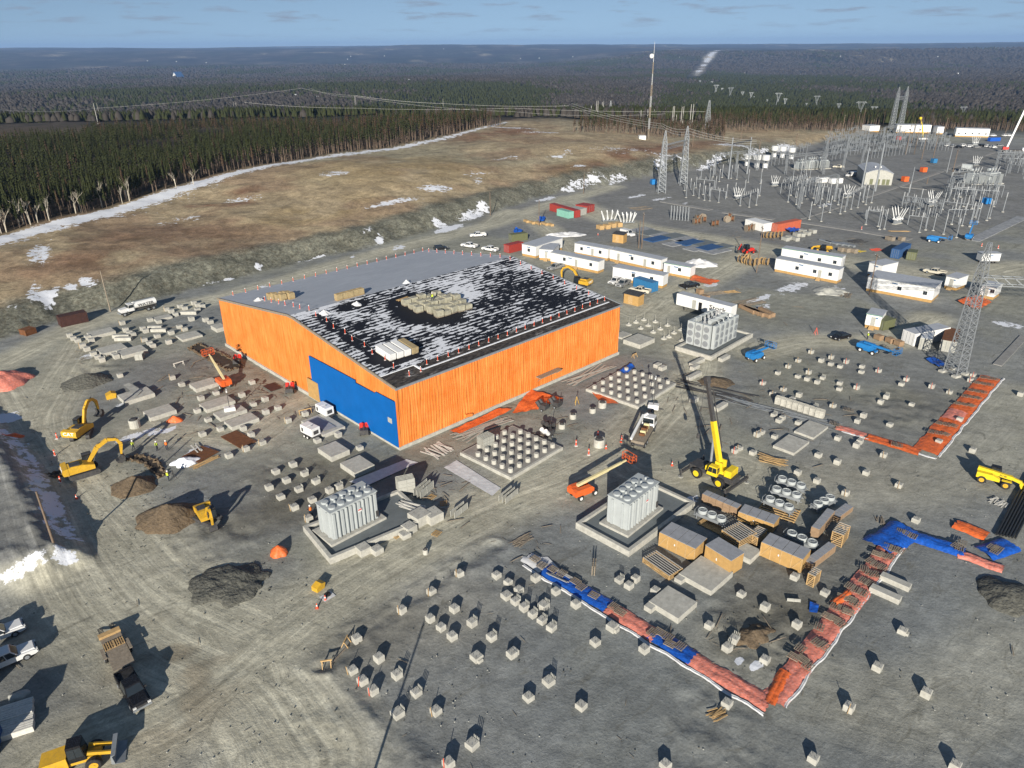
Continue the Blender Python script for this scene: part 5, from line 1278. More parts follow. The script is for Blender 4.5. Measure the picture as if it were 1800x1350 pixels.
pit('dark straight trench left of the middle excavator', [q('C0', 255, 800), q('C0', 270, 822), q('C0', 460, 770), q('C0', 450, 735)])
pit('dark planked pit beside the orange boom lift', [q('B0', 1320, 1085), q('B0', 1590, 1240), q('B0', 1700, 1215), q('B0', 1640, 1170), q('B0', 1390, 1050)])
# steel plates, lumber, frames
def plate(label, c, w, d, rz, m='rust', z=.12, cat='steel plate'):
    return tag(MB().box(-w / 2, w / 2, -d / 2, d / 2, 0, .1).build('steel_plate', M[m], None, (c.x, c.y, z), rz), label, cat)
plate('rusty brown steel plate lying by the pier blocks', q('C0', 1665, 530), 3.0, 6.2, GRID + .1)
plate('rusty brown steel plate carrying pale laths', q('C0', 1400, 635), 4.0, 4.0, GRID + .3)
plate('dark red brown plate lying right of the pit', q('C1', 115, 165), 2.2, 3.4, GRID, 'dark_red')
plank_pile('lath_pile', 'pale laths on the rusty plate beside the snow heap', q('C0', 1370, 600) + Vector((0, 0, .22)), GRID + 1.4, 5, 3.0, M['lumber_white'], 5, .5)
plank_pile('lumber_pile', 'lumber lying below the rusty plate with laths', q('C0', 1430, 690), GRID + .3, 9, 4.5, M['wood'], 6, .6)
plank_pile('lath_pile', 'fan of pale laths on the corner of the near left pad', q('C1', 1100, 1030) + Vector((0, 0, .95)), GRID - 1.2, 9, 4.6, M['lumber_white'], 7, 1.1)
plank_pile('lath_pile', 'white timbers stacked near the hall corner', q('C1', 1270, 605), GRID - 1.5, 10, 4.2, M['lumber_white'], 8, 1.8, w=.3)
plank_pile('lumber_pile', 'long grey timbers along the hall wall', q('C1', 1580, 450) + Vector((0, 0, .1)), GRID, 12, 11.5, M['container_grey'], 9, 1.6, w=.3)
plank_pile('lumber_pile', 'long steel sections along the far end of the hall wall', q('C2', 540, 80) + Vector((0, 0, .1)), GRID, 10, 13, M['container_grey'], 10, 1.4, w=.3)
plank_pile('rebar_bundle', 'long steel bars beyond the tarp pier pad', q('C2', 1410, 190), GRID - 1.42, 12, 15, M['steel_dark'], 11, 1.8, w=.22)
plank_pile('rebar_bundle', 'second run of long steel bars up to the form panels', q('C2', 1690, 290), GRID - 1.45, 10, 13, M['steel'], 12, 1.2, w=.2)
plank_pile('rebar_bundle', 'grey bar bundle leading to the orange tarp corner', q('C3', 290, 385), GRID - 1.45, 10, 10, M['steel'], 13, 1.0, w=.2)
plank_pile('debris_heap', 'heap of broken wood beside a pier in the open gravel', q('D2', 1430, 975), .5, 16, 1.6, M['wood'], 14, .7, w=.12)
plank_pile('debris_heap', 'scrap heap in the gravel below the telehandler', q('C3', 1610, 970), .5, 16, 1.8, M['lumber_white'], 15, 1.0, w=.15)
plank_pile('debris_heap', 'wooden scraps beside the blue tarp corner', q('C3', 785, 1095), 1.2, 8, 1.8, M['old_wood'], 16, .6, w=.14)
plank_pile('lumber_pile', 'yellow lumber on the flat rack near the fan units', q('C3', 30, 690) + Vector((0, 0, .3)), GRID - 1.35, 14, 4.2, M['wood'], 17, 1.2)
plank_pile('lumber_pile', 'timber lengths left of the lower tarp strip start', q('C2', 60, 1230), .8, 10, 3.0, M['old_wood'], 18, .9)
plank_pile('lumber_pile', 'slats under the white end of the tarp strip', q('D2', 330, 20) + Vector((0, 0, .3)), rz1 + .2, 10, 3.4, M['grey_wood'], 19, .9, w=.14)
def form_rack(label, c, rz, n, w, h, m='container_grey', dx=.34):
    """row of upright form panels with ladder-like stiffeners"""
    t = thing('form_panels', label, 'form panels', (c.x, c.y, 0), rz)
    for k in range(n):
        y = (k - n / 2) * dx; mb = MB(); mb.box(-w / 2, w / 2, y - .02, y + .02, .05, h)
        for z in np.linspace(.15, h - .1, 5): mb.box(-w / 2, w / 2, y - .09, y - .02, z - .03, z + .03)
        for x in (-w / 2, 0, w / 2 - .06): mb.box(x, x + .06, y - .09, y - .02, .05, h)
        o = mb.build('form_panel', M[m], t)
    return t
form_rack('stack of ladder like form panels behind the near left pad', q('C1', 1045, 890), GRID - .4, 5, 2.6, 2.6)
form_rack('grey form panels standing next to the ladder stack', q('C1', 1160, 895), GRID + .3, 3, 3.4, 1.4, dx=.6)
form_rack('pair of form panels standing alone by the road', q('C1', 1405, 1035), GRID + .2, 2, 3.0, 1.1, dx=.7)
form_rack('form panels standing below the white sheet with the hose', q('C1', 1750, 930), GRID + .2, 3, 3.2, 1.1, dx=.6)
form_rack('tall rack of form panels on the near pier pad', q('C1', 1600, 590) + Vector((0, 0, 0)), GRID, 6, 2.4, 2.6, dx=.3)
lst = []
for k in range(8):
    lst.append(form_rack('', q('C3', 80 + k * 40, 278 + k * 13), GRID - 1.4, 4, 1.5, 1.5, 'concrete', .3))
number(lst, '{} set of grey form panels in the row above the slabs', 'form panel sets')
form_rack('form panel left on the ground near the slatted crate', X(1250, 1120), GRID - .9, 1, 1.6, .5)
form_rack('dark folded panel standing in the gravel above the tarp strip', q('D2', 560, -20), GRID + .6, 2, 1.6, 1.5, dx=.3, m='old_wood')
form_rack('form panels standing between yard slabs at left', q('B0', 980, 1155), GRID - .6, 5, 1.6, 1.4)
lst = [pallet(q('C1', x, y), GRID + r_, .02, palm2) for x, y, r_ in ((1225, 930, .2), (1310, 975, 1.0), (1260, 1185, .3), (985, 1200, .1))]
number(lst, '{} loose pallet on the ground around the near left pad', 'loose pallets')
# sawhorses and batter boards
def sawhorse(label, c, rz, ln=2.2, m='wood'):
    t = thing('sawhorse', label, 'sawhorse', (c.x, c.y, 0), rz)
    MB().box(-ln / 2, ln / 2, -.06, .06, .75, .9).build('beam', M[m], t)
    for x in (-ln / 2 + .15, ln / 2 - .15):
        for s in (-1, 1): MB().bar((x, 0, .8), (x, s * .4, 0), .08).build('leg', M[m], t)
sawhorse('wooden trestle at the lower end of the ditch', q('D1', 495, 640), .2, 1.2)
sawhorse('wooden trestle at the upper end of the long board', q('D1', 630, 490), 1.4, 1.2)
tag(MB().bar((0, 0, .1), tuple(q('D1', 640, 505) - q('D1', 520, 635) + Vector((0, 0, .1))), .15, .1).build('board', M['old_wood'], None, q('D1', 520, 635)), 'long board lying between the two trestles', 'board')
sawhorse('white trestle near the hall in the left yard', q('B0', 1250, 1205), .8, 2.2, 'lumber_white')
sawhorse('wooden trestle beside the right end of the hall', q('B2', 855, 1145), .8, 1.4)
sawhorse('wooden frame left of the upper white generator', q('C1', 345, 345), .5, 2.4)
# manholes, culvert pieces
def manhole(label, c, r=.62, h=.9, name='manhole_ring'):
    t = thing(name, label, 'manhole', (c.x, c.y, -.05))
    MB().lathe([(r, 0), (r, h), (r * .8, h), (r * .8, h - .35)], 16).build('ring', M['concrete'], t)
    MB().lathe([(r * .62, h - .1), (r * .62, h + .12), (r * .5, h + .2)], 14).build('cover', M['steel_dark'], t)
for x, y, lab, r in ((425, 378, 'concrete manhole left of its neighbours near the hall', .62), (348, 446, 'concrete manhole next to the welding machines', .6), (607, 570, 'big concrete manhole ringed by cones', .95), (562, 336, 'concrete manhole in front of the orange tarp', .6), (630, 300, 'concrete manhole beside the spread orange tarp', .75)):
    manhole(lab, q('C2', x, y), r, r * 1.5)
manhole('short grey culvert pipe lying near the shadowed snow', q('C0', 945, 440), .9, 1.6)
manhole('white barrel with red stripe standing on the haul road', q('C1', 1183, 1325), .35, .8, 'barrel')
# cones
cn = MB(); cn.mat(0).box(-.2, .2, -.2, .2, 0, .04); cn.mat(0).cyl((0, 0, .04), (0, 0, .35), .15, .1, 10); cn.mat(1).cyl((0, 0, .35), (0, 0, .52), .1, .075, 10); cn.mat(0).cyl((0, 0, .52), (0, 0, .75), .075, .03, 10)
conem = cn.mesh('traffic_cone', [M['cone'], M['white']])
tub = MB(); tub.mat(1).box(-.25, .25, -.25, .25, 0, .08); tub.mat(0).cyl((0, 0, .08), (0, 0, 1.1), .12, .09, 8); tub.mat(1).cyl((0, 0, .7), (0, 0, .82), .118, .115, 8)
tubem = tub.mesh('delineator_post', [M['cone'], M['white']])
lst = [tag(link('traffic_cone', conem, None, q(t_, x, y)), '', 'cone') for t_, x, y in (('C0', 535, 940), ('D1', 427, 235), ('D1', 485, 178), ('C2', 1117, 708), ('C2', 656, 590), ('C2', 765, 525), ('C2', 760, 545), ('C2', 600, 494), ('B2', 600, 290))]
number(lst, '{} of the orange traffic cones on the site', 'traffic cones')
lst = [tag(link('delineator_post', tubem, None, q(t_, x, y)), '', 'delineator') for t_, x, y in (('C0', 400, 520), ('C0', 385, 638), ('C0', 424, 825), ('C2', 447, 570), ('C2', 535, 632), ('B3', 652, 250), ('B3', 1605, 385), ('B3', 1490, 370))]
number(lst, '{} of the tall orange delineator posts', 'delineators')
sheet4('small white mat with a tyre beside the cones', [q('D1', 440, 160), q('D1', 480, 195), q('D1', 558, 150), q('D1', 520, 118)], 'white_sheet', .05, 1)
tag(MB().lathe([(.28, 0), (.42, .06), (.42, .16), (.28, .2)], 14).build('tyre', M['black'], None, q('D1', 500, 150) + Vector((0, 0, .15))), 'black tyre on the small white mat', 'tyre')
bk = MB(); bk.prof([(-.6, 0), (.6, 0), (.8, .7), (.2, .9), (-.6, .6)], -.5, .5); tag(bk.build('bucket', M['yellow'], None, q('D1', 435, 100), 1.0), 'loose digger bucket near the cones on the haul road', 'bucket')
bk = MB(); bk.prof([(-.8, 0), (.8, 0), (1.0, .9), (.2, 1.2), (-.8, .8)], -.7, .7); tag(bk.build('bucket', M['yellow'], None, q('C0', 775, 235), .6), 'loose yellow digger bucket beside the covered slab', 'bucket')
# ================================================================== VEHICLES AND MACHINES
_wm = {}
def wheel(t, x, y, r, w, rim='steel', name='wheel'):
    key = (round(r, 2), round(w, 2), rim)
    if key not in _wm:
        a = MB(); n = 16; rr = [(r * .9, -w / 2), (r, -w * .35), (r, w * .35), (r * .9, w / 2)]
        vs = []
        for R_, yy in rr:
            for i in range(n): vs.append((R_ * math.cos(2 * math.pi * i / n), yy, R_ * math.sin(2 * math.pi * i / n)))
        fs = [(l * n + i, l * n + (i + 1) % n, l * n + n + (i + 1) % n, l * n + n + i) for l in range(3) for i in range(n)] + [tuple(range(n)), tuple(range(3 * n, 4 * n))]
        a.add(vs, fs); b = MB(); b.cyl((0, -w / 2 - .02, 0), (0, w / 2 + .02, 0), r * .56, n=12); b.cyl((0, -w / 2 - .05, 0), (0, w / 2 + .05, 0), r * .2, n=8)
        _wm[key] = (a.mesh('wheel', [M['black']]), b.mesh('rim', [M[rim]]))
    o = link(name, _wm[key][0], t, (x, y, r)); link('rim', _wm[key][1], o); return o
def cabin(mb, x0, x1, xt0, xt1, wb, wt, z0, z1):
    return mb.add([(x0, -wb, z0), (x1, -wb, z0), (x1, wb, z0), (x0, wb, z0), (xt0, -wt, z1), (xt1, -wt, z1), (xt1, wt, z1), (xt0, wt, z1)],
                  [(3, 2, 1, 0), (4, 5, 6, 7), (0, 1, 5, 4), (1, 2, 6, 5), (2, 3, 7, 6), (3, 0, 4, 7)])
def panes(t, x0, x1, xt0, xt1, wb, wt, z0, z1, posts=(.5,)):
    """glass set just proud of a tapered cabin"""
    def P(fx, fz, side): 
        xa = x0 + (xt0 - x0) * fz; xb = x1 + (xt1 - x1) * fz; w = wb + (wt - wb) * fz
        return (xa + (xb - xa) * fx, side * (w + .012), z0 + (z1 - z0) * fz)
    lo, hi = .08, .86
    cuts = [0.05] + list(posts) + [.95]
    for s in (-1, 1):
        for a, b in zip(cuts[:-1], cuts[1:]):
            MB().quad(P(a + .015, lo, s), P(b - .015, lo, s), P(b - .015, hi, s), P(a + .015, hi, s)).build('side_window', M['glass'], t)
    for xb, xt, nm, off in ((x1, xt1, 'windscreen', .012), (x0, xt0, 'rear_window', -.012)):
        def Q(fy, fz): return (xb + (xt - xb) * fz + off, (wb + (wt - wb) * fz) * fy, z0 + (z1 - z0) * fz + .01)
        MB().quad(Q(-.88, lo), Q(.88, lo), Q(.88, hi), Q(-.88, hi)).build(nm, M['glass'], t)
def pickup(label, c, rz, paint='white_car', bed='black', load=None):
    t = thing('pickup_truck', label, 'pickup truck', (c.x, c.y, 0), rz)
    b = MB(); p = M[paint]
    b.prof([(-2.9, .55), (-2.9, .95), (-2.85, 1.02), (-1.0, 1.02), (1.05, 1.05), (2.55, .98), (2.85, .88), (2.9, .55), (2.6, .42), (-2.7, .45)], -.93, .93); b.build('body', p, t)
    h = MB(); h.box(1.1, 2.75, -.8, .8, .9, 1.12, taper=.1); h.build('bonnet', p, t)
    cb = MB(); cabin(cb, -1.05, 1.25, -.75, .55, .9, .72, 1.02, 1.82); cb.build('cab', p, t)
    panes(t, -1.05, 1.25, -.75, .55, .9, .72, 1.02, 1.82)
    for s in (-1, 1): MB().box(-2.88, -1.05, s * .9 - (.08 if s > 0 else 0), s * .9 + (.08 if s < 0 else 0), 1.0, 1.28).build('bed_side', p, t)
    MB().box(-2.9, -2.8, -.86, .86, .6, 1.27).build('tailgate', p, t)
    MB().box(-2.78, -1.07, -.8, .8, 1.021, 1.05).build('bed_floor', M[bed], t)
    MB().box(2.86, 2.98, -.9, .9, .5, .72).build('bumper', M['steel'], t); MB().box(-3.0, -2.88, -.9, .9, .5, .68).build('bumper', M['steel'], t)
    MB().box(2.82, 2.93, -.45, .45, .74, .95).build('grille', M['steel_dark'], t)
    for s in (-1, 1):
        MB().box(2.8, 2.94, s * .7 - .16, s * .7 + .16, .76, .96).build('headlight', M['lamp_glass'], t)
        MB().box(.85, 1.02, s * 1.02 - .1, s * 1.02 + .1, 1.1, 1.3).build('mirror', M['black'], t)
        for x in (1.8, -1.85): wheel(t, x, s * .82, .4, .28)
    if load: MB().box(-2.6, -1.2, -.7, .7, 1.06, 1.06 + load, ch=.05).build('toolbox', M['steel_dark'], t)
    return t
def car(label, c, rz, paint='gloss_black', suv=True, name='car'):
    t = thing(name, label, 'car', (c.x, c.y, 0), rz)
    MB().prof([(-2.3, .4), (-2.35, .85), (-2.2, 1.0), (.9, 1.0), (2.1, .86), (2.35, .65), (2.35, .35), (2.1, .28), (-2.1, .28)], -.9, .9).build('body', M[paint], t)
    zt = 1.7 if suv else 1.45
    cb = MB(); cabin(cb, -2.2 if suv else -1.8, 1.1, -1.95 if suv else -1.0, .35, .86, .66, .98, zt); cb.build('cab', M[paint], t)
    panes(t, -2.2 if suv else -1.8, 1.1, -1.95 if suv else -1.0, .35, .86, .66, .98, zt, (.35, .66))
    for s in (-1, 1):
        MB().box(2.2, 2.38, s * .65 - .15, s * .65 + .15, .62, .78).build('headlight', M['lamp_glass'], t)
        for x in (1.4, -1.4): wheel(t, x, s * .8, .34, .22)
    return t
def van(label, c, rz, paint='white_car', ln=5.6):
    t = thing('van', label, 'van', (c.x, c.y, 0), rz); a = ln / 2
    MB().prof([(-a, .4), (-a, 2.0), (-a + .15, 2.15), (a - 1.9, 2.15), (a - 1.2, 1.25), (a - .2, 1.05), (a, .8), (a, .4)], -.95, .95).build('body', M[paint], t)
    MB().quad((a - 1.84, -.8, 2.08), (a - 1.84, .8, 2.08), (a - 1.2, .85, 1.28), (a - 1.2, -.85, 1.28)).build('windscreen', M['glass'], t)
    for s in (-1, 1):
        MB().quad((a - 2.0, s * .962, 1.3), (a - 1.45, s * .962, 1.3), (a - 1.95, s * .962, 1.95), (a - 2.5, s * .962, 1.95)).build('side_window', M['glass'], t)
        for x in (a - 1, -a + 1.1): wheel(t, x, s * .85, .36, .24)
    MB().box(-a - .03, -a + .0, -.7, .7, 1.3, 1.9).build('rear_window', M['glass'], t)
    return t
def water_truck():
    A_, B_ = q('B0', 880, 850), q('B0', 1050, 808); rz = heading(B_, A_); c = (A_ + B_) / 2
    t = thing('water_truck', 'white water truck with a long tank on the road behind the yard', 'truck', (c.x, c.y, 0) , rz)
    MB().box(-4.6, 3.6, -.5, .5, .75, 1.05).build('chassis', M['steel_dark'], t)
    mb = MB(); n = 16; prof = [(1.15 * math.cos(2 * math.pi * i / n), 2.05 + .85 * math.sin(2 * math.pi * i / n)) for i in range(n)]
    vs = [(-4.5, y, z) for y, z in prof] + [(.9, y, z) for y, z in prof]; fs = [(i, (i + 1) % n, n + (i + 1) % n, n + i) for i in range(n)] + [tuple(range(n)), tuple(range(n, 2 * n))]
    mb.add(vs, fs); mb.build('tank', M['white'], t)
    MB().box(-4.2, .6, -.3, .3, 2.85, 2.98).build('catwalk', M['steel'], t)
    MB().prof([(2.3, 1.0), (4.3, 1.0), (4.45, 1.4), (4.3, 1.75), (2.3, 1.95)], -.75, .75).build('bonnet', M['white_car'], t)
    cb = MB(); cabin(cb, 1.1, 2.6, 1.2, 2.3, 1.05, .95, 1.0, 2.7); cb.build('cab', M['white_car'], t)
    panes(t, 1.1, 2.6, 1.2, 2.3, 1.05, .95, 1.75, 2.7, ())
    MB().box(4.4, 4.55, -.95, .95, .6, .95).build('bumper', M['steel'], t)
    for s in (-1, 1):
        wheel(t, 3.6, s * .95, .52, .32)
        for x in (-2.2, -3.5): wheel(t, x, s * .9, .52, .5)
        MB().box(2.9, 4.2, s * .95 - .22, s * .95 + .22, 1.05, 1.2).build('wing', M['white_car'], t)
        MB().cyl((1.0, s * .95, 1.0), (1.0, s * .95, 3.0), .07, n=6).build('exhaust', M['steel'], t)
    text('WATER', .95, M['letter_black'], t, (-1.8, 1.17, 2.05), (R(90), 0, math.pi), xs=1.2)
    text('WATER', .95, M['letter_black'], t, (-1.8, -1.17, 2.05), (R(90), 0, 0), xs=1.2)
    return t
water_truck()

def excavator(label, c, rz, boom, stick, bk_rot, trk=0.0, sc=1.0, cat_text=True):
    t = thing('excavator', label, 'excavator', (c.x, c.y, 0), rz, 'yellow excavators', sc)
    for s in (-1, 1):
        tk = MB(); tk.prof([(-2.1, .25), (-2.2, .55), (-2.0, .85), (2.0, .85), (2.2, .55), (2.1, .25), (1.8, 0), (-1.8, 0)], s * 1.2 - .3, s * 1.2 + .3)
        o = tk.build('track', M['steel_dark'], t); o.rotation_euler.z = trk
    MB().box(-.9, .9, -.9, .9, .45, 1.05).build('undercarriage', M['steel_dark'], t)
    MB().prof([(-2.0, 1.05), (-2.0, 2.2), (-1.4, 2.35), (.2, 2.2), (1.6, 1.75), (1.6, 1.05)], -1.35, .35).build('engine_house', M['yellow'], t)
    MB().prof([(-2.75, 1.1), (-2.85, 1.5), (-2.7, 2.15), (-2.0, 2.25), (-2.0, 1.0)], -1.4, 1.4).build('counterweight', M['yellow'], t)
    MB().box(-2.0, .2, .36, 1.35, 1.05, 2.0, ch=.05).build('side_body', M['yellow'], t)
    MB().box(-1.7, -.3, -1.2, .2, 2.28, 2.42).build('engine_cover', M['steel_dark'], t)
    cb = MB(); cabin(cb, .2, 1.9, .3, 1.65, .5, .44, 1.05, 2.95); o = cb.build('cab', M['gloss_black'], t, (0, .85, 0))
    panes(o, .2, 1.9, .3, 1.65, .5, .44, 1.3, 2.9, (.5,))
    MB().box(.32, 1.62, -.42, .42, 2.951, 3.02).build('cab_roof', M['steel_dark'], o)
    def arm(pts, wid, th, nm):
        mb = MB()
        for (a, wa), (b, wb) in zip(zip(pts[:-1], th[:-1]), zip(pts[1:], th[1:])):
            d = Vector((b[0] - a[0], 0, b[1] - a[1])).normalized(); n = Vector((-d.z, 0, d.x))
            A_ = Vector((a[0], 0, a[1])); B_ = Vector((b[0], 0, b[1]))
            vs = [A_ + n * wa + Vector((0, y, 0)) for y in (-wid, wid)] + [A_ - n * wa + Vector((0, y, 0)) for y in (wid, -wid)] + [B_ + n * wb + Vector((0, y, 0)) for y in (-wid, wid)] + [B_ - n * wb + Vector((0, y, 0)) for y in (wid, -wid)]
            mb.add(vs, [(0, 1, 2, 3), (7, 6, 5, 4), (0, 4, 5, 1), (1, 5, 6, 2), (2, 6, 7, 3), (3, 7, 4, 0)])
        return mb.build(nm, M['yellow'], t, (0, -.1, 0))
    bo = arm(boom, .2, [.2, .32, .28, .2], 'boom')
    st = arm(stick, .17, [.2, .26, .12], 'stick')
    def ram(a, b): MB().cyl((a[0], -.1, a[1]), (b[0], -.1, b[1]), .1, n=8).build('hydraulic_ram', M['steel_dark'], t)
    ram((1.5, 1.3), (boom[1][0] - .1, boom[1][1] - .4)); ram((boom[1][0] + .2, boom[1][1] + .55), (stick[0][0] - .1, stick[0][1] + .45))
    e = stick[-1]
    bm_ = MB(); bm_.prof([(0, .1), (.5, -.1), (.75, -.7), (.45, -1.25), (-.2, -1.35), (-.55, -1.1), (-.1, -.9), (.15, -.5), (-.15, 0)], -.62, .62)
    o = bm_.build('bucket', M['steel_dark'], t, (e[0], -.1, e[1])); o.rotation_euler.y = bk_rot
    if cat_text:
        text('CAT', .8, M['letter_white'], t, (-2.83, 0, 1.75), (R(82), 0, R(-90)), xs=1.3, ext=.02)
    return t
e1 = q('C0', 575, 500)
excavator('upper of the two excavators at left, back turned with bent boom', e1, heading(e1, q('C0', 800, 340)) , [(.9, 1.7), (2.0, 4.1), (3.1, 5.1), (4.2, 5.0)], [(4.2, 5.0), (4.9, 4.2), (5.0, 2.6)], .3, .5)
e2 = q('C0', 590, 765)
excavator('lower of the two excavators at left, digging beside the trench', e2, heading(e2, q('C0', 760, 715)), [(.9, 1.7), (2.6, 3.9), (4.2, 4.7), (5.4, 4.4)], [(5.4, 4.4), (5.9, 3.4), (5.6, 1.6)], .5, 0)
e3 = q('C0', 1450, 1090)
excavator('small excavator in front of the large soil heap, facing the camera', e3, heading(e3, q('C0', 1520, 1200)), [(.9, 1.7), (2.2, 3.6), (3.2, 4.3), (4.0, 4.2)], [(4.0, 4.2), (4.3, 3.0), (3.9, 1.3)], .2, .4, .8)
e4 = q('B2', 485, 650)
excavator('yellow excavator between the hall and the office trailers', e4, heading(e4, q('B2', 330, 620)), [(.9, 1.7), (2.6, 4.2), (4.4, 4.9), (6.0, 4.3)], [(6.0, 4.3), (6.6, 3.2), (6.4, 1.4)], .3)

def boomlift(label, c, rz, paint, boomcol, L_=9.0, up=.28, basket=True, swing=0.0, z0=1.9):
    t = thing('boom_lift', label, 'boom lift', (c.x, c.y, 0), rz, 'boom lifts')
    MB().box(-1.6, 1.6, -.75, .75, .45, .85, ch=.05).build('chassis', M[paint], t)
    for x in (-1.35, 1.35):
        for s in (-1, 1): wheel(t, x, s * .95, .48, .36, 'white')
    o = MB().prof([(-2.3, .95), (-2.35, 1.75), (-1.9, 1.95), (.6, 1.9), (1.1, 1.5), (1.1, .95)], -1.05, -.3).build('turret_cover', M[paint], t); o.rotation_euler.z = swing
    o = MB().prof([(-2.3, .95), (-2.35, 1.75), (-1.9, 1.95), (.6, 1.9), (1.1, 1.5), (1.1, .95)], .3, 1.05).build('turret_cover', M[paint], t); o.rotation_euler.z = swing
    o = MB().box(-2.2, -1.2, -.32, .32, .95, 1.9).build('counterweight', M[paint], t); o.rotation_euler.z = swing
    def bx(f): return Vector((-1.3 + math.cos(up) * f, 0, z0 + math.sin(up) * f))
    Rz = Matrix.Rotation(swing, 3, 'Z')
    def seg(f0, f1, w, h, nm): return MB().bar(Rz @ bx(f0), Rz @ bx(f1), w, h).build(nm, M[boomcol], t)
    seg(0, L_ * .62, .36, .46, 'boom'); seg(L_ * .6, L_ * .9, .28, .36, 'boom_extension'); seg(L_ * .88, L_, .2, .26, 'fly_boom')
    if basket:
        e = Rz @ (bx(L_) + Vector((.2, 0, -.2))); bk = MB()
        for z in (0, .55, 1.1): 
            for a, b in (((0, -1.1), (.9, -1.1)), ((.9, -1.1), (.9, 1.1)), ((.9, 1.1), (0, 1.1)), ((0, 1.1), (0, -1.1))): bk.bar((a[0], a[1], z), (b[0], b[1], z), .06)
        for x in (0, .9):
            for y in (-1.1, -.4, .4, 1.1): bk.bar((x, y, 0), (x, y, 1.1), .05)
        o = bk.build('basket', M[paint], t, e); o.rotation_euler.z = swing
        o2 = MB().box(.02, .88, -1.08, 1.08, -.06, -.01).build('basket_floor', M['steel_dark'], t, e); o2.rotation_euler.z = swing
        o3 = MB().box(.1, .5, -.4, .4, .9, 1.25).build('control_box', M['steel_dark'], t, e); o3.rotation_euler.z = swing
    return t
c = q('C2', 500, 915); boomlift('orange boom lift with pale boom on the road by the crates', c, heading(c, q('C2', 800, 790)), 'orange_paint', 'cream', 9.5, .10, z0=2.2)
c = q('B0', 1560, 1345); boomlift('orange boom lift with yellow boom beside the dark pit', c, heading(c, q('B0', 1400, 1200)) , 'orange_paint', 'cream', 7.5, .42)
for t_, x, y, x2, y2, lab, L_ in (('B2', 1700, 1160, 1900, 1080, 'blue lift beside the fan cooled transformer pad', 5.5), ('B3', 700, 1110, 860, 1160, 'blue lift with folded boom in the yard below the black car', 6.5),
                                ('B3', 1160, 340, 1240, 350, 'blue lift at the edge of the substation', 5), ('B3', 1400, 320, 1440, 270, 'blue lift with raised boom at the edge of the substation', 4.5)):
    a = q(t_, x, y); boomlift(lab, a, heading(a, q(t_, x2, y2)), 'blue_paint', 'blue_paint', L_, -.02 if 'raised' not in lab else .7)

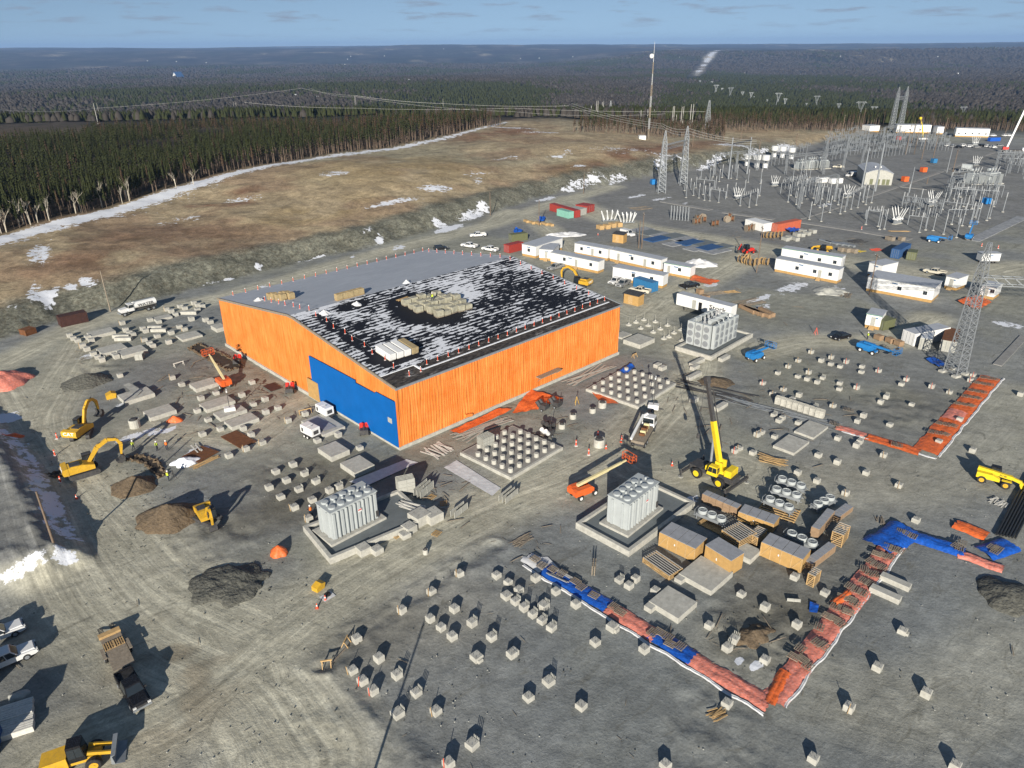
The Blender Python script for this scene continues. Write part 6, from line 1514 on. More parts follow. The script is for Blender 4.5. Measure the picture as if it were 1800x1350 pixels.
def crane():
    a = q('C2', 1290, 790); b = q('C2', 1445, 862)
    rz = heading(a, b); c = (a + b) / 2 + Vector((-math.sin(rz), math.cos(rz), 0)) * 1.25
    t = thing('mobile_crane', 'yellow rough terrain crane with raised boom and outriggers out', 'crane', (c.x, c.y, 0), rz)
    MB().box(-3.6, 3.9, -.95, .95, 1.0, 1.6, ch=.06).build('carrier', M['steel_dark'], t)
    MB().box(1.5, 3.9, -1.2, 1.2, 1.6, 2.0, ch=.08).build('engine_deck', M['steel_dark'], t)
    MB().box(-3.6, -1.6, -1.2, 1.2, 1.5, 1.75, ch=.05).build('fender_deck', M['steel_dark'], t)
    for x in (-1.95, 1.95):
        for s in (-1, 1): wheel(t, x, s * 1.38, .88, .62, 'crane_yellow')
    for x in (-3.7, 4.0):
        MB().box(x - .22, x + .22, -3.0, 3.0, .75, 1.1).build('outrigger_beam', M['steel_dark'], t)
        for s in (-1, 1):
            MB().cyl((x, s * 2.95, .1), (x, s * 2.95, 1.5), .1, n=8).build('outrigger_jack', M['steel_dark'], t)
            MB().cyl((x, s * 2.95, 0), (x, s * 2.95, .12), .4, n=12).build('outrigger_pad', M['container_grey'], t)
    # superstructure turned so that the boom points away to the left
    tip = Vector((28.9, 97.2, 15.2)); base = Vector((c.x, c.y, 0))
    d = Vector((tip.x - base.x, tip.y - base.y, 0)); wa = R(138) - rz
    Rm = Matrix.Rotation(wa, 4, 'Z')
    def sup(mb, nm, m): mb2 = mb; o = mb2.build(nm, m, t); o.rotation_euler.z = wa; return o
    sup(MB().box(-2.6, 1.0, -.9, .9, 1.75, 2.5, ch=.06), 'turntable', M['crane_yellow'])
    sup(MB().box(-3.3, -2.2, -1.15, 1.15, 1.8, 3.0, ch=.08), 'counterweight', M['crane_yellow'])
    o = sup(cabin(MB(), .1, 1.8, .2, 1.5, .45, .42, 1.75, 3.3), 'cab', M['crane_yellow']); o.location = Rm @ Vector((-1.5, 1.35, 0))
    panes(o, .1, 1.8, .2, 1.5, .45, .42, 2.2, 3.25, (.5,))
    for s in (-.62, .62): sup(MB().box(-1.6, -.4, s - .12, s + .12, 2.4, 3.7), 'boom_bracket', M['crane_yellow'])
    inv = Matrix.Rotation(-rz, 3, 'Z'); tl = inv @ (tip - base)
    pv = Rm.to_3x3() @ Vector((-.9, .2, 3.3)); ax = tl - pv
    MB().bar(pv, pv + ax * .5, .62, .72).build('boom', M['crane_yellow'], t)
    MB().bar(pv + ax * .49, pv + ax * .78, .52, .6).build('boom_section', M['steel_dark'], t)
    MB().bar(pv + ax * .77, pv + ax * .95, .44, .52).build('boom_section', M['steel_dark'], t)
    MB().bar(pv + ax * .94, pv + ax * 1.03, .7, .8).build('boom_head', M['steel_dark'], t)
    j = Rm.to_3x3() @ Vector((.6, 0, 2.2)); MB().cyl(j, pv + ax * .4, .2, n=10).build('lift_ram', M['steel'], t)
    side = ax.cross(Vector((0, 0, 1))).normalized() * .75
    jb = MB(); p0_, p1_ = pv + ax * .15 + side, pv + ax * .85 + side
    for k in range(10):
        f0, f1 = k / 10, (k + 1) / 10; a_, b_ = p0_.lerp(p1_, f0), p0_.lerp(p1_, f1); u = Vector((0, 0, .35))
        jb.bar(a_, b_, .05); jb.bar(a_ + u, b_ + u, .05); jb.bar(a_, b_ + u, .04)
    jb.build('stowed_jib', M['steel_dark'], t)
    hk = tl + Vector((-.1, -.4, -.3)); MB().cyl(hk, (hk.x, hk.y, 6.0), .03, n=5).build('hoist_cable', M['steel_dark'], t)
    MB().lathe([(.05, .9), (.28, .7), (.28, .1), (.08, 0)], 10).build('hook_block', M['steel_dark'], t, (hk.x, hk.y, 5.2))
crane()

def telehandler(label, c, rz, paint='crane_yellow', wordmark=True):
    t = thing('telehandler', label, 'telehandler', (c.x, c.y, 0), rz)
    MB().box(-2.4, 2.2, -.55, .55, .6, 1.15, ch=.06).build('chassis', M['steel_dark'], t)
    MB().prof([(-2.4, .9), (-2.4, 1.75), (-.4, 1.75), (.6, 1.35), (.6, .9)], -1.15, -.5).build('engine_pod', M[paint], t)
    o = cabin(MB(), -.9, .8, -.75, .5, .5, .44, .9, 2.5).build('cab', M['gloss_black'], t, (0, .72, 0)); panes(o, -.9, .8, -.75, .5, .5, .44, 1.4, 2.45)
    for x in (-1.6, 1.45):
        for s in (-1, 1):
            wheel(t, x, s * 1.0, .62, .42, 'yellow')
            MB().box(x - .62, x + .62, s * 1.0 - .24, s * 1.0 + .24, 1.28, 1.36).build('mudguard', M[paint], t)
    MB().bar((-2.4, -.05, 1.95), (2.1, -.05, 1.55), .5, .55).build('boom', M[paint], t)
    MB().bar((2.0, -.05, 1.56), (3.3, -.05, 1.2), .38, .42).build('boom_extension', M[paint], t)
    MB().prof([(3.2, 1.35), (3.7, 1.0), (3.8, .3), (3.4, .3), (3.1, .9)], -.3, .2).build('boom_head', M[paint], t)
    MB().box(3.75, 3.9, -.75, .65, .25, 1.1).build('fork_carriage', M['steel_dark'], t)
    for s in (-.4, .3): MB().box(3.85, 5.0, s - .07, s + .07, .2, .28).build('fork', M['steel_dark'], t)
    if wordmark: text('JCB', .42, M['letter_black'], t, (.9, -.315, 1.66), (R(90), R(5), 0), xs=1.4)
    return t
a = q('C3', 1490, 830); b = q('C3', 1645, 870); c = (a + b) / 2 + Vector((.6, .8, 0)); telehandler('yellow telehandler on the open ground at the right picture edge', c, heading(a, b))
c = q('B3', 385, 408); telehandler('yellow telehandler beside the stored goods behind the long offices', c, heading(q('B3', 340, 400), q('B3', 440, 415)) + math.pi, 'yellow', False)

def generator(label, c, rz, w=3.2, name='generator'):
    t = thing(name, label, 'generator', (c.x, c.y, 0), rz)
    MB().box(-w / 2 - .2, w / 2 + .3, -.85, .85, .5, .66).build('trailer_frame', M['steel_dark'], t)
    MB().box(-w / 2, 0 - .02, -.85, .85, .67, 2.15, ch=.06).build('housing', M['white'], t); MB().box(.02, w / 2, -.85, .85, .67, 2.15, ch=.06).build('housing', M['white'], t)
    MB().box(-w / 2 + .3, -w / 2 + .8, -.868, -.85, 1.0, 1.7).build('vent_grille', M['steel_dark'], t)
    MB().box(w / 2 + .002, w / 2 + .02, -.5, .5, 1.0, 1.7).build('vent_grille', M['steel_dark'], t)
    MB().cyl((0.5, 0, 2.15), (.5, 0, 2.4), .1, n=8).build('exhaust', M['steel'], t)
    MB().bar((w / 2 + .3, 0, .55), (w / 2 + 1.3, 0, .5), .1).build('tow_bar', M['steel_dark'], t)
    for x in (-.45, .45):
        for s in (-1, 1): wheel(t, x, s * .95, .34, .2, 'white')
    return t
generator('white trailer generator against the blue panel', q('C1', 485, 360), heading(q('C1', 430, 320), q('C1', 540, 380)))
generator('white trailer generator left of the long slab', q('C1', 385, 505), heading(q('C1', 330, 480), q('C1', 430, 530)))
def light_tower(label, c, rz, mast=6.0):
    t = thing('light_tower', label, 'light tower', (c.x, c.y, 0), rz)
    MB().box(-.95, .95, -.6, .6, .4, 1.35, ch=.08).build('housing', M['white'], t)
    for s in (-1, 1): wheel(t, 0, s * .72, .3, .2)
    MB().bar((.95, 0, .45), (1.9, 0, .4), .08).build('tow_bar', M['steel_dark'], t)
    MB().bar((0, 0, 1.35), (0, 0, mast), .12).build('mast', M['steel_dark'], t)
    for s in (-.3, .3): MB().box(-.12, .12, s - .2, s + .2, mast - .1, mast + .25).build('floodlight', M['lamp_glass'], t)
light_tower('white light tower trailer beside the far pier pad', q('C2', 985, 325), -.3, 6.5)
light_tower('small white light tower on the slab in the left yard', q('C0', 1610, 345) + Vector((0, 0, 0)), .4, 4.5)
# heaters and welding sets at the wall
def heater(label, c, rz, m='red'):
    t = thing('site_heater', label, 'heater', (c.x, c.y, 0), rz)
    for s in (-.45, .45): MB().cyl((-.2, s, .9), (-.9, s, 1.7), .38, n=12).build('duct', M[m], t)
    MB().box(-.3, 1.1, -.7, .7, .4, 1.3, ch=.06).build('burner_box', M['steel_dark'], t)
    for s in (-1, 1): wheel(t, .4, s * .75, .3, .15)
    MB().cyl((.9, 0, 1.3), (.9, 0, 2.2), .06, n=6).build('flue', M['steel_dark'], t)
heater('red heater unit at the foot of the blue panel', q('C1', 760, 490), GRID - 2.2)
heater('red heater unit at the foot of the orange end wall', q('C1', 240, 200), GRID - 2.2)
heater('red heater unit beside the dark pit near the end wall', q('B0', 1660, 1190), GRID - 2.2)
heater('dark heater among the orange tarps, left one', q('C2', 210, 320), GRID - 1.4, 'steel_dark'); heater('dark heater among the orange tarps, right one', q('C2', 300, 300), GRID - 1.4, 'steel_dark')
heater('dark machine on the far edge of the near pier pad', q('C2', 250, 460), GRID, 'steel_dark'); heater('white and dark pump beside the near pier pad', q('C2', 245, 510), GRID, 'white')

# ---- containers, trailers, offices
def container(label, a, b, depth, h, m, name='shipping_container', roofm=None, side=1, doors=True):
    """a,b: near long bottom edge; depth goes away from the camera"""
    rz = heading(a, b); w = (b - a).length
    t = thing(name, label, 'container', (a.x, a.y, .05), rz)
    MB().box(.03, w - .03, .03, depth - .03, .05, h - .04).build('shell', M[m], t)
    n = max(6, int(w / .3)); mb = MB()
    for s, y0 in ((-1, 0), (1, depth)):
        for k in range(n):
            x = .12 + k * (w - .24) / n; mb.box(x, x + (w - .24) / n * .55, y0 - (.0 if s < 0 else .03), y0 + (.03 if s < 0 else .0), .2, h - .2)
    mb.build('corrugation', M[m], t)['kind'] = 'stuff'
    MB().box(.02, w - .02, .02, depth - .02, h - .038, h - .0).build('roof', M[roofm or m], t)
    for x in (0, w - .12):
        for y in (-.01, depth - .11): MB().box(x, x + .12, y, y + .12, 0, h + .01).build('corner_post', M[m], t)
    for z in (.0, h - .12): MB().box(.12, w - .12, -.015, .06, z + .0, z + .12).build('rail', M[m], t)
    if doors:
        for xx in (-.02, w + .0):
            MB().box(xx, xx + .02, .15, depth / 2 - .02, .2, h - .2).build('door_leaf', M[m], t); MB().box(xx, xx + .02, depth / 2 + .02, depth - .15, .2, h - .2).build('door_leaf', M[m], t)
        for k in range(4): MB().cyl((-.04 if True else 0, .35 + k * (depth - .7) / 3, .25), (-.04, .35 + k * (depth - .7) / 3, h - .25), .03, n=5).build('lock_rod', M['steel'], t)
    return t
def endbox(fl, fr, ln, h, side):
    """box seen end on: fl, fr the two near bottom corners of its short end; returns near-long-edge points"""
    d = Vector((-(fr - fl).y, (fr - fl).x, 0)).normalized()
    return fl, fr, d
def cont_end(label, fl, fr, ln, h, m, **k):
    # long axis runs away from the camera; build with near long edge = right or left side
    d = Vector((-(fr - fl).y, (fr - fl).x, 0)).normalized() * ln
    return container(label, fr, fr + d, (fr - fl).length, h, m, **k)
container('dark brown waste container below the berm at left', q('B0', 430, 938), q('B0', 622, 895), 2.6, 2.5, 'dark_red', 'waste_container', doors=False)
container('rusty skip full of scrap at the far left road bend', q('B0', 185, 1000), q('B0', 260, 975), 2.4, 1.4, 'rust', 'waste_skip', doors=False)
container('blue shipping container in front of the middle office trailer', q('B2', 845, 655), q('B2', 975, 695), 2.5, 2.7, 'container_blue')
cont_end('navy blue long container by the road behind the offices', q('B3', 850, 450), q('B3', 910, 460), 10.5, 2.9, 'navy')
cont_end('olive short container right of the navy one', q('B3', 960, 462), q('B3', 1025, 470), 4.5, 2.4, 'container_olive')
container('dark red long container in the far container row', q('B2', 262, 120), q('B2', 440, 172), 2.5, 2.8, 'container_red', roofm='container_red')
container('teal container in front of the red ones', q('B2', 312, 155), q('B2', 395, 178), 2.5, 2.6, 'container_green')
cont_end('red container at the right of the far container row', q('B2', 520, 140), q('B2', 575, 125), 5.5, 2.8, 'container_red')
cont_end('pale container between the red ones of the far row', q('B2', 470, 160), q('B2', 520, 148), 5.5, 2.6, 'container_grey')
container('red container behind the hall near the first offices', q('B2', -20, 420), q('B2', 80, 395), 2.5, 2.6, 'container_red')
container('green container behind the red one near the hall', q('B2', 0, 340), q('B2', 110, 325), 2.5, 2.4, 'container_olive')
container('orange long container among the cable reels', q('S2', 395, 1255), q('S2', 640, 1205), 2.5, 2.9, 'container_orange')
cont_end('white box trailer left of the orange container', q('S2', 243, 1250), q('S2', 345, 1235), 9, 2.9, 'white', roofm='white')
cont_end('white storage box with grey roof at the end of the office row', q('B3', 925, 1035), q('B3', 1010, 1070), 10.5, 2.9, 'white', roofm='roof_metal')
cont_end('grey white storage box next to the lattice tower', q('B3', 1045, 1090), q('B3', 1130, 1105), 9.5, 2.7, 'container_grey', roofm='white')
cont_end('rust roofed storage box behind the lattice tower', q('B3', 1190, 1100), q('B3', 1300, 1120), 9, 2.6, 'container_grey', roofm='rust')
container('olive container between the small office and the storage boxes', q('B3', 800, 960), q('B3', 880, 940), 2.5, 2.3, 'container_olive')
def hut(label, a, b, depth, h):
    rz = heading(a, b); w = (b - a).length; t = thing('plywood_hut', label, 'hut', (a.x, a.y, 0), rz)
    MB().box(0, w, 0, depth, 0, h).build('walls', M['ply'], t)
    MB().add([(-.2, -.25, h + .02), (w + .2, -.25, h + .02), (w + .2, depth + .2, h + .4), (-.2, depth + .2, h + .4), (-.2, -.25, h + .1), (w + .2, -.25, h + .1), (w + .2, depth + .2, h + .48), (-.2, depth + .2, h + .48)], [(0, 1, 2, 3), (4, 5, 6, 7), (0, 1, 5, 4), (1, 2, 6, 5), (2, 3, 7, 6), (3, 0, 4, 7)]).build('roof', M['steel_dark'], t)
    MB().box(w * .3, w * .6, -.03, -.003, .1, h - .3).build('door', M['wood'], t)
hut('plywood hut with black roof beside the hall corner', q('B2', 778, 765), q('B2', 880, 790), 2.6, 2.6)
hut('plywood hut with black roof beside the white van', q('B2', 700, 340), q('B2', 775, 350), 3.0, 2.8)

def office(label, a, b, depth, h, wins=(.2, .5, .8), doors=(), skirt=True, trim=None, sign=True, roof='roof_metal', name='office_trailer'):
    rz = heading(a, b); w = (b - a).length
    t = thing(name, label, 'office trailer', (a.x, a.y, 0), rz)
    z0 = .75
    if skirt: MB().box(.1, w - .1, .1, depth - .1, -.1, z0).build('skirting', M['ply'], t)
    else:
        for k in range(6): MB().box(.4 + k * (w - 1.2) / 5, .8 + k * (w - 1.2) / 5, .5, depth - .5, -.1, z0).build('support', M['steel_dark'], t)
    n = max(3, int(w / 3))
    for k in range(n): MB().box(k * w / n + .008, (k + 1) * w / n - .008, 0, depth, z0, h).build('wall_panel', M['white'], t)
    MB().box(-.12, w + .12, -.12, depth + .12, h + .002, h + .16, ch=.03).build('roof', M[roof], t)
    MB().box(-.135, w + .135, -.135, -.121, h - .02, h + .14).build('fascia', M[trim or 'steel'], t)
    for f in wins:
        x = f * w; o = MB().box(x - .5, x + .5, -.04, -.003, z0 + 1.0, z0 + 2.0).build('window_frame', M['steel'], t)
        MB().box(x - .44, x - .02, -.055, -.041, z0 + 1.06, z0 + 1.94).build('window_pane', M['glass'], o); MB().box(x + .02, x + .44, -.055, -.041, z0 + 1.06, z0 + 1.94).build('window_pane', M['glass'], o)
    for f in doors:
        x = f * w; MB().box(x - .45, x + .45, -.05, -.003, z0 + .05, z0 + 2.1).build('door', M['container_grey'], t)
        s = MB()
        for k in range(3): s.box(x - .6, x + .6, -1.0 + k * .3, -.06, -.05 + 0 * k, .25 + .22 * k)
        s.build('steps', M['wood'], t)
    if sign: MB().box(w * .38, w * .38 + 1.3, -.03, -.004, h - .75, h - .45).build('sign', M['letter_blue'], t)
    return t
office('white office trailer in front of the row, nearest the hall', q('B2', 268, 490), q('B2', 600, 560), 3.2, 3.5, (.3, .85), (.55,))
office('first of the two long white offices in the back row', q('B2', 435, 425), q('B2', 665, 470), 3.2, 3.6, (.22, .78), (.55,))
office('second long white office in the back row', q('B2', 680, 470), q('B2', 1035, 550), 3.2, 3.6, (.45, .85), (.18, .7))
office('short white office with green eave at the end of the back row', q('B2', 1055, 565), q('B2', 1240, 600), 3.2, 3.4, (.6,), (.2,), trim='green_trim')
office('white office with a patchy roof behind the parked pickups', q('B2', 700, 600), q('B2', 1050, 665), 3.2, 3.6, (.42, .78), ())
office('left wing of the white office block at the head of the row', q('B2', 70, 435), q('B2', 165, 455), 14, 3.75, (.5,), ())
office('right wing of the white office block at the head of the row', q('B2', 190, 465), q('B2', 285, 472), 8, 3.4, (), (.5,))
office('lower long white office in the pair with timber skirting', q('B3', 42, 545), q('B3', 480, 630), 3.4, 3.9, (.36, .64, .88), (.72,))
office('upper long white office in the pair, with green eave', q('B3', 85, 470), q('B3', 500, 540), 3.4, 3.9, (.35, .65, .9), (), trim='green_trim')
office('large white double office with timber skirting near the tower', q('B3', 680, 680), q('B3', 1140, 765), 7.5, 3.9, (.5, .88), ())
office('white office behind the large double one', q('B3', 690, 575), q('B3', 780, 600), 7, 3.9, (), ())
office('small white office with open brown doorway near the tower', q('B3', 1225, 660), q('B3', 1310, 680), 5.5, 3.3, (), (.5,))
office('small white office with grey door behind the orange tarp heap', q('B3', 1470, 725), q('B3', 1570, 745), 5.5, 3.2, (.8,), (.4,))
office('small white office with green eave and timber stairs', q('B3', 670, 935), q('B3', 775, 955), 5.0, 3.3, (), (.5,), trim='green_trim')
office('long white building behind the substation', q('S3', 1070, 240), q('S3', 1425, 250), 7, 5.5, (.1, .3, .5, .7, .9), (), name='site_building')
office('white building with grey roof at the back of the substation', q('S3', 450, 200), q('S3', 810, 205), 8, 5.5, (.4, .7), (), name='site_building')
office('small white building left of the far white row', q('S3', 165, 195), q('S3', 270, 190), 8, 4.5, (), (), name='site_building')
office('small white building between the far white rows', q('S3', 875, 215), q('S3', 945, 215), 7, 5, (), (), name='site_building')
office('raised white storage unit beside the yard road', q('B3', 1480, 490), q('B3', 1610, 490), 2.6, 3.0, (), (), skirt=False)
# semi trailer
def semi():
    a = q('B2', 1142, 805); b = q('B2', 1520, 905); rz = heading(a, b); w = (b - a).length
    t = thing('box_trailer', 'long white box trailer with dark lettering beside the far transformer', 'trailer', (a.x, a.y, 0), rz)
    MB().box(0, w, 0, 2.6, 1.1, 4.0, ch=.05).build('box', M['white'], t); MB().box(.05, w - .05, .05, 2.55, 4.001, 4.05).build('roof', M['roof_metal'], t)
    MB().box(w * .30, w * .37, -.02, -.003, 1.2, 3.4).build('side_door', M['container_grey'], t); MB().box(w * .42, w * .48, -.03, -.003, 1.15, 3.2).build('open_doorway', M['gloss_black'], t)
    for x in (w - 2.2, w - 3.4):
        for s in (.2, 2.4): wheel(t, x, s, .5, .3)
    for s in (.4, 2.2): MB().bar((2.2, s, 0), (2.2, s, 1.1), .14).build('landing_leg', M['steel_dark'], t)
    text('Stork', 1.5, M['letter_black'], t, (w * .76, -.02, 2.7), (R(90), 0, 0), xs=1.35)
semi()
# pump truck with the long arm
def pump_truck():
    a = q('C2', 860, 615); b = q('C2', 975, 425); rz = heading(a, b); c = (a + b) / 2
    t = thing('pump_truck', 'muddy pump truck with a white arm lying along its side', 'truck', (c.x, c.y, 0), rz)
    MB().box(-4.2, 4.0, -1.1, 1.1, .7, 1.1).build('chassis', M['steel_dark'], t)
    MB().box(-4.2, 1.6, -1.1, 1.1, 1.1, 1.55).build('deck', M['old_wood'], t)
    cb = cabin(MB(), 2.2, 4.1, 2.3, 3.8, 1.1, .98, .9, 2.8).build('cab', M['white_car'], t); panes(cb, 2.2, 4.1, 2.3, 3.8, 1.1, .98, 1.7, 2.75, (.5,))
    MB().bar((-4.4, 1.0, 1.9), (2.6, 1.0, 2.9), .35, .4).build('arm', M['white'], t); MB().bar((2.6, 1.0, 2.8), (3.0, .3, 3.2), .3).build('arm_joint', M['white'], t)
    for k in range(6): MB().box(-2.2 + k * .55, -1.8 + k * .55, -.6, .3, 1.55, 1.95 + .25 * (k % 3), ch=.04).build('pump_part', M['cream'] if k % 2 else M['rust'], t)
    for x in (3.0, -2.0, -3.2):
        for s in (-1, 1): wheel(t, x, s * .98, .5, .35)
pump_truck()
# pickups and cars
def pk(tile, xf, yf, xr, yr, label, **k):
    f, r_ = q(tile, xf, yf), q(tile, xr, yr); return pickup(label, (f + r_) / 2, heading(r_, f), **k)
pk('D0', 1020, 980, 860, 700, 'black pickup towing the wooden deck trailer', paint='gloss_black')
pk('D0', 110, 400, -170, 520, 'upper white pickup at the left picture edge')
pk('D0', 190, 560, -90, 680, 'lower white pickup at the left picture edge')
pk('B1', 1440, 370, 1540, 385, 'left white pickup parked behind the hall')
pk('B1', 1590, 395, 1680, 410, 'right white pickup parked behind the hall')
pk('B1', 1510, 305, 1585, 300, 'white pickup farther back behind the hall')
pk('B2', 270, 540, 340, 520, 'silver pickup beside the nearest office and the excavator', paint='silver_car')
pk('B2', 675, 650, 770, 605, 'white pickup parked at the patchy roofed office')
pk('B2', 735, 665, 815, 625, 'grey pickup parked next to the white one at the office', paint='silver_car')
pk('B2', 820, 680, 965, 705, 'cream pickup parked in front of the blue container', paint='cream_car')
pk('B3', 1095, 550, 1230, 575, 'cream pickup behind the large double office', paint='cream_car')
pk('S2', 990, 570, 1095, 575, 'cream pickup inside the substation', paint='cream_car')
pickup('dark pickup in front of the orange tarp by the offices', q('B2', 1240, 660), heading(q('B2', 1190, 660), q('B2', 1295, 640)), paint='gloss_black')
car('black car parked alone in the yard', q('B3', 505, 1015), heading(q('B3', 575, 990), q('B3', 440, 1020)), suv=False)
car('dark car half hidden behind the hall roof', q('B1', 1290, 395), .3, 'gloss_black')
van('white van beside the plywood hut near the road', q('B2', 805, 295), heading(q('B2', 760, 275), q('B2', 860, 300)))
van('white van parked inside the substation', q('S2', 1180, 660), heading(q('S2', 1250, 640), q('S2', 1110, 660)), ln=7)
# deck trailer with ramps
def deck_trailer():
    a = q('D0', 880, 680); b = q('D0', 770, 440); rz = heading(a, b); c = (a + b) / 2
    t = thing('deck_trailer', 'wooden deck trailer with lumber and two ladder ramps', 'trailer', (c.x, c.y, 0), rz)
    L2 = (b - a).length / 2
    n = 14
    for k in range(n): MB().box(-L2 + k * 2 * L2 / n + .01, -L2 + (k + 1) * 2 * L2 / n - .01, -1.05, 1.05, .72, .78).build('deck_plank', M['old_wood'], t)
    MB().box(-L2, L2, -.6, .6, .5, .71).build('frame', M['steel_dark'], t)
    for s in (-1, 1):
        MB().box(-.9, .9, s * 1.28 - .16, s * 1.28 + .16, .78, .86).build('mudguard', M['old_wood'], t)
        for x in (-.45, .45): wheel(t, x, s * 1.25, .36, .24)
        rp = MB()
        for y in (-.2, .2): rp.bar((L2, s * .6 + y, .65), (L2 + 2.2, s * .6 + y, .06), .07)
        for k in range(7): f = k / 6; rp.bar((L2 + 2.2 * f, s * .6 - .2, .65 - .59 * f), (L2 + 2.2 * f, s * .6 + .2, .65 - .59 * f), .06)
        rp.build('ramp', M['steel_dark'], t)
    MB().bar((-L2, 0, .55), (-L2 - 1.4, 0, .55), .14).build('tow_bar', M['steel_dark'], t)
    for s in (-.5, .5): tagp = link('pallet_load', palm2, t, (.9, s, .8), 0)
    for k in range(5): MB().box(L2 - .75, L2 - .05, -1.1, 1.1, .80 + k * .06, .85 + k * .06).build('lumber', M['wood'], t)
deck_trailer()
def loader():
    c = q('D0', 560, 1330); rz = heading(q('D0', 430, 1340), q('D0', 700, 1260))
    t = thing('wheel_loader', 'yellow wheel loader at the bottom left picture edge', 'loader', (c.x, c.y, 0), rz)
    MB().prof([(-2.8, .9), (-2.8, 1.9), (-.6, 2.1), (-.6, .9)], -.85, .85).build('engine_hood', M['yellow'], t)
    o = cabin(MB(), -.6, .9, -.5, .7, .7, .62, 1.2, 3.0).build('cab', M['gloss_black'], t); panes(o, -.6, .9, -.5, .7, .7, .62, 1.6, 2.95)
    MB().box(-.6, 2.0, -.6, .6, .8, 1.3).build('front_frame', M['yellow'], t)
    for s in (-1, 1):
        MB().bar((1.0, s * .5, 1.7), (3.2, s * .5, .9), .18, .35).build('lift_arm', M['yellow'], t)
        for x in (-1.7, 1.4): wheel(t, x, s * 1.0, .7, .5, 'yellow')
    MB().prof([(3.0, .2), (3.9, .1), (3.1, .25), (3.0, 1.2), (3.3, 1.3), (2.9, 1.3), (2.8, .3)], -1.3, 1.3).build('bucket', M['steel'], t)
loader()
container('grey container added at the left picture edge to cast shade below the pickups', q('D0', -330, 900), q('D0', -60, 820), 2.5, 2.9, 'container_grey')  # this and the next container are added, mostly out of view, as shadow casters
container('dark container added at the bottom left corner to cast shade', q('D0', -260, 1330), q('D0', -20, 1270), 2.5, 2.9, 'navy')
# timber stacks, bottom left
lst = []
for k in range(4):
    a = q('D0', 60, 960 + k * 55); o = MB()
    for j in range(4): o.box(-2.2, 2.2, -.55 + j * .28, -.3 + j * .28, 0, .55 + .1 * (k % 2), ch=.02)
    lst.append(tag(o.build('lumber_stack', M['lumber_white'], None, a, .45), '', 'lumber stack'))
number(lst, '{} pale lumber stack in the corner at bottom left', 'lumber stacks bottom left', by='y')
heap('rubble_heap', 'small pale heap above the lumber stacks', 'rubble heap', q('D0', 130, 850), 1.0, .5, M['container_grey'], 10, 33, .7, .5, sharp=.5, rough=.5)

# ---- people
def person(label, c, rz, vest='hivis', pose=0):
    me = bpy.data.meshes.new('person'); 
    a = .12 if pose == 0 else .3
    V = [(0, 0, .95), (0, 0, 1.2), (0, 0, 1.42), (.02, 0, 1.52), (.03, 0, 1.66), (.03, 0, 1.78),
         (0, .2, 1.4), (.05, .28, 1.12), (.2 if pose == 0 else .4, .24, .92 if pose == 0 else 1.15), (0, -.2, 1.4), (.05, -.28, 1.12), (.2 if pose == 0 else .05, -.26, .9),
         (0, .1, .9), (a * .5, .12, .5), (a * .1, .12, .08), (a * .1 + .14, .13, .03), (0, -.1, .9), (-a * .2, -.12, .5), (-a, -.12, .08), (-a + .14, -.13, .03)]
    E_ = [(0, 1), (1, 2), (2, 3), (3, 4), (4, 5), (2, 6), (6, 7), (7, 8), (2, 9), (9, 10), (10, 11), (0, 12), (12, 13), (13, 14), (14, 15), (0, 16), (16, 17), (17, 18), (18, 19)]
    rad = [.16, .15, .17, .065, .1, .09, .075, .055, .04, .075, .055, .04, .1, .075, .055, .05, .1, .075, .055, .05]
    me.from_pydata(V, E_, []); o = bpy.data.objects.new('tmp', me); COL.objects.link(o)
    o.modifiers.new('s', 'SKIN')
    for i, r_ in enumerate(rad): me.skin_vertices[0].data[i].radius = (r_, r_)
    me.skin_vertices[0].data[0].use_root = True
    sb = o.modifiers.new('u', 'SUBSURF'); sb.levels = 1
    dg = bpy.context.evaluated_depsgraph_get(); bmh = bpy.data.meshes.new_from_object(o.evaluated_get(dg)); bpy.data.objects.remove(o)
    bmh.materials.clear()
    for m in ('navy_cloth', 'skin'): bmh.materials.append(M[m])
    for p in bmh.polygons: p.material_index = 1 if p.center.z > 1.5 else 0
    t = thing('person', label, 'person', (c.x, c.y, 0), rz)
    smooth(link('body', bmh, t))
    MB().lathe([(.17, 1.0), (.21, 1.15), (.23, 1.38), (.15, 1.47)], 10).build('vest', M[vest], t)
    MB().lathe([(.145, 1.7), (.135, 1.76), (.1, 1.84), (.03, 1.87)], 10, (.03, 0, 0)).build('hard_hat', M['white'], t)
    return t
person('worker in dark clothes and vest by the culvert pipe shadow', q('C0', 935, 600), .3, 'hivis', 1)
person('left worker of the pair on the frosty ground by the trench', q('C0', 1100, 605), .1, 'hivis')
person('right worker of the pair on the frosty ground by the trench', q('C0', 1168, 600), 2.0, 'hivis_orange', 1)
person('worker in yellow vest standing at the near trench end', q('C0', 1180, 815), 1.0, 'hivis')
person('worker in orange beside a pier behind the left transformer', q('C1', 385, 1060), 2.5, 'hivis_orange', 1)
person('worker in yellow vest near the small office stairs', q('B3', 692, 1020), 2.5, 'hivis')
person('worker in yellow vest on the roof pile of insulation', roofpt(23.9, 20.3, 1.35), 2.5, 'hivis', 1).location.z = roofz(20.3) + 1.3
def tripod(label, c, h, m='wood', name='survey_tripod'):
    t = thing(name, label, 'tripod', (c.x, c.y, 0))
    for k in range(3): w_ = k * 2.09; MB().bar((.5 * math.cos(w_), .5 * math.sin(w_), 0), (0, 0, h), .06).build('leg', M[m], t)
    MB().cyl((0, 0, h), (0, 0, h + .3), .1, n=8).build('instrument', M['steel_dark'], t)
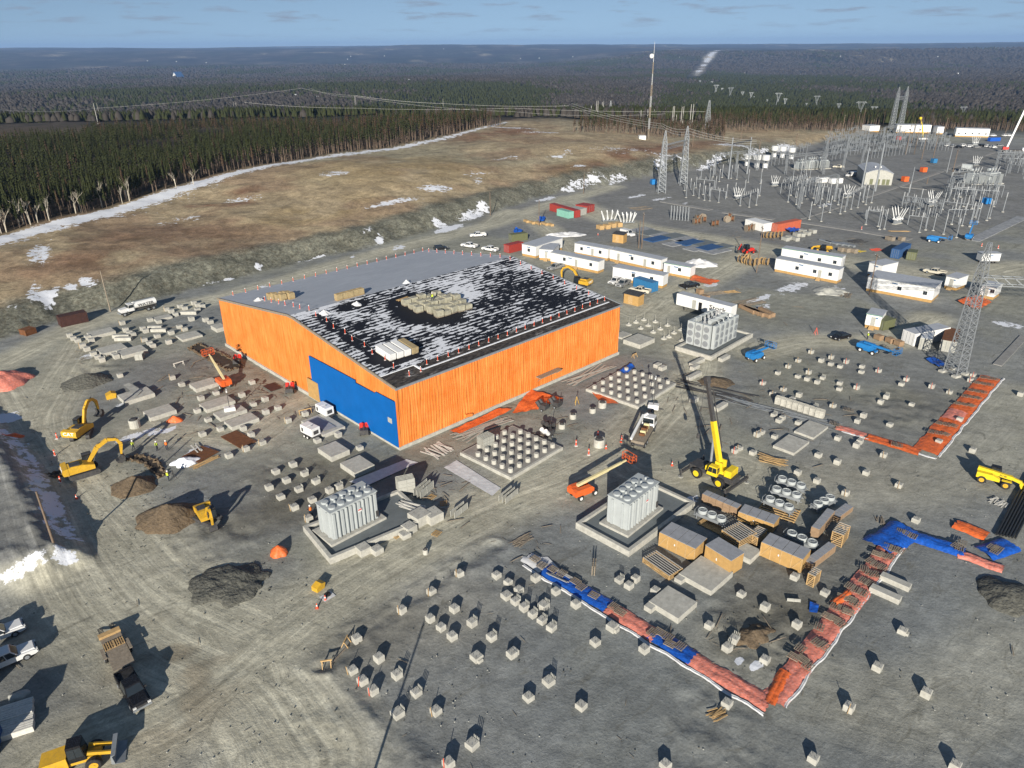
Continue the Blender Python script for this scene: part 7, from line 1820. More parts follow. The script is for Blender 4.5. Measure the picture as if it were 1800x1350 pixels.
tripod('yellow survey tripod near the hall wall', q('C2', 450, 280), 1.6, 'yellow'); tripod('dark tripod at the lower trench end', q('C0', 1215, 800), 1.2, 'steel_dark'); tripod('wooden tripod with red panel by the black car', q('B3', 332, 985), 1.7, 'cone')
# cable reels
rl = MB(); rl.mat(0)
rl.cyl((0, -.5, 0), (0, -.42, 0), 1.1, n=16); rl.cyl((0, .42, 0), (0, .5, 0), 1.1, n=16); rl.mat(1).cyl((0, -.42, 0), (0, .42, 0), .7, n=12)
reelm = rl.mesh('cable_reel', [M['wood'], M['steel_dark']]); reelo = rl.mesh('cable_reel', [M['old_wood'], M['rust']])
lst = []
for x, y in ((1590, 480), (1620, 490), (1650, 500), (1680, 505), (1710, 500), (1745, 495), (1775, 500), (1640, 470)):
    o = link('cable_reel', reelm, None, q('B2', x, y) + Vector((0, 0, 1.1)), random.uniform(.6, 1.2)); lst.append(tag(o, '', 'cable reel'))
number(lst, '{} light wooden cable reel in the row by the utility pole', 'light cable reels')
lst = []
for x, y in ((1275, 215), (1310, 210), (1345, 200), (1290, 190), (1330, 185), (1400, 230), (1430, 225), (1500, 200), (1540, 195), (1520, 175), (1640, 265), (1680, 255), (1720, 240)):
    o = link('cable_reel', reelo, None, q('B2', x, y) + Vector((0, 0, 1.1)), random.uniform(0, 2)); o.scale = (1.15,) * 3; lst.append(tag(o, '', 'cable reel'))
number(lst, '{} old brown cable reel in the yard before the substation', 'old cable reels')
lst = []
for x, y in ((270, 1310), (310, 1312), (350, 1310), (390, 1305), (430, 1300)):
    lst.append(tag(link('cable_reel', reelm, None, q('S2', x, y) + Vector((0, 0, 1.1)), 1.0), '', 'cable reel'))
number(lst, '{} cable reel in front of the white box trailer', 'reels by the box trailer')
# stored goods rows in the yard
def goods(label, tile, pts, dims, m, group, text_, name='stored_crate'):
    lst = []
    for x, y in pts:
        mb = MB(); w, d, h = dims; mb.box(-w / 2, w / 2, -d / 2, d / 2, .12, h, ch=.05); mb.box(-w / 2, -w / 2 + .15, -d / 2, d / 2, 0, .12); mb.box(w / 2 - .15, w / 2, -d / 2, d / 2, 0, .12)
        lst.append(tag(mb.build(name, M[m], None, q(tile, x, y), GRID + random.uniform(-.1, .1) + 1.2), '', label))
    number(lst, text_, group)
goods('crate', 'B3', [(150, 320), (190, 330), (230, 300), (270, 290), (310, 275), (120, 330), (200, 300), (240, 275)], (2.4, 1.6, 1.2), 'container_grey', 'grey crates', '{} grey crate in the row beside the blue sheet')
goods('crate', 'B3', [(510, 405), (550, 410), (600, 415), (860, 330), (930, 330), (840, 325)], (1.6, 1.6, 1.3), 'old_wood', 'brown crates', '{} brown crate along the yard road')
goods('cable tray', 'B3', [(400, 340), (440, 350), (480, 355), (520, 360), (560, 365)], (5, 1.0, .6), 'steel', 'steel bundles', '{} steel bundle lying behind the telehandler')
goods('crate', 'B2', [(615, 250), (660, 245), (700, 235), (745, 230)], (2.6, 1.8, 1.5), 'wood', 'crates by the bushings', '{} crate below the white bushing racks')
goods('crate', 'B2', [(100, 200), (140, 210), (180, 215), (230, 220), (270, 225)], (3.0, 1.2, .8), 'wood', 'crates in the row', '{} low crate in the row beside the blue sheet near the pole')
goods('crate', 'B2', [(1350, 745), (1310, 700)], (1.6, 1.4, 1.3), 'card', 'cartons by trailer', '{} carton beside the long white box trailer')
goods('bundle', 'B2', [(1640, 820), (1670, 830), (1700, 840), (1740, 850), (1775, 840)], (5.5, 1.0, 1.0), 'card', 'brown bundles', '{} brown long bundle right of the long white box trailer')
goods('crate', 'B3', [(770, 1020), (850, 1040), (910, 1060)], (1.6, 1.4, 1.1), 'card', 'crates by white box', '{} wooden crate in front of the white storage box')
plank_pile('lumber_pile', 'stacked dark trusses beyond the far parked truck', q('B2', 1410, 700), .3, 12, 7, M['old_wood'], 41, 1.8, w=.25)
plank_pile('lumber_pile', 'stacked timber above the brown bundles', q('B2', 1650, 760), .5, 14, 8, M['old_wood'], 42, 2.2, w=.3)
plank_pile('lumber_pile', 'pale timber near the stone heap', q('B2', 1530, 690), .3, 10, 4, M['wood'], 43, 1.4, w=.25)
plank_pile('lumber_pile', 'timber frame heap below the pale stone heap', q('B3', 530, 710), 1.0, 14, 4.5, M['old_wood'], 44, 1.5, w=.2)
plank_pile('lumber_pile', 'orange formwork beams by the yard road', q('B3', 760, 395), .5, 12, 4, M['cone'], 45, 1.2, w=.3)
plank_pile('lumber_pile', 'yellow formwork props by the yard road', q('B3', 645, 405), .5, 8, 3, M['crane_yellow'], 46, .9, w=.3)
plank_pile('lumber_pile', 'dark steel sections stacked behind the yard road', q('B3', 620, 335), .3, 12, 6, M['steel_dark'], 47, 1.8, w=.3)
plank_pile('lumber_pile', 'bare timber sheets on the slope below the substation', q('B2', 900, 105), .4, 14, 9, M['old_wood'], 48, 3.5, w=.3)
plank_pile('lumber_pile', 'yellow ladder rack beside the substation bushings', q('S3', 480, 1240), -.15, 10, 7, M['wood'], 49, .6, w=.2)
sheet4('blue sheet over stored goods by the reels', [q('S2', 470, 1240), q('S2', 560, 1275), q('S2', 645, 1250), q('S2', 560, 1215)], 'blue_tarp', 1.6, 2, cat='tarp')
sheet4('blue sheet over a small stack near the hall roof corner', [q('B2', 10, 290), q('B2', 60, 300), q('B2', 75, 270), q('B2', 25, 262)], 'blue_tarp', 2.0, 2, cat='tarp')
sheet4('blue sheet over the crate row near the pole', [q('B2', 180, 200), q('B2', 225, 205), q('B2', 235, 180), q('B2', 190, 178)], 'blue_tarp', 1.6, 2, cat='tarp')
def tractor():
    c = q('B2', 1640, 420); rz = .4
    t = thing('backhoe', 'red and black backhoe beside the cable reels', 'backhoe', (c.x, c.y, 0), rz)
    MB().box(-1.6, 2.2, -.6, .6, .8, 1.7, ch=.08).build('body', M['red'], t)
    o = cabin(MB(), -1.4, .3, -1.3, .2, .7, .62, 1.5, 3.0).build('cab', M['gloss_black'], t); panes(o, -1.4, .3, -1.3, .2, .7, .62, 1.8, 2.95)
    for s in (-1, 1): wheel(t, -1.0, s * .9, .8, .45, 'red'); wheel(t, 1.7, s * .85, .5, .35, 'red')
    MB().bar((-1.6, 0, 1.2), (-2.6, 0, 3.4), .25).build('hoe_boom', M['steel_dark'], t); MB().bar((-2.6, 0, 3.4), (-3.6, 0, 1.6), .2).build('hoe_stick', M['red'], t); MB().prof([(-4.0, .8), (-3.3, .8), (-3.3, 1.6), (-3.8, 1.6)], -.4, .4).build('hoe_bucket', M['steel_dark'], t)
    MB().prof([(2.8, .2), (3.6, .2), (3.0, 1.0), (2.8, 1.0)], -1.0, 1.0).build('front_bucket', M['steel_dark'], t)
    for s in (-.5, .5): MB().bar((1.2, s, 1.5), (2.9, s, .7), .14).build('loader_arm', M['red'], t)
tractor()
# ================================================================== POLES, TOWERS, SUBSTATION
def upole(label, base, h, arm=True, m='pole', r=.17, name='utility_pole'):
    t = thing(name, label, 'pole', base)
    MB().cyl((0, 0, -.5), (0, 0, h), r, r * .65, 8).build('shaft', M[m], t)
    if arm:
        MB().box(-.06, .06, -1.1, 1.1, h - .7, h - .58).build('crossarm', M[m], t)
        for y in (-1, 0, 1): MB().cyl((0, y, h - .58), (0, y, h - .3), .06, n=6).build('insulator', M['porcelain'], t)
    return t
upole('brown utility pole in the snow bank at left', q('C0', 415, 1370), 10.6, False)
upole('grey utility pole beside the water truck', q('B0', 772, 825), 10.6, False, 'old_wood')
upole('dark utility pole right of the office row', q('B2', 1706, 552), 13.5); upole('utility pole in front of the large double office', q('B3', 705, 708), 11)
upole('utility pole beyond the back row of offices', q('B2', 905, 384), 11.7); upole('short post beside the pole beyond the offices', q('B2', 902, 384) + Vector((-.8, .4, 0)), 9, False)
upole('dark pole beside the blue sheeted crates', q('B2', 188, 228), 9.5, False); upole('dark pole leaning at the foot of the snowy berm', athill(862, 379), 9, False)
upole('dark pole where the berm meets the yard road', athill(1026, 340), 8.5, False); upole('pole outside the lower picture edge casting a long shadow', Vector((-14.5, 33.0, 0)), 10.2, False)
sawp = at(693, 1095)
def lattice(t, w0, w1, h, n, nm='mast', m='steel', bar=.12, org=(0, 0, 0), pyr=0.0):
    mb = MB(); ox, oy, oz = org
    def cor(k, f): 
        w = (w0 + (w1 - w0) * f) / 2; s = ((-1, -1), (1, -1), (1, 1), (-1, 1))[k]; return Vector((ox + s[0] * w, oy + s[1] * w, oz + h * f))
    for i in range(n):
        f0, f1 = i / n, (i + 1) / n
        for k in range(4):
            mb.bar(cor(k, f0), cor(k, f1), bar); mb.bar(cor(k, f0), cor((k + 1) % 4, f1), bar * .6); mb.bar(cor((k + 1) % 4, f0), cor(k, f1), bar * .6); mb.bar(cor(k, f1), cor((k + 1) % 4, f1), bar * .6)
    if pyr > 0:
        for k in range(4): mb.bar(cor(k, 1), (ox, oy, oz + h + pyr), bar)
    return mb.build(nm, M[m], t)
def truss(t, a, b, w, n, m='steel', nm='crossbeam', bar=.1):
    a, b = Vector(a), Vector(b); d = (b - a).normalized(); s = d.cross(Vector((0, 0, 1))).normalized() * w / 2; u = Vector((0, 0, w / 2)); mb = MB()
    for i in range(n):
        p, r_ = a.lerp(b, i / n), a.lerp(b, (i + 1) / n)
        for o in (s + u, s - u, -s + u, -s - u): mb.bar(p + o, r_ + o, bar)
        mb.bar(p + s + u, r_ + s - u, bar * .6); mb.bar(p - s + u, r_ - s - u, bar * .6); mb.bar(p + s + u, r_ - s + u, bar * .6); mb.bar(p + s + u, p - s + u, bar * .6)
    return mb.build(nm, M[m], t)
# big tower at right
c = q('B3', 1300, 1255)
def big_tower():
    t = thing('lattice_tower', 'tall grey lattice tower with crossbeam at the right of the yard', 'lattice tower', c, GRID - .35)
    lattice(t, 2.9, 1.5, 20.5, 14, 'mast', bar=.15); lattice(t, 1.5, .5, 6.0, 5, 'peak', org=(0, 0, 20.5), bar=.1)
    for x in (-1.45, 1.45):
        for y in (-1.45, 1.45): MB().box(x - .8, x + .8, y - .5, y + .5, -.2, .45, ch=.04).build('footing', M['concrete'], t)
    e = Matrix.Rotation(-(GRID - .35), 3, 'Z') @ (Vector((137, 122, 0)) - Vector((c.x, c.y, 0)))
    truss(t, (0, 0, 19.3), (e.x, e.y, 19.3), 1.5, 26, bar=.12)
    lattice(t, 2.9, 1.5, 20.5, 12, 'mast', bar=.15, org=(e.x, e.y, 0))
big_tower()
def gantry(label, a, b, h, beam, w0=3.4, w1=1.6, pk=4.5, lower=None, n=12):
    t = thing('lattice_gantry', label, 'gantry', a)
    d = b - a
    for o in (Vector((0, 0, 0)), d):
        lattice(t, w0, w1, h - pk, n, 'leg_mast', bar=.24, org=(o.x, o.y, o.z)); lattice(t, w1, .3, pk, 3, 'peak', bar=.14, org=(o.x, o.y, o.z + h - pk))
    truss(t, (0, 0, beam), (d.x, d.y, d.z + beam), 1.8, 10, bar=.16)
    if lower: truss(t, (0, 0, lower), (d.x, d.y, d.z + lower), .9, 10, bar=.1)
    return t
gantry('lattice gantry with two peaks at the near end of the substation', Vector((67.7, 330.3, 0)), Vector((81.7, 350, 0)), 26.4, 19.5, lower=14.5)
gantry('far lattice gantry with two peaks at the back of the substation', athill(*tp('A3', 860, 900)), athill(*tp('A3', 920, 890)), 30, 22)
def tower_far(label, px, pyb, pyt, kindn='peak', wide=.22):
    b = athill(px, pyb); d = ray(px, pyt); tt = math.hypot(b.x, b.y) / math.hypot(d.x, d.y); h = CAMH + d.z * tt - b.z
    t = thing('transmission_tower', label, 'transmission tower', b, random.uniform(-.2, .2))
    br = max(.2, math.hypot(b.x, b.y) * .0003)
    if kindn == 'peak':
        lattice(t, h * wide, h * .04, h, 7, 'mast', bar=br)
    else:
        mb = MB(); w = h * .2
        for s in (-1, 1):
            mb.bar((s * h * .10, 0, 0), (s * h * .05, 0, h * .5), br); mb.bar((s * h * .05, 0, h * .5), (s * w, 0, h), br); mb.bar((s * w, 0, h), (s * w * 1.5, 0, h * .93), br); mb.bar((s * h * .05, 0, h * .5), (-s * h * .1, 0, h * .25), br * .7)
            mb.bar((s * h * .02, 0, h * .55), (s * w * .55, 0, h * .97), br * .7)
        mb.bar((-w * 1.5, 0, h * .93), (w * 1.5, 0, h * .93), br); mb.bar((-w, 0, h), (w, 0, h * .99), br * .7); mb.bar((-h * .07, 0, h * .3), (h * .07, 0, h * .3), br * .7)
        mb.build('frame', M['steel'], t)
    return t
tower_far('peaked lattice tower standing in the wood left of the gantry', *tp('A2', 1360, 895), tp('A2', 0, 700)[1]); tower_far('small peaked lattice tower left of the radio mast', *tp('A2', 685, 815), tp('A2', 0, 703)[1])
FT = [('A3', 65, 735, 648), ('A3', 115, 740, 688), ('A3', 332, 750, 668), ('A3', 265, 752, 720), ('A3', 487, 780, 722), ('A3', 632, 835, 708), ('A3', 728, 830, 742), ('A3', 1345, 845, 742), ('A2', 1465, 645, 615), ('A2', 1520, 690, 610), ('A2', 1605, 685, 640), ('A2', 1665, 700, 645), ('A2', 1690, 700, 672), ('A2', 1780, 720, 695), ('A2', 1420, 660, 592), ('A2', 1393, 600, 568), ('A2', 1310, 590, 562)]
lst = [tower_far('', *tp(a, x, yb), tp(a, 0, yt)[1], 'y') for a, x, yb, yt in FT]
number(lst, '{} of the small forked transmission towers crossing the far woods', 'forked transmission towers')
# radio mast
def radio():
    b = athill(*tp('A2', 950, 975)); t = thing('radio_mast', 'tall slim radio mast with a white dish near its top', 'mast', b)
    H_ = 56 - b.z + 6
    for k in range(7):
        lattice(t, .75 if k < 5 else .4, .75 if k < 5 else .35, H_ * .8 / 7, 5, 'mast_section', 'porcelain' if k % 2 else 'old_wood', .13, (0, 0, k * H_ * .8 / 7))
    MB().cyl((0, 0, H_ * .8), (0, 0, H_), .12, .06, 6).build('whip', M['white'], t)
    dd = MB(); dd.lathe([(.2, -.5), (1.1, -.3), (1.35, 0), (1.1, .35), (.3, .5)], 14); o = dd.build('dish', M['white_bushing'], t, (-1.3, -.8, H_ * .86)); o.rotation_euler.x = R(90)
    MB().box(-6, -2, -3, 2, -.5, 2.6).build('equipment_hut', M['white'], t)
radio()
# H-frame and single poles in the middle distance
PO = [('A2', 552, 815, 738), ('A2', 587, 825, 705), ('A2', 597, 825, 703), ('A2', 627, 812, 712), ('A2', 636, 812, 708), ('A2', 898, 832, 768), ('A2', 945, 828, 762), ('A2', 992, 822, 765), ('A2', 1118, 852, 742), ('A2', 1127, 852, 740), ('A2', 1145, 855, 800), ('A2', 1178, 865, 745), ('A2', 1190, 868, 742), ('A2', 1240, 875, 728), ('A2', 1256, 875, 725),
      ('A2', 367, 768, 730), ('A2', 452, 755, 722), ('A2', 535, 742, 712), ('A0', 685, 865, 720), ('A0', 702, 840, 720), ('A0', 1640, 795, 710), ('A0', 1655, 780, 712), ('A1', 697, 785, 668), ('A1', 703, 785, 672), ('A1', 1308, 758, 690), ('A0', 205, 1015, 968), ('A0', 305, 1000, 962)]
lst = []
for a, x, yb, yt in PO:
    px, pb = tp(a, x, yb); pt = tp(a, 0, yt)[1]; b = athill(px, pb); d = ray(px, pt); h = CAMH + d.z * math.hypot(b.x, b.y) / math.hypot(d.x, d.y) - b.z
    b.z -= 8; lst.append(upole('', b, h + 8, False, 'grey_wood', .28))
number(lst[:18], '{} of the pale line poles in the clearing behind the gantry', 'pale line poles'); number(lst[18:], '{} of the pale line poles behind the spruce wood', 'pale line poles behind the wood')
lst = []
for a, x, yb, yt in (('A3', 195, 1010, 930), ('A3', 425, 1000, 880), ('A3', 510, 970, 800), ('A3', 660, 880, 755), ('A3', 690, 850, 760), ('A3', 620, 920, 790), ('A3', 1235, 920, 820), ('A3', 1655, 940, 850), ('A3', 1745, 830, 770), ('A2', 1595, 1000, 870), ('A2', 1725, 1060, 970), ('A2', 1260, 1025, 915), ('A3', 1480, 930, 860), ('A3', 1000, 1000, 860), ('A3', 1290, 1200, 1040)):
    px, pb = tp(a, x, yb); pt = tp(a, 0, yt)[1]; b = athill(px, pb); d = ray(px, pt); h = CAMH + d.z * math.hypot(b.x, b.y) / math.hypot(d.x, d.y) - b.z
    lst.append(upole('', b, h, True, 'pole', .22))
number(lst, '{} of the wooden poles standing around the substation', 'wooden poles around the substation')
# wires
def far_pt(px, py, D): d = ray(px, py); k = D / math.hypot(d.x, d.y); return Vector((d.x * k, d.y * k, CAMH + d.z * k))
def wire(label, pts, D, r=.07, sag=0.0):
    P = [far_pt(x, y, dd) for (x, y), dd in zip(pts, D)]; mb = MB(); seg = []
    for a, b in zip(P[:-1], P[1:]):
        for k in range(10): f = k / 10; p = a.lerp(b, f); p.z -= sag * 4 * f * (1 - f); seg.append(p)
    seg.append(P[-1]); o = MB().tube([p - P[0] for p in seg], r, 4).build('power_line', M['wire'], None, P[0]); return tag(o, label, 'power line')
wire('long pale power line rising from the left picture edge', [(0, 193), (170, 190), (530, 155)], [520, 560, 640], .09, 1.5); wire('power line from the far tower down to the wood', [(530, 155), (625, 168), (780, 182), (1000, 186)], [640, 600, 590, 560], .06, 1)
wire('second power line from the far tower over the wood', [(545, 155), (625, 170), (900, 196), (1170, 200)], [640, 600, 560, 520], .05, 2); wire('lower power line across the wood', [(430, 180), (625, 190), (900, 190), (1240, 196)], [600, 590, 560, 540], .05, 1)
for k in range(3): wire(('upper', 'middle', 'lower')[k] + ' power line running down to the gantry', [(1005, 182 + 4 * k), (1165, 218 + 4 * k), (1212, 226 + 5 * k), (1330, 246 + 3 * k)], [440, 362, 352, 372], .06, 1.2)

# --- substation equipment
def grp(text_, group, objs): number(objs, text_, group)
pz = MB(); pz.mat(0).cyl((0, 0, 0), (0, 0, 4.6), .14, .12, 6); pz.mat(1).lathe([(.45, -.1), (.45, .2)], 8); pz.mat(2).lathe([(.14, 4.6), (.2, 4.75), (.13, 4.9), (.2, 5.05), (.13, 5.2), (.2, 5.35), (.13, 5.5), (.18, 5.7), (.1, 6.2)], 7)
postm = pz.mesh('insulator_post', [M['steel'], M['concrete'], M['porcelain']])
def posts(tile, pts, text_, sc=1.0):
    lst = []
    for x, y in pts:
        o = link('insulator_post', postm, None, q(tile, x, y), random.random()); s = sc * random.uniform(.85, 1.15); o.scale = (1.15, 1.15, s); lst.append(tag(o, '', 'insulator post'))
    number(lst, text_, 'insulator posts')
posts('S1', [(635, 885), (712, 863), (770, 889), (828, 913), (885, 920), (978, 936), (1205, 971), (1300, 986), (1375, 963), (1410, 866)], '{} insulator post in the front row of the near switch bay')
posts('S1', [(620, 812), (682, 797), (740, 782), (792, 692), (815, 852), (875, 857), (945, 800), (1150, 860), (1250, 850), (1060, 880)], '{} insulator post in the back row of the near switch bay', .9)
posts('S1', [(920, 667), (1015, 672), (1110, 682), (1170, 692), (1290, 722), (1420, 737), (985, 715), (885, 700)], '{} insulator post below the tubular gantry', 1.0)
posts('S2', [(510, 932), (595, 957), (655, 942), (845, 992), (860, 1136), (950, 1042), (1060, 1057), (1110, 1032), (1175, 1007), (1245, 992), (735, 1117), (790, 960), (910, 975)], '{} insulator post in front of the middle breakers', 1.15)
posts('S2', [(540, 860), (590, 880), (690, 870), (715, 900), (780, 890), (870, 900), (940, 930), (1000, 920), (1040, 960), (1300, 930), (1330, 960), (1390, 940), (560, 700), (640, 690), (695, 680), (740, 670)], '{} insulator post among the middle breakers', 1.2)
posts('S3', [(130, 1168), (260, 1188), (275, 1222), (325, 1217), (695, 1252), (760, 1227), (840, 1232), (950, 1272), (1085, 1306)], '{} insulator post in the front row by the yellow rack', 1.1)
posts('S3', [(1035, 1167), (1145, 1182), (1225, 1192), (1310, 1142), (1285, 1092), (1405, 1127), (1435, 1102), (1575, 1037), (1180, 1060), (1100, 1080)], '{} insulator post at the right front of the substation', 1.25)
posts('S3', [(510, 990), (630, 1022), (690, 1000), (560, 940), (940, 1010), (1000, 960), (1080, 1000), (1160, 980), (1250, 1000), (1330, 1000), (1480, 980), (1020, 760), (1110, 700), (1060, 900), (1130, 880), (1200, 860)], '{} insulator post in the right switch bay', 1.15)
# frames: beams on pairs of posts
def frame(label, a, b, h, n=2, w=.22):
    t = thing('bus_frame', label, 'bus frame', a); d = b - a
    for k in range(n): f = k / (n - 1); MB().bar((d.x * f, d.y * f, 0), (d.x * f, d.y * f, h), w).build('post', M['steel'], t)
    MB().bar((0, 0, h), (d.x, d.y, h), w).build('beam', M['steel'], t)
    m = max(3, int(d.length / 2.2))
    ins = MB(); ins.lathe([(.1, 0), (.16, .2), (.1, .4), (.16, .6), (.1, .8), (.08, 1.3)], 6); im = ins.mesh('insulator', [M['porcelain']])
    for k in range(m): f = (k + .5) / m; link('insulator', im, t, (d.x * f, d.y * f, h + .1))
    return t
FR = [('S1', 740, 780, 930, 800, 4), ('S1', 880, 870, 1050, 900, 3.2), ('S1', 1200, 960, 1390, 890, 3.2), ('S1', 900, 560, 1080, 530, 5), ('S2', 430, 840, 700, 760, 4.5), ('S2', 830, 860, 1040, 890, 4), ('S2', 590, 870, 820, 800, 5), ('S2', 1130, 980, 1300, 890, 4.5), ('S2', 1320, 1110, 1470, 1130, 3.4), ('S3', 130, 1110, 330, 1110, 3.4),
      ('S3', 510, 960, 730, 990, 3.6), ('S3', 570, 1170, 760, 1190, 3.4), ('S3', 920, 1060, 1290, 1110, 5), ('S3', 970, 1170, 1240, 1170, 5.5), ('S3', 1000, 930, 1500, 960, 5.5), ('S3', 950, 880, 1250, 900, 4.5), ('S3', 1010, 760, 1230, 740, 6), ('S3', 1240, 860, 1560, 880, 5), ('S3', 1490, 590, 1790, 600, 6), ('S3', 1500, 530, 1790, 530, 6), ('S3', 1600, 660, 1790, 690, 6), ('S3', 1100, 690, 1440, 800, 5.5)]
lst = [frame('', q(t_, a, b), q(t_, c_, d_), h, 3 if abs(c_ - a) > 250 else 2) for t_, a, b, c_, d_, h in FR]
number(lst, '{} of the grey steel bus frames in the substation', 'bus frames')
for i_, (t_, a_, b_, c_, d_, h_) in enumerate((('S2', 880, 640, 1280, 560, 10), ('S2', 480, 640, 860, 600, 9), ('S2', 900, 480, 1330, 380, 11), ('S3', 300, 330, 620, 300, 11), ('S3', 1000, 900, 1480, 850, 9), ('S3', 1480, 640, 1790, 620, 10), ('S1', 930, 640, 1380, 600, 10), ('S2', 620, 1000, 1000, 900, 10))):
    a_, c_ = q(t_, a_, b_), q(t_, c_, d_); t = thing('truss_portal', ('portal beside the control building', 'portal before the three transformers', 'portal in the crowded back bay', 'portal at the very back', 'portal in the right bay', 'portal at the right edge', 'portal behind the near bay', 'portal above the truss shadow')[i_] + ', grey lattice beam on thin legs', 'portal', a_); d = c_ - a_
    truss(t, (0, 0, h_), (d.x, d.y, h_), 1.0, 14, bar=.1)
    for f in (0, .5, 1): lattice(t, .9, .7, h_, 7, 'leg_mast', bar=.1, org=(d.x * f, d.y * f, 0))
# dead tank breakers: splayed white bushings
def breaker(label, c, rz, sc=1.0):
    t = thing('circuit_breaker', label, 'circuit breaker', c, rz, 'circuit breakers', sc * .72)
    MB().box(-2.4, 2.4, -.8, .8, 0, .3).build('base', M['concrete'], t); MB().box(-2.2, 2.2, -.35, .35, .3, 1.6).build('frame', M['steel'], t)
    tk = MB(); tk.cyl((0, -1.0, 0), (0, 1.0, 0), .42, n=12); tm = tk.mesh('breaker_tank', [M['white']])
    bu = MB(); bu.lathe([(.26, 0), (.28, .5), (.19, .6), (.17, 4.2), (.1, 4.4), (.05, 4.9)], 9); bm_ = bu.mesh('bushing', [M['white_bushing']])
    for x in (-1.7, 0, 1.7):
        link('breaker_tank', tm, t, (x, 0, 2.0))
        for s in (-1, 1):
            o = link('bushing', bm_, t, (x, s * .65, 2.3)); o.rotation_euler = (-s * .36, x * .03, 0)
    return t
BR = [('S1', 1180, 900, 1.0, 'near left circuit breaker with splayed white bushings'), ('S2', 370, 760, .95, 'circuit breaker with white bushings below the grey transformers'), ('S2', 1140, 880, 1.05, 'circuit breaker with white bushings in the middle of the substation'),
      ('S3', 460, 1160, 1.25, 'circuit breaker with white bushings above the yellow rack'), ('S3', 830, 970, 1.2, 'circuit breaker with white bushings beside the right switch bay'), ('S3', 1290, 545, 1.0, 'circuit breaker with white bushings on the round tank unit'), ('S3', 1280, 330, 1.1, 'far circuit breaker with white bushings before the long white building')]
for t_, x, y, s, lab in BR: breaker(lab, q(t_, x, y), random.uniform(.2, .7), s)
# reactors: white drums on legs
def drum(label, c, sc=1.0):
    t = thing('reactor', label, 'reactor', c, 0, 'white drum reactors', sc)
    for x in (-1, 1):
        for y in (-1, 1): MB().bar((x, y, 0), (x, y, 4.4), .2).build('leg', M['steel'], t)
    MB().lathe([(1.3, .8), (1.3, 3.0)], 14).build('lower_drum', M['white'], t); MB().lathe([(1.9, 4.6), (2.0, 4.8), (2.0, 7.0), (1.7, 7.3)], 16).build('drum', M['white_bushing'], t)
    for x in (-.8, .8): MB().cyl((x, 0, 3.0), (x, 0, 4.6), .16, n=7).build('insulator', M['porcelain'], t)
for t_, x, y, s, lab in (('S1', 1275, 560, .9, 'leftmost white drum reactor'), ('S1', 1375, 580, 1, 'second white drum reactor from the left'), ('S1', 1465, 585, 1, 'third white drum reactor from the left'), ('S1', 1560, 470, .95, 'white drum reactor in the back row, left one'), ('S1', 1645, 475, .95, 'white drum reactor in the back row, middle one'), ('S1', 1740, 490, .95, 'white drum reactor in the back row, right one')): drum(lab, q(t_, x, y), s)
def power_tx(label, c, rz, sc=1.0, m='tank'):
    t = thing('power_transformer', label, 'transformer', c, rz, 'power transformers', sc)
    MB().box(-3.6, 3.6, -2.6, 2.6, -.1, .3).build('plinth', M['concrete'], t); MB().box(-2.4, 2.4, -1.3, 1.3, .3, 4.0, ch=.06).build('tank', M[m], t)
    fin = MB(); fin.box(-.04, .04, -.7, .7, .6, 3.6); fm_ = fin.mesh('radiator_fin', [M[m]])
    for s in (-1, 1):
        for k in range(9): link('radiator_fin', fm_, t, (-2.0 + k * .5, s * 2.1, 0))
    MB().cyl((-2, .4, 4.9), (1.4, .4, 4.9), .5, n=12).build('conservator', M[m], t)
    bu = MB(); bu.lathe([(.2, 0), (.26, .4), (.16, .5), (.16, 1.9), (.05, 2.2)], 8); bm_ = bu.mesh('bushing', [M['porcelain']])
    for k in range(3): o = link('bushing', bm_, t, (-1.4 + k * 1.4, -.6, 4.0)); o.rotation_euler = (.25, 0, 0)
for t_, x, y, s, lab in (('S2', 640, 585, 1.0, 'leftmost grey power transformer in the row of three'), ('S2', 755, 580, 1.1, 'middle grey power transformer in the row of three'), ('S2', 862, 575, 1.1, 'rightmost grey power transformer in the row of three'), ('S3', 1260, 735, 1.25, 'left greenish power transformer in the right bay'), ('S3', 1440, 735, 1.3, 'right greenish power transformer in the right bay')):
    power_tx(lab, q(t_, x, y), .3, s)
MB_ = MB().cyl((0, -2.2, 2.4), (0, 2.2, 2.4), 1.6, n=18); tag(MB_.build('round_tank', M['tank'], None, q('S3', 1185, 615), .8), 'round grey tank beside the white bushings in the right bay', 'tank')
# tall tubular poles
lst = []
for t_, x, y, h, m in (('A3', 655, 1305, 17.5, 'steel'), ('A3', 748, 1335, 20.5, 'steel'), ('A2', 1510, 1250, 19.5, 'steel'), ('A2', 1640, 1215, 18, 'steel'), ('S3', 550, 430, 17, 'pole'), ('S3', 640, 430, 21, 'pole'), ('S3', 720, 480, 16, 'pole'), ('S3', 835, 500, 15, 'pole'), ('S3', 775, 740, 3, 'pole'), ('S3', 985, 620, 14, 'steel'), ('S3', 590, 830, 11, 'steel')):
    o = MB(); r_ = .42 if m == 'steel' and h > 15 else .2; o.cyl((0, 0, -.2), (0, 0, h), r_, r_ * .6, 10); lst.append(tag(o.build('tall_pole', M[m], None, q(t_, x, y)), '', 'pole'))
number(lst, '{} of the tall slim poles rising from the substation', 'tall substation poles')
t = thing('tube_gantry', 'dark beam gantry between two tubular poles above the drum reactors', 'gantry', q('A2', 1510, 1250)); d = q('A2', 1640, 1215) - q('A2', 1510, 1250)
MB().bar((0, 0, 16.5), (d.x, d.y, 16.5), .5, .7).build('beam', M['steel_dark'], t)
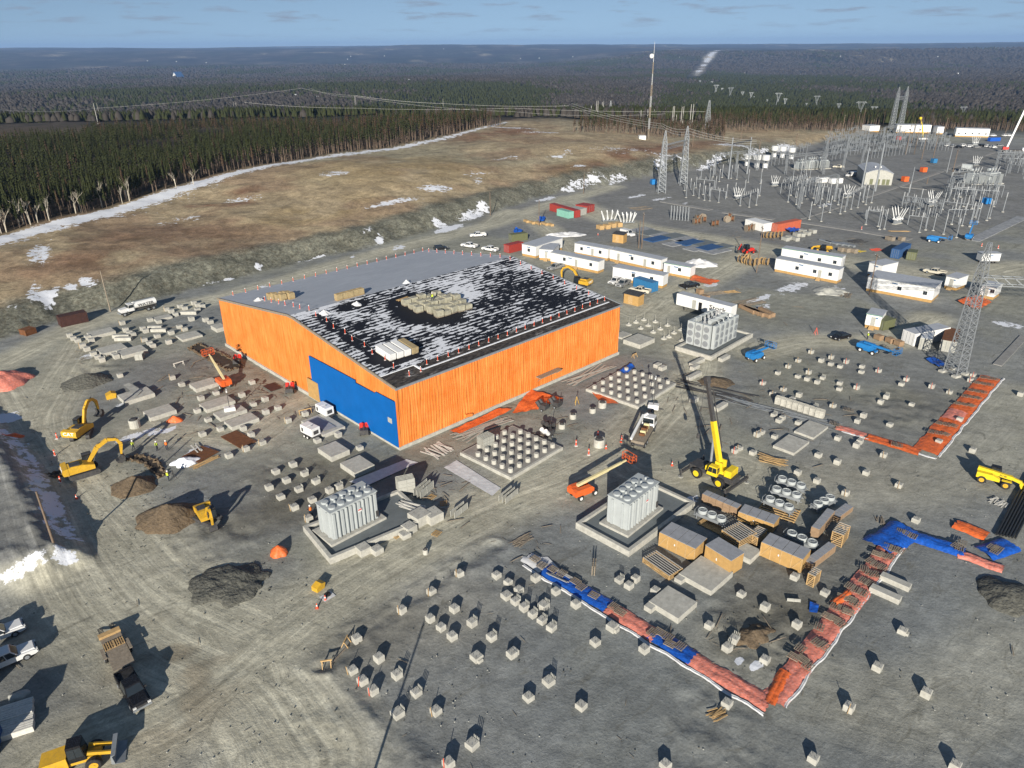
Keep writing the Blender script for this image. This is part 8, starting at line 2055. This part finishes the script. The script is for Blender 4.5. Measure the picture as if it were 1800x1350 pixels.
# control building
def control():
    a = q('S2', 1310, 745); b = q('S2', 1600, 755); rz = heading(a, b); w = (b - a).length
    t = thing('control_building', 'grey metal control building with a low curved roof in the substation', 'building', a, rz)
    n = 10; dpt = 24
    mb = MB(); V = []
    for k in range(n + 1): x = w * k / n; V.append((x, 5.2 + 1.6 * math.sin(math.pi * k / n)))
    mb.prof([(0, 0)] + [(w, 0)] + V[::-1], 0, dpt); mb.build('walls', M['container_grey'], t)
    r_ = MB()
    for (x0, z0), (x1, z1) in zip(V[:-1], V[1:]): r_.add([(x0 - .1, -.4, z0 + .02), (x1 + .1, -.4, z1 + .02), (x1 + .1, dpt + .4, z1 + .02), (x0 - .1, dpt + .4, z0 + .02), (x0 - .1, -.4, z0 + .2), (x1 + .1, -.4, z1 + .2), (x1 + .1, dpt + .4, z1 + .2), (x0 - .1, dpt + .4, z0 + .2)], [(0, 1, 2, 3), (4, 5, 6, 7), (0, 1, 5, 4), (1, 2, 6, 5), (2, 3, 7, 6), (3, 0, 4, 7)])
    r_.build('roof', M['roof_metal'], t)
    for f in (.25, .5, .7, .85): MB().box(w * f - .7, w * f + .7, -.06, -.003, .1, 2.6).build('door', M['container_olive'], t)
    for f in (.4, .6): MB().lathe([(.3, 0), (.3, .7), (.4, .8)], 8).build('roof_vent', M['white'], t, (w * f, 6, 6.9))
control()
# paths and cable trench covers
def pathstrip(name, pts, w, m='path_concrete', z=.16):
    mb = MB(); P = [q(*p) for p in pts]
    for a, b in zip(P[:-1], P[1:]):
        n = Vector((-(b - a).y, (b - a).x, 0)).normalized() * w / 2; mb.add([tuple(a - n + Vector((0, 0, z))), tuple(b - n + Vector((0, 0, z))), tuple(b + n + Vector((0, 0, z))), tuple(a + n + Vector((0, 0, z))), tuple(a - n - Vector((0, 0, .2))), tuple(b - n - Vector((0, 0, .2))), tuple(b + n - Vector((0, 0, .2))), tuple(a + n - Vector((0, 0, .2)))], [(0, 1, 2, 3), (0, 1, 5, 4), (2, 3, 7, 6), (1, 2, 6, 5), (3, 0, 4, 7)])
    return kind(mb.build(name, M[m], None), 'structure')
M['path_concrete'] = mat('path_concrete', (.27, .265, .25), .9, var=.2, scale=.6, dirt=.4, dirtcol=(.16, .16, .15)); M['frosty'] = mat('frosted_gravel', (.3, .31, .32), .9, var=.3, scale=.5, dirt=.6, dirtcol=(.15, .155, .16))
pathstrip('path', [('S1', 380, 925), ('S1', 900, 1015)], 3.0); pathstrip('path', [('S1', 1030, 1040), ('S1', 1560, 1115)], 3.0); pathstrip('path', [('S2', 620, 1140), ('S2', 1250, 1235), ('S2', 1800, 1330)], 3.4)
pathstrip('path', [('S3', 150, 880), ('S3', 850, 640), ('S3', 1480, 410)], 1.8, z=.17); pathstrip('path', [('S2', 660, 1110), ('S2', 1110, 970)], .9); pathstrip('path', [('S3', 470, 770), ('S3', 860, 810)], .7, z=.18); pathstrip('path', [('S3', 1260, 1340), ('S3', 1790, 1090)], 4, 'frosty'); pathstrip('path', [('B3', 1600, 1200), ('B3', 1787, 1000)], 1.6)
lst = []
for x, y, w, d, m in ((900, 255, 9, 5, 0), (960, 275, 8, 6, 1), (1040, 290, 8, 6, 0), (1010, 320, 9, 5, 2), (1120, 300, 9, 6, 1), (1200, 320, 8, 6, 0), (1150, 350, 9, 5, 0), (1240, 345, 9, 5, 2), (1330, 350, 9, 6, 1), (1290, 385, 8, 5, 0), (1380, 380, 8, 5, 2), (1420, 400, 9, 6, 0), (1460, 375, 8, 5, 1)):
    lst.append(tag(MB().box(-w / 2, w / 2, -d / 2, d / 2, -.1, .2 + .06 * m).build('ground_mat', (M['frosty'], M['concrete_dark'], M['navy'])[m], None, q('B2', x, y), .62), '', 'ground mat'))
number(lst, '{} of the flat frosted mats laid out behind the offices', 'frosted mats')
# outdoor insulator racks in the yard
def bushing_rack(label, c, n):
    t = thing('bushing_rack', label, 'bushing rack', c, .3)
    MB().box(-3, 3, -.8, .8, .3, .6).build('base', M['steel'], t)
    for x in (-2.6, 2.6):
        for y in (-.6, .6): MB().bar((x, y, 0), (x, y, .3), .2).build('leg', M['steel'], t)
    bu = MB(); bu.lathe([(.2, 0), (.24, .3), (.22, 3.4), (.1, 3.6)], 8); bm_ = bu.mesh('bushing', [M['white_bushing']])
    for k in range(n): o = link('bushing', bm_, t, (-2.6 + 5.2 * k / (n - 1), (-.4, .4)[k % 2], .6)); o.rotation_euler = ((-.3, .3)[k % 2] * -1, (-.5 + k / (n - 1)) * .8, 0)
bushing_rack('left rack of splayed white bushings in the yard', q('B2', 680, 195), 8); bushing_rack('right rack of splayed white bushings in the yard', q('B2', 800, 210), 10)
cm_ = MB(); cm_.bar((0, 0, 0), (0, 0, 4.2), .25); cm_.box(-.3, .3, -.3, .3, 0, .05); cmesh = cm_.mesh('steel_column', [M['steel']])
lst = [tag(link('steel_column', cmesh, None, q('B2', 1108 + (k % 7) * 20, 160 + (k // 7) * 20 + (k % 7) * 2)), '', 'column') for k in range(14)]
number(lst, '{} upright steel column in the stock by the old reels', 'steel columns')
# far side: crowded small steelwork
sm_ = MB(); sm_.bar((0, 0, 0), (0, 0, 4.5), .2); sm_.bar((-1.6, 0, 4.5), (1.6, 0, 4.5), .2); sm_.bar((-1.4, 0, 4.5), (-1.4, 0, 5.8), .22); sm_.bar((0, 0, 4.5), (0, 0, 5.8), .22); sm_.bar((1.4, 0, 4.5), (1.4, 0, 5.8), .22)
smm = sm_.mesh('switch_stand', [M['steel']]); rows = []
for (t_, x0, y0, x1, y1, n) in (('S2', 930, 340, 1330, 260, 12), ('S2', 900, 400, 1340, 300, 13), ('S2', 880, 460, 1300, 350, 12), ('S2', 980, 500, 1320, 400, 10), ('S2', 1340, 330, 1700, 280, 11), ('S2', 1330, 410, 1780, 330, 13), ('S2', 1350, 480, 1790, 420, 13), ('S3', 280, 260, 560, 245, 9), ('S3', 320, 330, 700, 320, 12), ('S3', 640, 330, 950, 340, 9), ('S3', 700, 380, 1000, 390, 9), ('S3', 1500, 560, 1780, 640, 8), ('S3', 1520, 490, 1780, 560, 8), ('S2', 430, 470, 700, 420, 9), ('S2', 300, 560, 560, 520, 8), ('S2', 900, 300, 1250, 235, 11), ('S3', 700, 300, 1000, 300, 9), ('S2', 1000, 440, 1330, 360, 11), ('S3', 980, 840, 1500, 900, 14), ('S3', 540, 1060, 900, 1090, 10), ('S2', 480, 800, 760, 830, 9)):
    row = []
    for k in range(n):
        f = k / (n - 1); o = link('switch_stand', smm, None, q(t_, x0 + (x1 - x0) * f + random.uniform(-8, 8), y0 + (y1 - y0) * f + random.uniform(-5, 5)), random.choice((.6, .7, 2.2))); o.scale = (1, 1, random.uniform(.8, 1.3)); row.append(tag(o, '', 'switch stand'))
    rows.append(row)
RN = ['farthest left', 'second left', 'third left', 'fourth left', 'upper middle', 'central middle', 'lower middle', 'topmost right', 'upper right', 'right building side', 'right yard side', 'far right lower', 'far right upper', 'drum side', 'near drum side', 'very back', 'back right', 'fifth left', 'right bay', 'front right bay', 'middle bay']
for row, nm in zip(rows, RN): number(row, '{} switch stand in the ' + nm + ' row of the substation', 'switch stands')
for t_, x, y, m, lab in (('S3', 1480, 290, 'blue_tarp', 'blue skip before the long white building'), ('S3', 845, 520, 'container_blue', 'small blue box beside the wooden poles'), ('S3', 735, 615, 'orange_paint', 'orange skip at the corner of the control building'), ('S3', 540, 715, 'orange_paint', 'orange machine beside the control building door'), ('S3', 480, 275, 'red', 'small red box at the back of the substation'), ('S2', 870, 725, 'white', 'white container in the middle of the substation'), ('S2', 1010, 735, 'white', 'white box right of the white container'), ('S1', 290, 745, 'blue_paint', 'blue tank at the foot of the near gantry'), ('S3', 1400, 950, 'blue_paint', 'blue box in the right switch bay')):
    p = q(t_, x, y); w = 8 if 'skip before' in lab else 6 if 'white container' in lab else 2.4
    tag(MB().box(-w / 2, w / 2, -1.2, 1.2, .1, 2.4, ch=.1).build('site_box', M[m], None, p, .2), lab, 'box')
def far_crane():
    b = q('A3', 1690, 1065); t = thing('mobile_crane', 'white telescopic crane with raised boom at the far right', 'crane', b, 2.8)
    MB().box(-6, 5, -1.3, 1.3, .8, 1.8).build('carrier', M['steel_dark'], t); MB().box(-7.8, -5.6, -1.25, 1.25, .8, 3.0, ch=.1).build('cab', M['white_car'], t)
    MB().bar((2.5, 0, 2.2), (-1.5, 0, 24), .9).build('boom', M['white'], t); MB().box(1.5, 4.5, -1.2, 1.2, 1.8, 3.2).build('counterweight', M['red'], t); MB().bar((-1.5, 0, 24), (-3.2, 0, 33), .3).build('jib', M['steel'], t)
    for x in (-5, -3.5, 2, 3.5):
        for s in (-1, 1): wheel(t, x, s * 1.1, .6, .4)
far_crane()
t = thing('bucket_truck', 'yellow bucket arm truck before the far white building', 'truck', q('S3', 730, 280)); MB().box(-3, 3, -1.1, 1.1, .6, 1.6).build('chassis', M['white_car'], t); MB().bar((0, 0, 1.6), (-2.2, 0, 9), .6).build('arm', M['crane_yellow'], t); MB().bar((-2.2, 0, 9), (-4.5, 0, 14), .4).build('upper_arm', M['crane_yellow'], t); MB().box(-5.4, -3.9, -.8, .8, 13.5, 15, ch=.15).build('bucket', M['crane_yellow'], t)
for s in (-1, 1): wheel(t, 2, s, .5, .35); wheel(t, -2, s, .5, .35)
lst = []
for k, x in enumerate((1000, 1050, 1120, 1160, 1230, 1300, 1360, 1420, 1470, 1540)): lst.append(car('', q('S3', x, 345 + (k % 3) * 8), .2 + .1 * (k % 2), ('white_car', 'silver_car', 'gloss_black', 'white_car')[k % 4], True))
for x in (1470, 1600, 1640): lst.append(car('', q('S3', x, 238), .3, 'white_car'))
number(lst, '{} of the small cars parked before the far white buildings', 'far parked cars')
# ================================================================== WOODS
def needle_mat(name, c1, c2):
    m = mat(name, c1, .9, var=.35, scale=.6, dirt=.55, dirtcol=c2, spec=.1); return m
M['spruce'] = needle_mat('spruce_green', (.036, .042, .016), (.018, .021, .009)); M['spruce_brown'] = needle_mat('brown_spruce', (.075, .05, .032), (.04, .033, .02))
M['bark'] = mat('grey_bark', (.15, .11, .08), .95, var=.3); M['birch'] = mat('pale_bark', (.5, .45, .36), .9, var=.2); M['twig'] = mat('bare_twigs', (.12, .085, .06), .95, var=.3)
def crown_arrays(seed, h, base, rad, whorls=9, nb=7):
    rd = np.random.default_rng(seed); V = []; F = []
    for k in range(whorls):
        f = k / (whorls - 1); z = base + (h - base) * f ** .92; r_ = rad * (1 - f) ** .8 * (1 - .35 * (f < .12)) + .12
        for b in range(nb):
            a = 2 * math.pi * (b + rd.random() * .7) / nb + k * .8; L_ = r_ * rd.uniform(.6, 1.2); w = L_ * .42 + .1
            ca, sa = math.cos(a), math.sin(a); zz = z + rd.uniform(-.3, .3); dr = L_ * .35
            o = len(V)
            V += [(0, 0, zz + .55), (ca * L_ * .6 - sa * w, sa * L_ * .6 + ca * w, zz - dr * .5), (ca * L_, sa * L_, zz - dr), (ca * L_ * .6 + sa * w, sa * L_ * .6 - ca * w, zz - dr * .5), (0, 0, zz - .5)]
            F += [(o, o + 1, o + 2), (o, o + 2, o + 3), (o + 4, o + 2, o + 1)]
    o = len(V); V += [(-.15, 0, h - .6), (.15, .1, h - .6), (0, -.12, h - .6), (0, 0, h + .5)]; F += [(o, o + 1, o + 3), (o + 1, o + 2, o + 3), (o + 2, o, o + 3)]
    return np.array(V, float), np.array(F, int)
_cp = ((1, 12.5, 5.6, 1.35), (2, 13.5, 6.6, 1.2), (3, 11.0, 4.6, 1.4), (4, 14.0, 7.4, 1.15))
CROWNS = [crown_arrays(*c_) for c_ in _cp]; LOW = [crown_arrays(c_[0] + 9, c_[1], c_[2] + 1, c_[3] * 1.15, 5, 4) for c_ in _cp]
def pymesh(name, V, F, m):
    me = bpy.data.meshes.new(name); V = np.asarray(V, np.float32); F = np.asarray(F, np.int32); k = F.shape[1]
    me.vertices.add(len(V)); me.vertices.foreach_set('co', V.ravel()); me.loops.add(F.size); me.loops.foreach_set('vertex_index', F.ravel())
    me.polygons.add(len(F)); me.polygons.foreach_set('loop_start', np.arange(0, F.size, k, dtype=np.int32)); me.update(); me.materials.append(m); return me
crown_me = {(i, g): pymesh('crown', *CROWNS[i], M['spruce_brown' if g else 'spruce']) for i in range(4) for g in (0, 1)}
trunk_me = []
for h in (12, 13, 10.5, 13.5):
    mb = MB(); mb.cyl((0, 0, -.8), (0, 0, h), .17, .04, 5, False)
    for k in range(7): a = k * 2.4; z = 1.5 + k * .55; mb.bar((0, 0, z), (.7 * math.cos(a), .7 * math.sin(a), z + .1), .05)
    trunk_me.append(mb.mesh('trunk', [M['bark']]))
def scatter(x0, x1, y0, y1, sp, seed):
    rd = np.random.default_rng(seed); gx, gy = np.meshgrid(np.arange(x0, x1, sp), np.arange(y0, y1, sp)); n = gx.size
    return gx.ravel() + rd.uniform(-.48, .48, n) * sp, gy.ravel() + rd.uniform(-.48, .48, n) * sp
tx, ty = scatter(-430, 30, 170, 600, 2.7, 5)
ds, _ = pdist(tx, ty, TREEL, True)
az_ = np.degrees(np.arctan2(tx, ty))
keep = (ds > 1.5 + 3 * vnoise(tx, ty, 12, 2, 1)) & (ds < 190) & (az_ > -42) & (ty + .25 * np.abs(tx) < 565) & (tx < 8)
keep &= ~((vnoise(tx, ty, 40, 2, 3) > .66) & (ds > 60))
tx, ty = tx[keep], ty[keep]
W = [(tx, ty)]
def wood(pa, pb, depth, sp, seed, zz=3.0):
    a, b = at(*pa, zz), at(*pb, zz); L_ = math.hypot(b.x - a.x, b.y - a.y); e = Vector(((b.x - a.x) / L_, (b.y - a.y) / L_)); n = Vector((-e.y, e.x))
    if n.y < 0: n = -n
    u, v = scatter(0, L_, 0, depth, sp, seed); W.append((a.x + e.x * u + n.x * v, a.y + e.y * u + n.y * v))
wood((1010, 246), (1272, 252), 55, 3.4, 11); wood((1275, 233), (1490, 230), 75, 3.6, 12); wood((1520, 208), (1830, 222), 50, 3.8, 13); wood((800, 232), (885, 226), 60, 3.4, 14, 8); wood((1490, 228), (1560, 212), 40, 5, 15)
tx = np.concatenate([w_[0] for w_ in W]); ty = np.concatenate([w_[1] for w_ in W])
grp_ = np.concatenate([np.full(len(w_[0]), i) for i, w_ in enumerate(W)])
tz = H(tx, ty); rr_ = np.hypot(tx, ty)
ds, _ = pdist(tx, ty, TREEL, True)
brown = (rng.random(len(tx)) < np.where(grp_ == 0, np.where(ds < 8, .14, .04) + .4 * sstep(400, 520, ty), np.where(grp_ == 1, .65, .4)))
vi = rng.integers(0, 4, len(tx)); sc = rng.uniform(.58, .88, len(tx)) * np.where(grp_ == 0, 1, .9); rot = rng.uniform(0, 6.28, len(tx))
vis = (np.abs(np.arctan2(tx, ty)) < R(37))
score = np.where(vis, rr_ + np.where(grp_ == 0, np.maximum(ds - 3, 0) * 2.0, 60), 1e9)
order = np.argsort(score); ind = order[:300]; rest = order[300:]
lst = []
for i in ind:
    t = bpy.data.objects.new('spruce_tree', None); t.empty_display_size = .5; COL.objects.link(t); t.location = (tx[i], ty[i], tz[i] - .1); t.rotation_euler.z = rot[i]; t.scale = (sc[i],) * 3
    tag(t, '', 'tree', 'spruce trees along the snowy wood edge'); link('crown', crown_me[(int(vi[i]), int(brown[i]))], t); link('trunk', trunk_me[vi[i]], t); lst.append(t)
lst.sort(key=lambda o: proj(o.location)[0])
for k in range(0, len(lst), 20):
    number(lst[k:k + 20], '{} spruce in the ' + (ORDW[k // 20] or 'first') + ' clump of the wood edge')
for g, m in ((0, 'spruce'), (1, 'spruce_brown')):
    Vs, Fs, o = [], [], 0
    for i in rest:
        if int(brown[i]) != g: continue
        V, F = LOW[vi[i]]; ca, sa = math.cos(rot[i]), math.sin(rot[i])
        P = np.column_stack([(V[:, 0] * ca - V[:, 1] * sa) * sc[i] + tx[i], (V[:, 0] * sa + V[:, 1] * ca) * sc[i] + ty[i], V[:, 2] * sc[i] + tz[i]])
        Vs.append(P); Fs.append(F + o); o += len(V)
    kind(link('spruce_wood', pymesh('spruce_wood', np.concatenate(Vs), np.concatenate(Fs), M[m])), 'stuff', ('dense dark green spruce wood' if g == 0 else 'brown leafless part of the wood'))
# trunks of the joined trees near the edges
mb = MB(); e_ = [i for i in rest if (grp_[i] > 0) or ds[i] < 22]
Vs, Fs, o = [], [], 0
base4 = np.array([(-.14, -.14, -.5), (.14, -.14, -.5), (.14, .14, -.5), (-.14, .14, -.5), (-.05, -.05, 10), (.05, -.05, 10), (.05, .05, 10), (-.05, .05, 10)]); bf = np.array([(0, 1, 5, 4), (1, 2, 6, 5), (2, 3, 7, 6), (3, 0, 4, 7)])
for i in e_: Vs.append(base4 * [1, 1, sc[i]] + [tx[i], ty[i], tz[i]]); Fs.append(bf + o); o += 8
kind(link('spruce_trunks', pymesh('spruce_trunks', np.concatenate(Vs), np.concatenate(Fs), M['bark'])), 'stuff', 'bare trunks inside the spruce woods')
# leafless birches in front of the wood
def birch_mesh(seed):
    rd = random.Random(seed); mb = MB()
    def br(p, d, L_, r_, lv):
        e = p + d * L_; mb.cyl(p, e, r_, r_ * .6, 4, False)
        if lv == 0: return
        for k in range(3 if lv > 1 else 4):
            nd = (d + Vector((rd.uniform(-.6, .6), rd.uniform(-.6, .6), rd.uniform(.0, .35)))).normalized(); br(p.lerp(e, rd.uniform(.45, 1)), nd, L_ * rd.uniform(.5, .75), r_ * .5, lv - 1)
    br(Vector((0, 0, -.4)), Vector((rd.uniform(-.1, .1), 0, 1)).normalized(), 4.6, .15, 3); return mb
bml = []
for s in range(3):
    mb = birch_mesh(s); k = 4 * 1
    bml.append((MB().cyl((0, 0, -.4), (0, 0, 4.2), .16, .1, 6).mesh('trunk', [M['birch']]), mb.mesh('crown', [M['birch']])))
lst = []
for a, x, y in (('B0', 45, 270), ('B0', 140, 235), ('B0', 215, 220), ('B0', 265, 205), ('B0', 345, 190), ('B0', 530, 140), ('B0', 565, 130), ('B0', 10, 280), ('B0', 170, 215), ('A0', 760, 1400), ('A0', 890, 1400), ('B0', 715, 100), ('B0', 855, 70), ('B0', 905, 55), ('A0', 1350, 1290), ('A0', 1230, 1310)):
    p = athill(*tp(a, x, y)); i = len(lst) % 3; t = thing('birch_tree', '', 'tree', p, random.random() * 6, None, random.uniform(.75, 1.1)); link('trunk', bml[i][0], t); link('crown', bml[i][1], t); lst.append(t)
number(lst, '{} pale leafless birch standing before the dark spruce wood', 'leafless birches')
# the far woods: one mass each
N_ = 84000
u = rng.random(N_); r_ = 560 * (7500 / 560) ** (u ** .85); a_ = R(-46) + R(92) * rng.random(N_)
fx, fy = r_ * np.sin(a_), r_ * np.cos(a_)
dF, _ = pdist(fx, fy, FOOT, True)
ok = ((fy + .15 * np.abs(fx) > 655) | (r_ > 900)) & ~((dF < 8) & (fy < 760)) & ~((fx < 30) & (fx > -420) & (fy < 660))
row_ = np.abs(fy - 690 - .1 * fx) < 22
ok &= ~(row_ & (fx < 60)); ok &= ~((np.abs(np.arctan2(fx, fy) - .238 - 6e-6 * (r_ - 5000)) < .009) & (r_ > 3300))
fx, fy, r_ = fx[ok], fy[ok], r_[ok]; fz = H(fx, fy)
a1 = vnoise(fx, fy * .45, 240, 4, 1); a2 = vnoise(fx, fy * .5, 700, 3, 2); con = (.6 * a1 + .4 * a2 + rng.normal(0, .035, len(fx))) > .545
con |= (r_ < 1150) & (rng.random(len(fx)) < .35)
for g in (0, 1):
    s = con == bool(g); X_, Y_, Z_, R_ = fx[s], fy[s], fz[s], r_[s]; n = len(X_); k = 4
    hh = rng.uniform(5.5, 11, n) * (1 if g else .85) * (1 + R_ / 9000); w = (1.5 if g else 2.2) * (1 + R_ / 1500) * rng.uniform(.7, 1.3, n); ph = rng.uniform(0, 6.28, n)
    V = np.zeros((n, 2 * k + 1, 3))
    for li, (f, zf) in enumerate([(1.0, .15), (.6 if g else .85, .6)]):
        for j in range(k):
            jt = rng.uniform(.65, 1.25, n); V[:, li * k + j] = np.column_stack([X_ + w * f * jt * np.cos(ph + j * 6.283 / k), Y_ + w * f * jt * np.sin(ph + j * 6.283 / k), Z_ + hh * zf * rng.uniform(.85, 1.15, n)])
    V[:, -1] = np.column_stack([X_, Y_, Z_ + hh]); F = []
    for j in range(k): a, b = j, (j + 1) % k; F += [(a, b, b + k), (a, b + k, a + k), (k + j, k + (j + 1) % k, 2 * k)]
    F = (np.array(F)[None] + (np.arange(n) * (2 * k + 1))[:, None, None]).reshape(-1, 3)
    kind(link('far_wood', pymesh('far_wood', V.reshape(-1, 3), F, M['spruce'] if g else M['far_bare'] if 'far_bare' in M else M.setdefault('far_bare', mat('leafless_wood', (.058, .052, .046), .95, var=.3, scale=.02, dirt=.5, dirtcol=(.034, .031, .029), spec=.05)))), 'stuff', 'far conifer woods' if g else 'far leafless woods')
# far houses
HS = [('A0', 1030, 427), ('A0', 1232, 432), ('A0', 1440, 440), ('A0', 1367, 527), ('A0', 1265, 590), ('A1', 660, 395), ('A1', 640, 415), ('A1', 897, 393), ('A1', 620, 452), ('A1', 795, 452), ('A1', 1300, 453), ('A1', 1637, 508), ('A1', 1070, 565), ('A1', 1310, 343), ('A2', 425, 398), ('A2', 60, 410), ('A2', 190, 408), ('A2', 1170, 402), ('A2', 1100, 432), ('A2', 660, 455), ('A2', 1610, 360), ('A2', 1680, 368), ('A2', 1622, 515), ('A3', 120, 512), ('A3', 180, 522), ('A3', 228, 522), ('A3', 505, 395), ('A3', 835, 400), ('A3', 1185, 398), ('A3', 720, 508), ('A3', 778, 497), ('A3', 1035, 502), ('A3', 1200, 515), ('A3', 1325, 517), ('A3', 1595, 505), ('A3', 1632, 397), ('A3', 120, 557), ('A3', 178, 555), ('A3', 485, 508), ('A1', 280, 675), ('A1', 430, 690), ('A1', 620, 690), ('A1', 790, 690)]
hmA = {}
lst = []
for a, x, y in HS:
    p = athill(*tp(a, x, y)); s = max(.5, math.hypot(p.x, p.y) / 12000)
    if not hmA:
        hmA['w'] = MB().box(-6, 6, -4, 4, -1, 5.5).mesh('wall', [M['white_bushing']]); hmA['r'] = MB().add([(-6.4, -4.4, 5.5), (6.4, -4.4, 5.5), (6.4, 4.4, 5.5), (-6.4, 4.4, 5.5), (-6.4, 0, 9), (6.4, 0, 9)], [(0, 1, 5, 4), (2, 3, 4, 5), (0, 4, 3), (1, 2, 5), (0, 3, 2, 1)]).mesh('roof', [M['roof_metal']])
    t = thing('house', '', 'house', (p.x, p.y, p.z + 1), random.uniform(-.5, .5), None, s); link('wall', hmA['w'], t); link('roof', hmA['r'], t); lst.append(t)
hl = sorted(lst, key=lambda o: proj(o.location)[0])
for k, nm in enumerate(('left quarter', 'left middle', 'right middle', 'right quarter')): number(hl[k * 11:(k + 1) * 11], '{} tiny white house in the far valley, ' + nm + ' of the view', 'far white houses')
p = athill(313, 136); t = thing('storage_shed', 'far pointed shed with blue roof in the snowy clearing', 'shed', (p.x, p.y, p.z), -.6)
MB().prof([(-26, 0), (26, 0), (6, 24), (0, 27)], -20, 20).build('gable', M['white_bushing'], t); MB().prof([(0, 27.6), (27.5, 0), (30, 0), (1, 29.4), (-1, 29.4), (-8, 19), (-7, 18)], -22, 22).build('roof', M['navy'], t)

# loose stones and site scraps, too many and small to count
def litter(name, label, n, smin, smax, m, seed, long=1.0, zones=None):
    rd = np.random.default_rng(seed); px = rd.uniform(0, 1800, n * 3); py = 560 + 790 * rd.random(n * 3) ** 1.3; P = np.array([tuple(at(a_, b_))[:2] for a_, b_ in zip(px, py)])
    if zones: P = np.concatenate([np.array([tuple(q(*z[:3]))[:2]]) + rd.normal(0, z[3], (z[4], 2)) for z in zones])
    else: P = P[vnoise(P[:, 0], P[:, 1], 9, 3, seed % 4) > .5][:n]
    L_ = P - [BORG.x, BORG.y]; u, v = L_ @ [GX.x, GX.y], L_ @ [GY.x, GY.y]; P = P[~((u > -1) & (u < 58) & (v > -1) & (v < 66))]; k = len(P)
    c = np.array([(-1, -1, -.5), (1, -1, -.5), (1, 1, -.5), (-1, 1, -.5), (-.7, -.6, .8), (.6, -.7, .7), (.7, .7, .9), (-.6, .6, .6)]); f = np.array([(4, 5, 6, 7), (0, 1, 5, 4), (1, 2, 6, 5), (2, 3, 7, 6), (3, 0, 4, 7)])
    s_ = smin + (smax - smin) * rd.random(k) ** 3; an = rd.uniform(0, 6.28, k); V = np.repeat(c[None], k, 0) * (s_[:, None, None] * np.array([long, .12 if long > 2 else 1, .12 if long > 2 else .7])) / 2
    ca, sa = np.cos(an)[:, None], np.sin(an)[:, None]; V = np.stack([V[..., 0] * ca - V[..., 1] * sa + P[:, 0:1], V[..., 0] * sa + V[..., 1] * ca + P[:, 1:2], V[..., 2] + .06 + s_[:, None] * .1], -1)
    kind(link(name, pymesh(name, V.reshape(-1, 3), (f[None] + (np.arange(k) * 8)[:, None, None]).reshape(-1, 4), m)), 'stuff', label)
litter('loose_stones', 'loose stones scattered over the gravel', 1500, .03, .16, M['container_grey'], 3); litter('dark_stones', 'dark stones and clods on the gravel', 1200, .04, .16, M['dark_soil'], 6)
litter('scrap_wood', 'scrap wood lying about the site', 40, .3, .8, M['old_wood'], 8, 2.2)
litter('yard_scrap', 'scrap lumber and rods between the pier blocks', 0, .3, 1.3, M['old_wood'], 9, 2.4, [('C0', 1500, 250, 7, 110), ('C0', 1650, 120, 6, 90), ('C1', 100, 250, 5, 70), ('C2', 1000, 60, 6, 40), ('C2', 300, 420, 4, 40), ('C1', 1250, 900, 4, 50), ('B0', 1000, 1060, 10, 60), ('C2', 1300, 250, 6, 40), ('C3', 250, 330, 6, 40), ('B2', 1400, 720, 9, 60), ('B2', 1650, 330, 10, 50), ('B3', 500, 350, 12, 60), ('D2', 1500, 450, 3, 30), ('C2', 80, 1200, 3, 25)])
litter('heap_spill', 'stones spilled around the soil heaps', 0, .04, .2, M['dark_soil'], 10, 1.0, [('C0', 1190, 1080, 3.4, 260), ('C0', 940, 855, 2.6, 180), ('C0', 1050, 720, 2.2, 140), ('D2', 1680, 430, 2.4, 140), ('D0', 1640, 60, 3.4, 260), ('B0', 600, 1320, 4, 200), ('C0', 360, 780, 2.5, 120)])

# ================================================================== AIR
hz = bpy.data.materials.new('haze'); hz.use_nodes = True; nt = hz.node_tree; nt.nodes.clear()
ho = nt.nodes.new('ShaderNodeOutputMaterial'); hv = nt.nodes.new('ShaderNodeVolumePrincipled'); hv.inputs['Color'].default_value = (.36, .58, 1.0, 1); hv.inputs['Density'].default_value = 5.2e-5; hv.inputs['Anisotropy'].default_value = 0.0
nt.links.new(hv.outputs[0], ho.inputs['Volume'])
kind(MB().box(-26500, 26500, -26500, 26500, -190, 240).build('haze', hz), 'stuff', 'thin blue haze over the country')
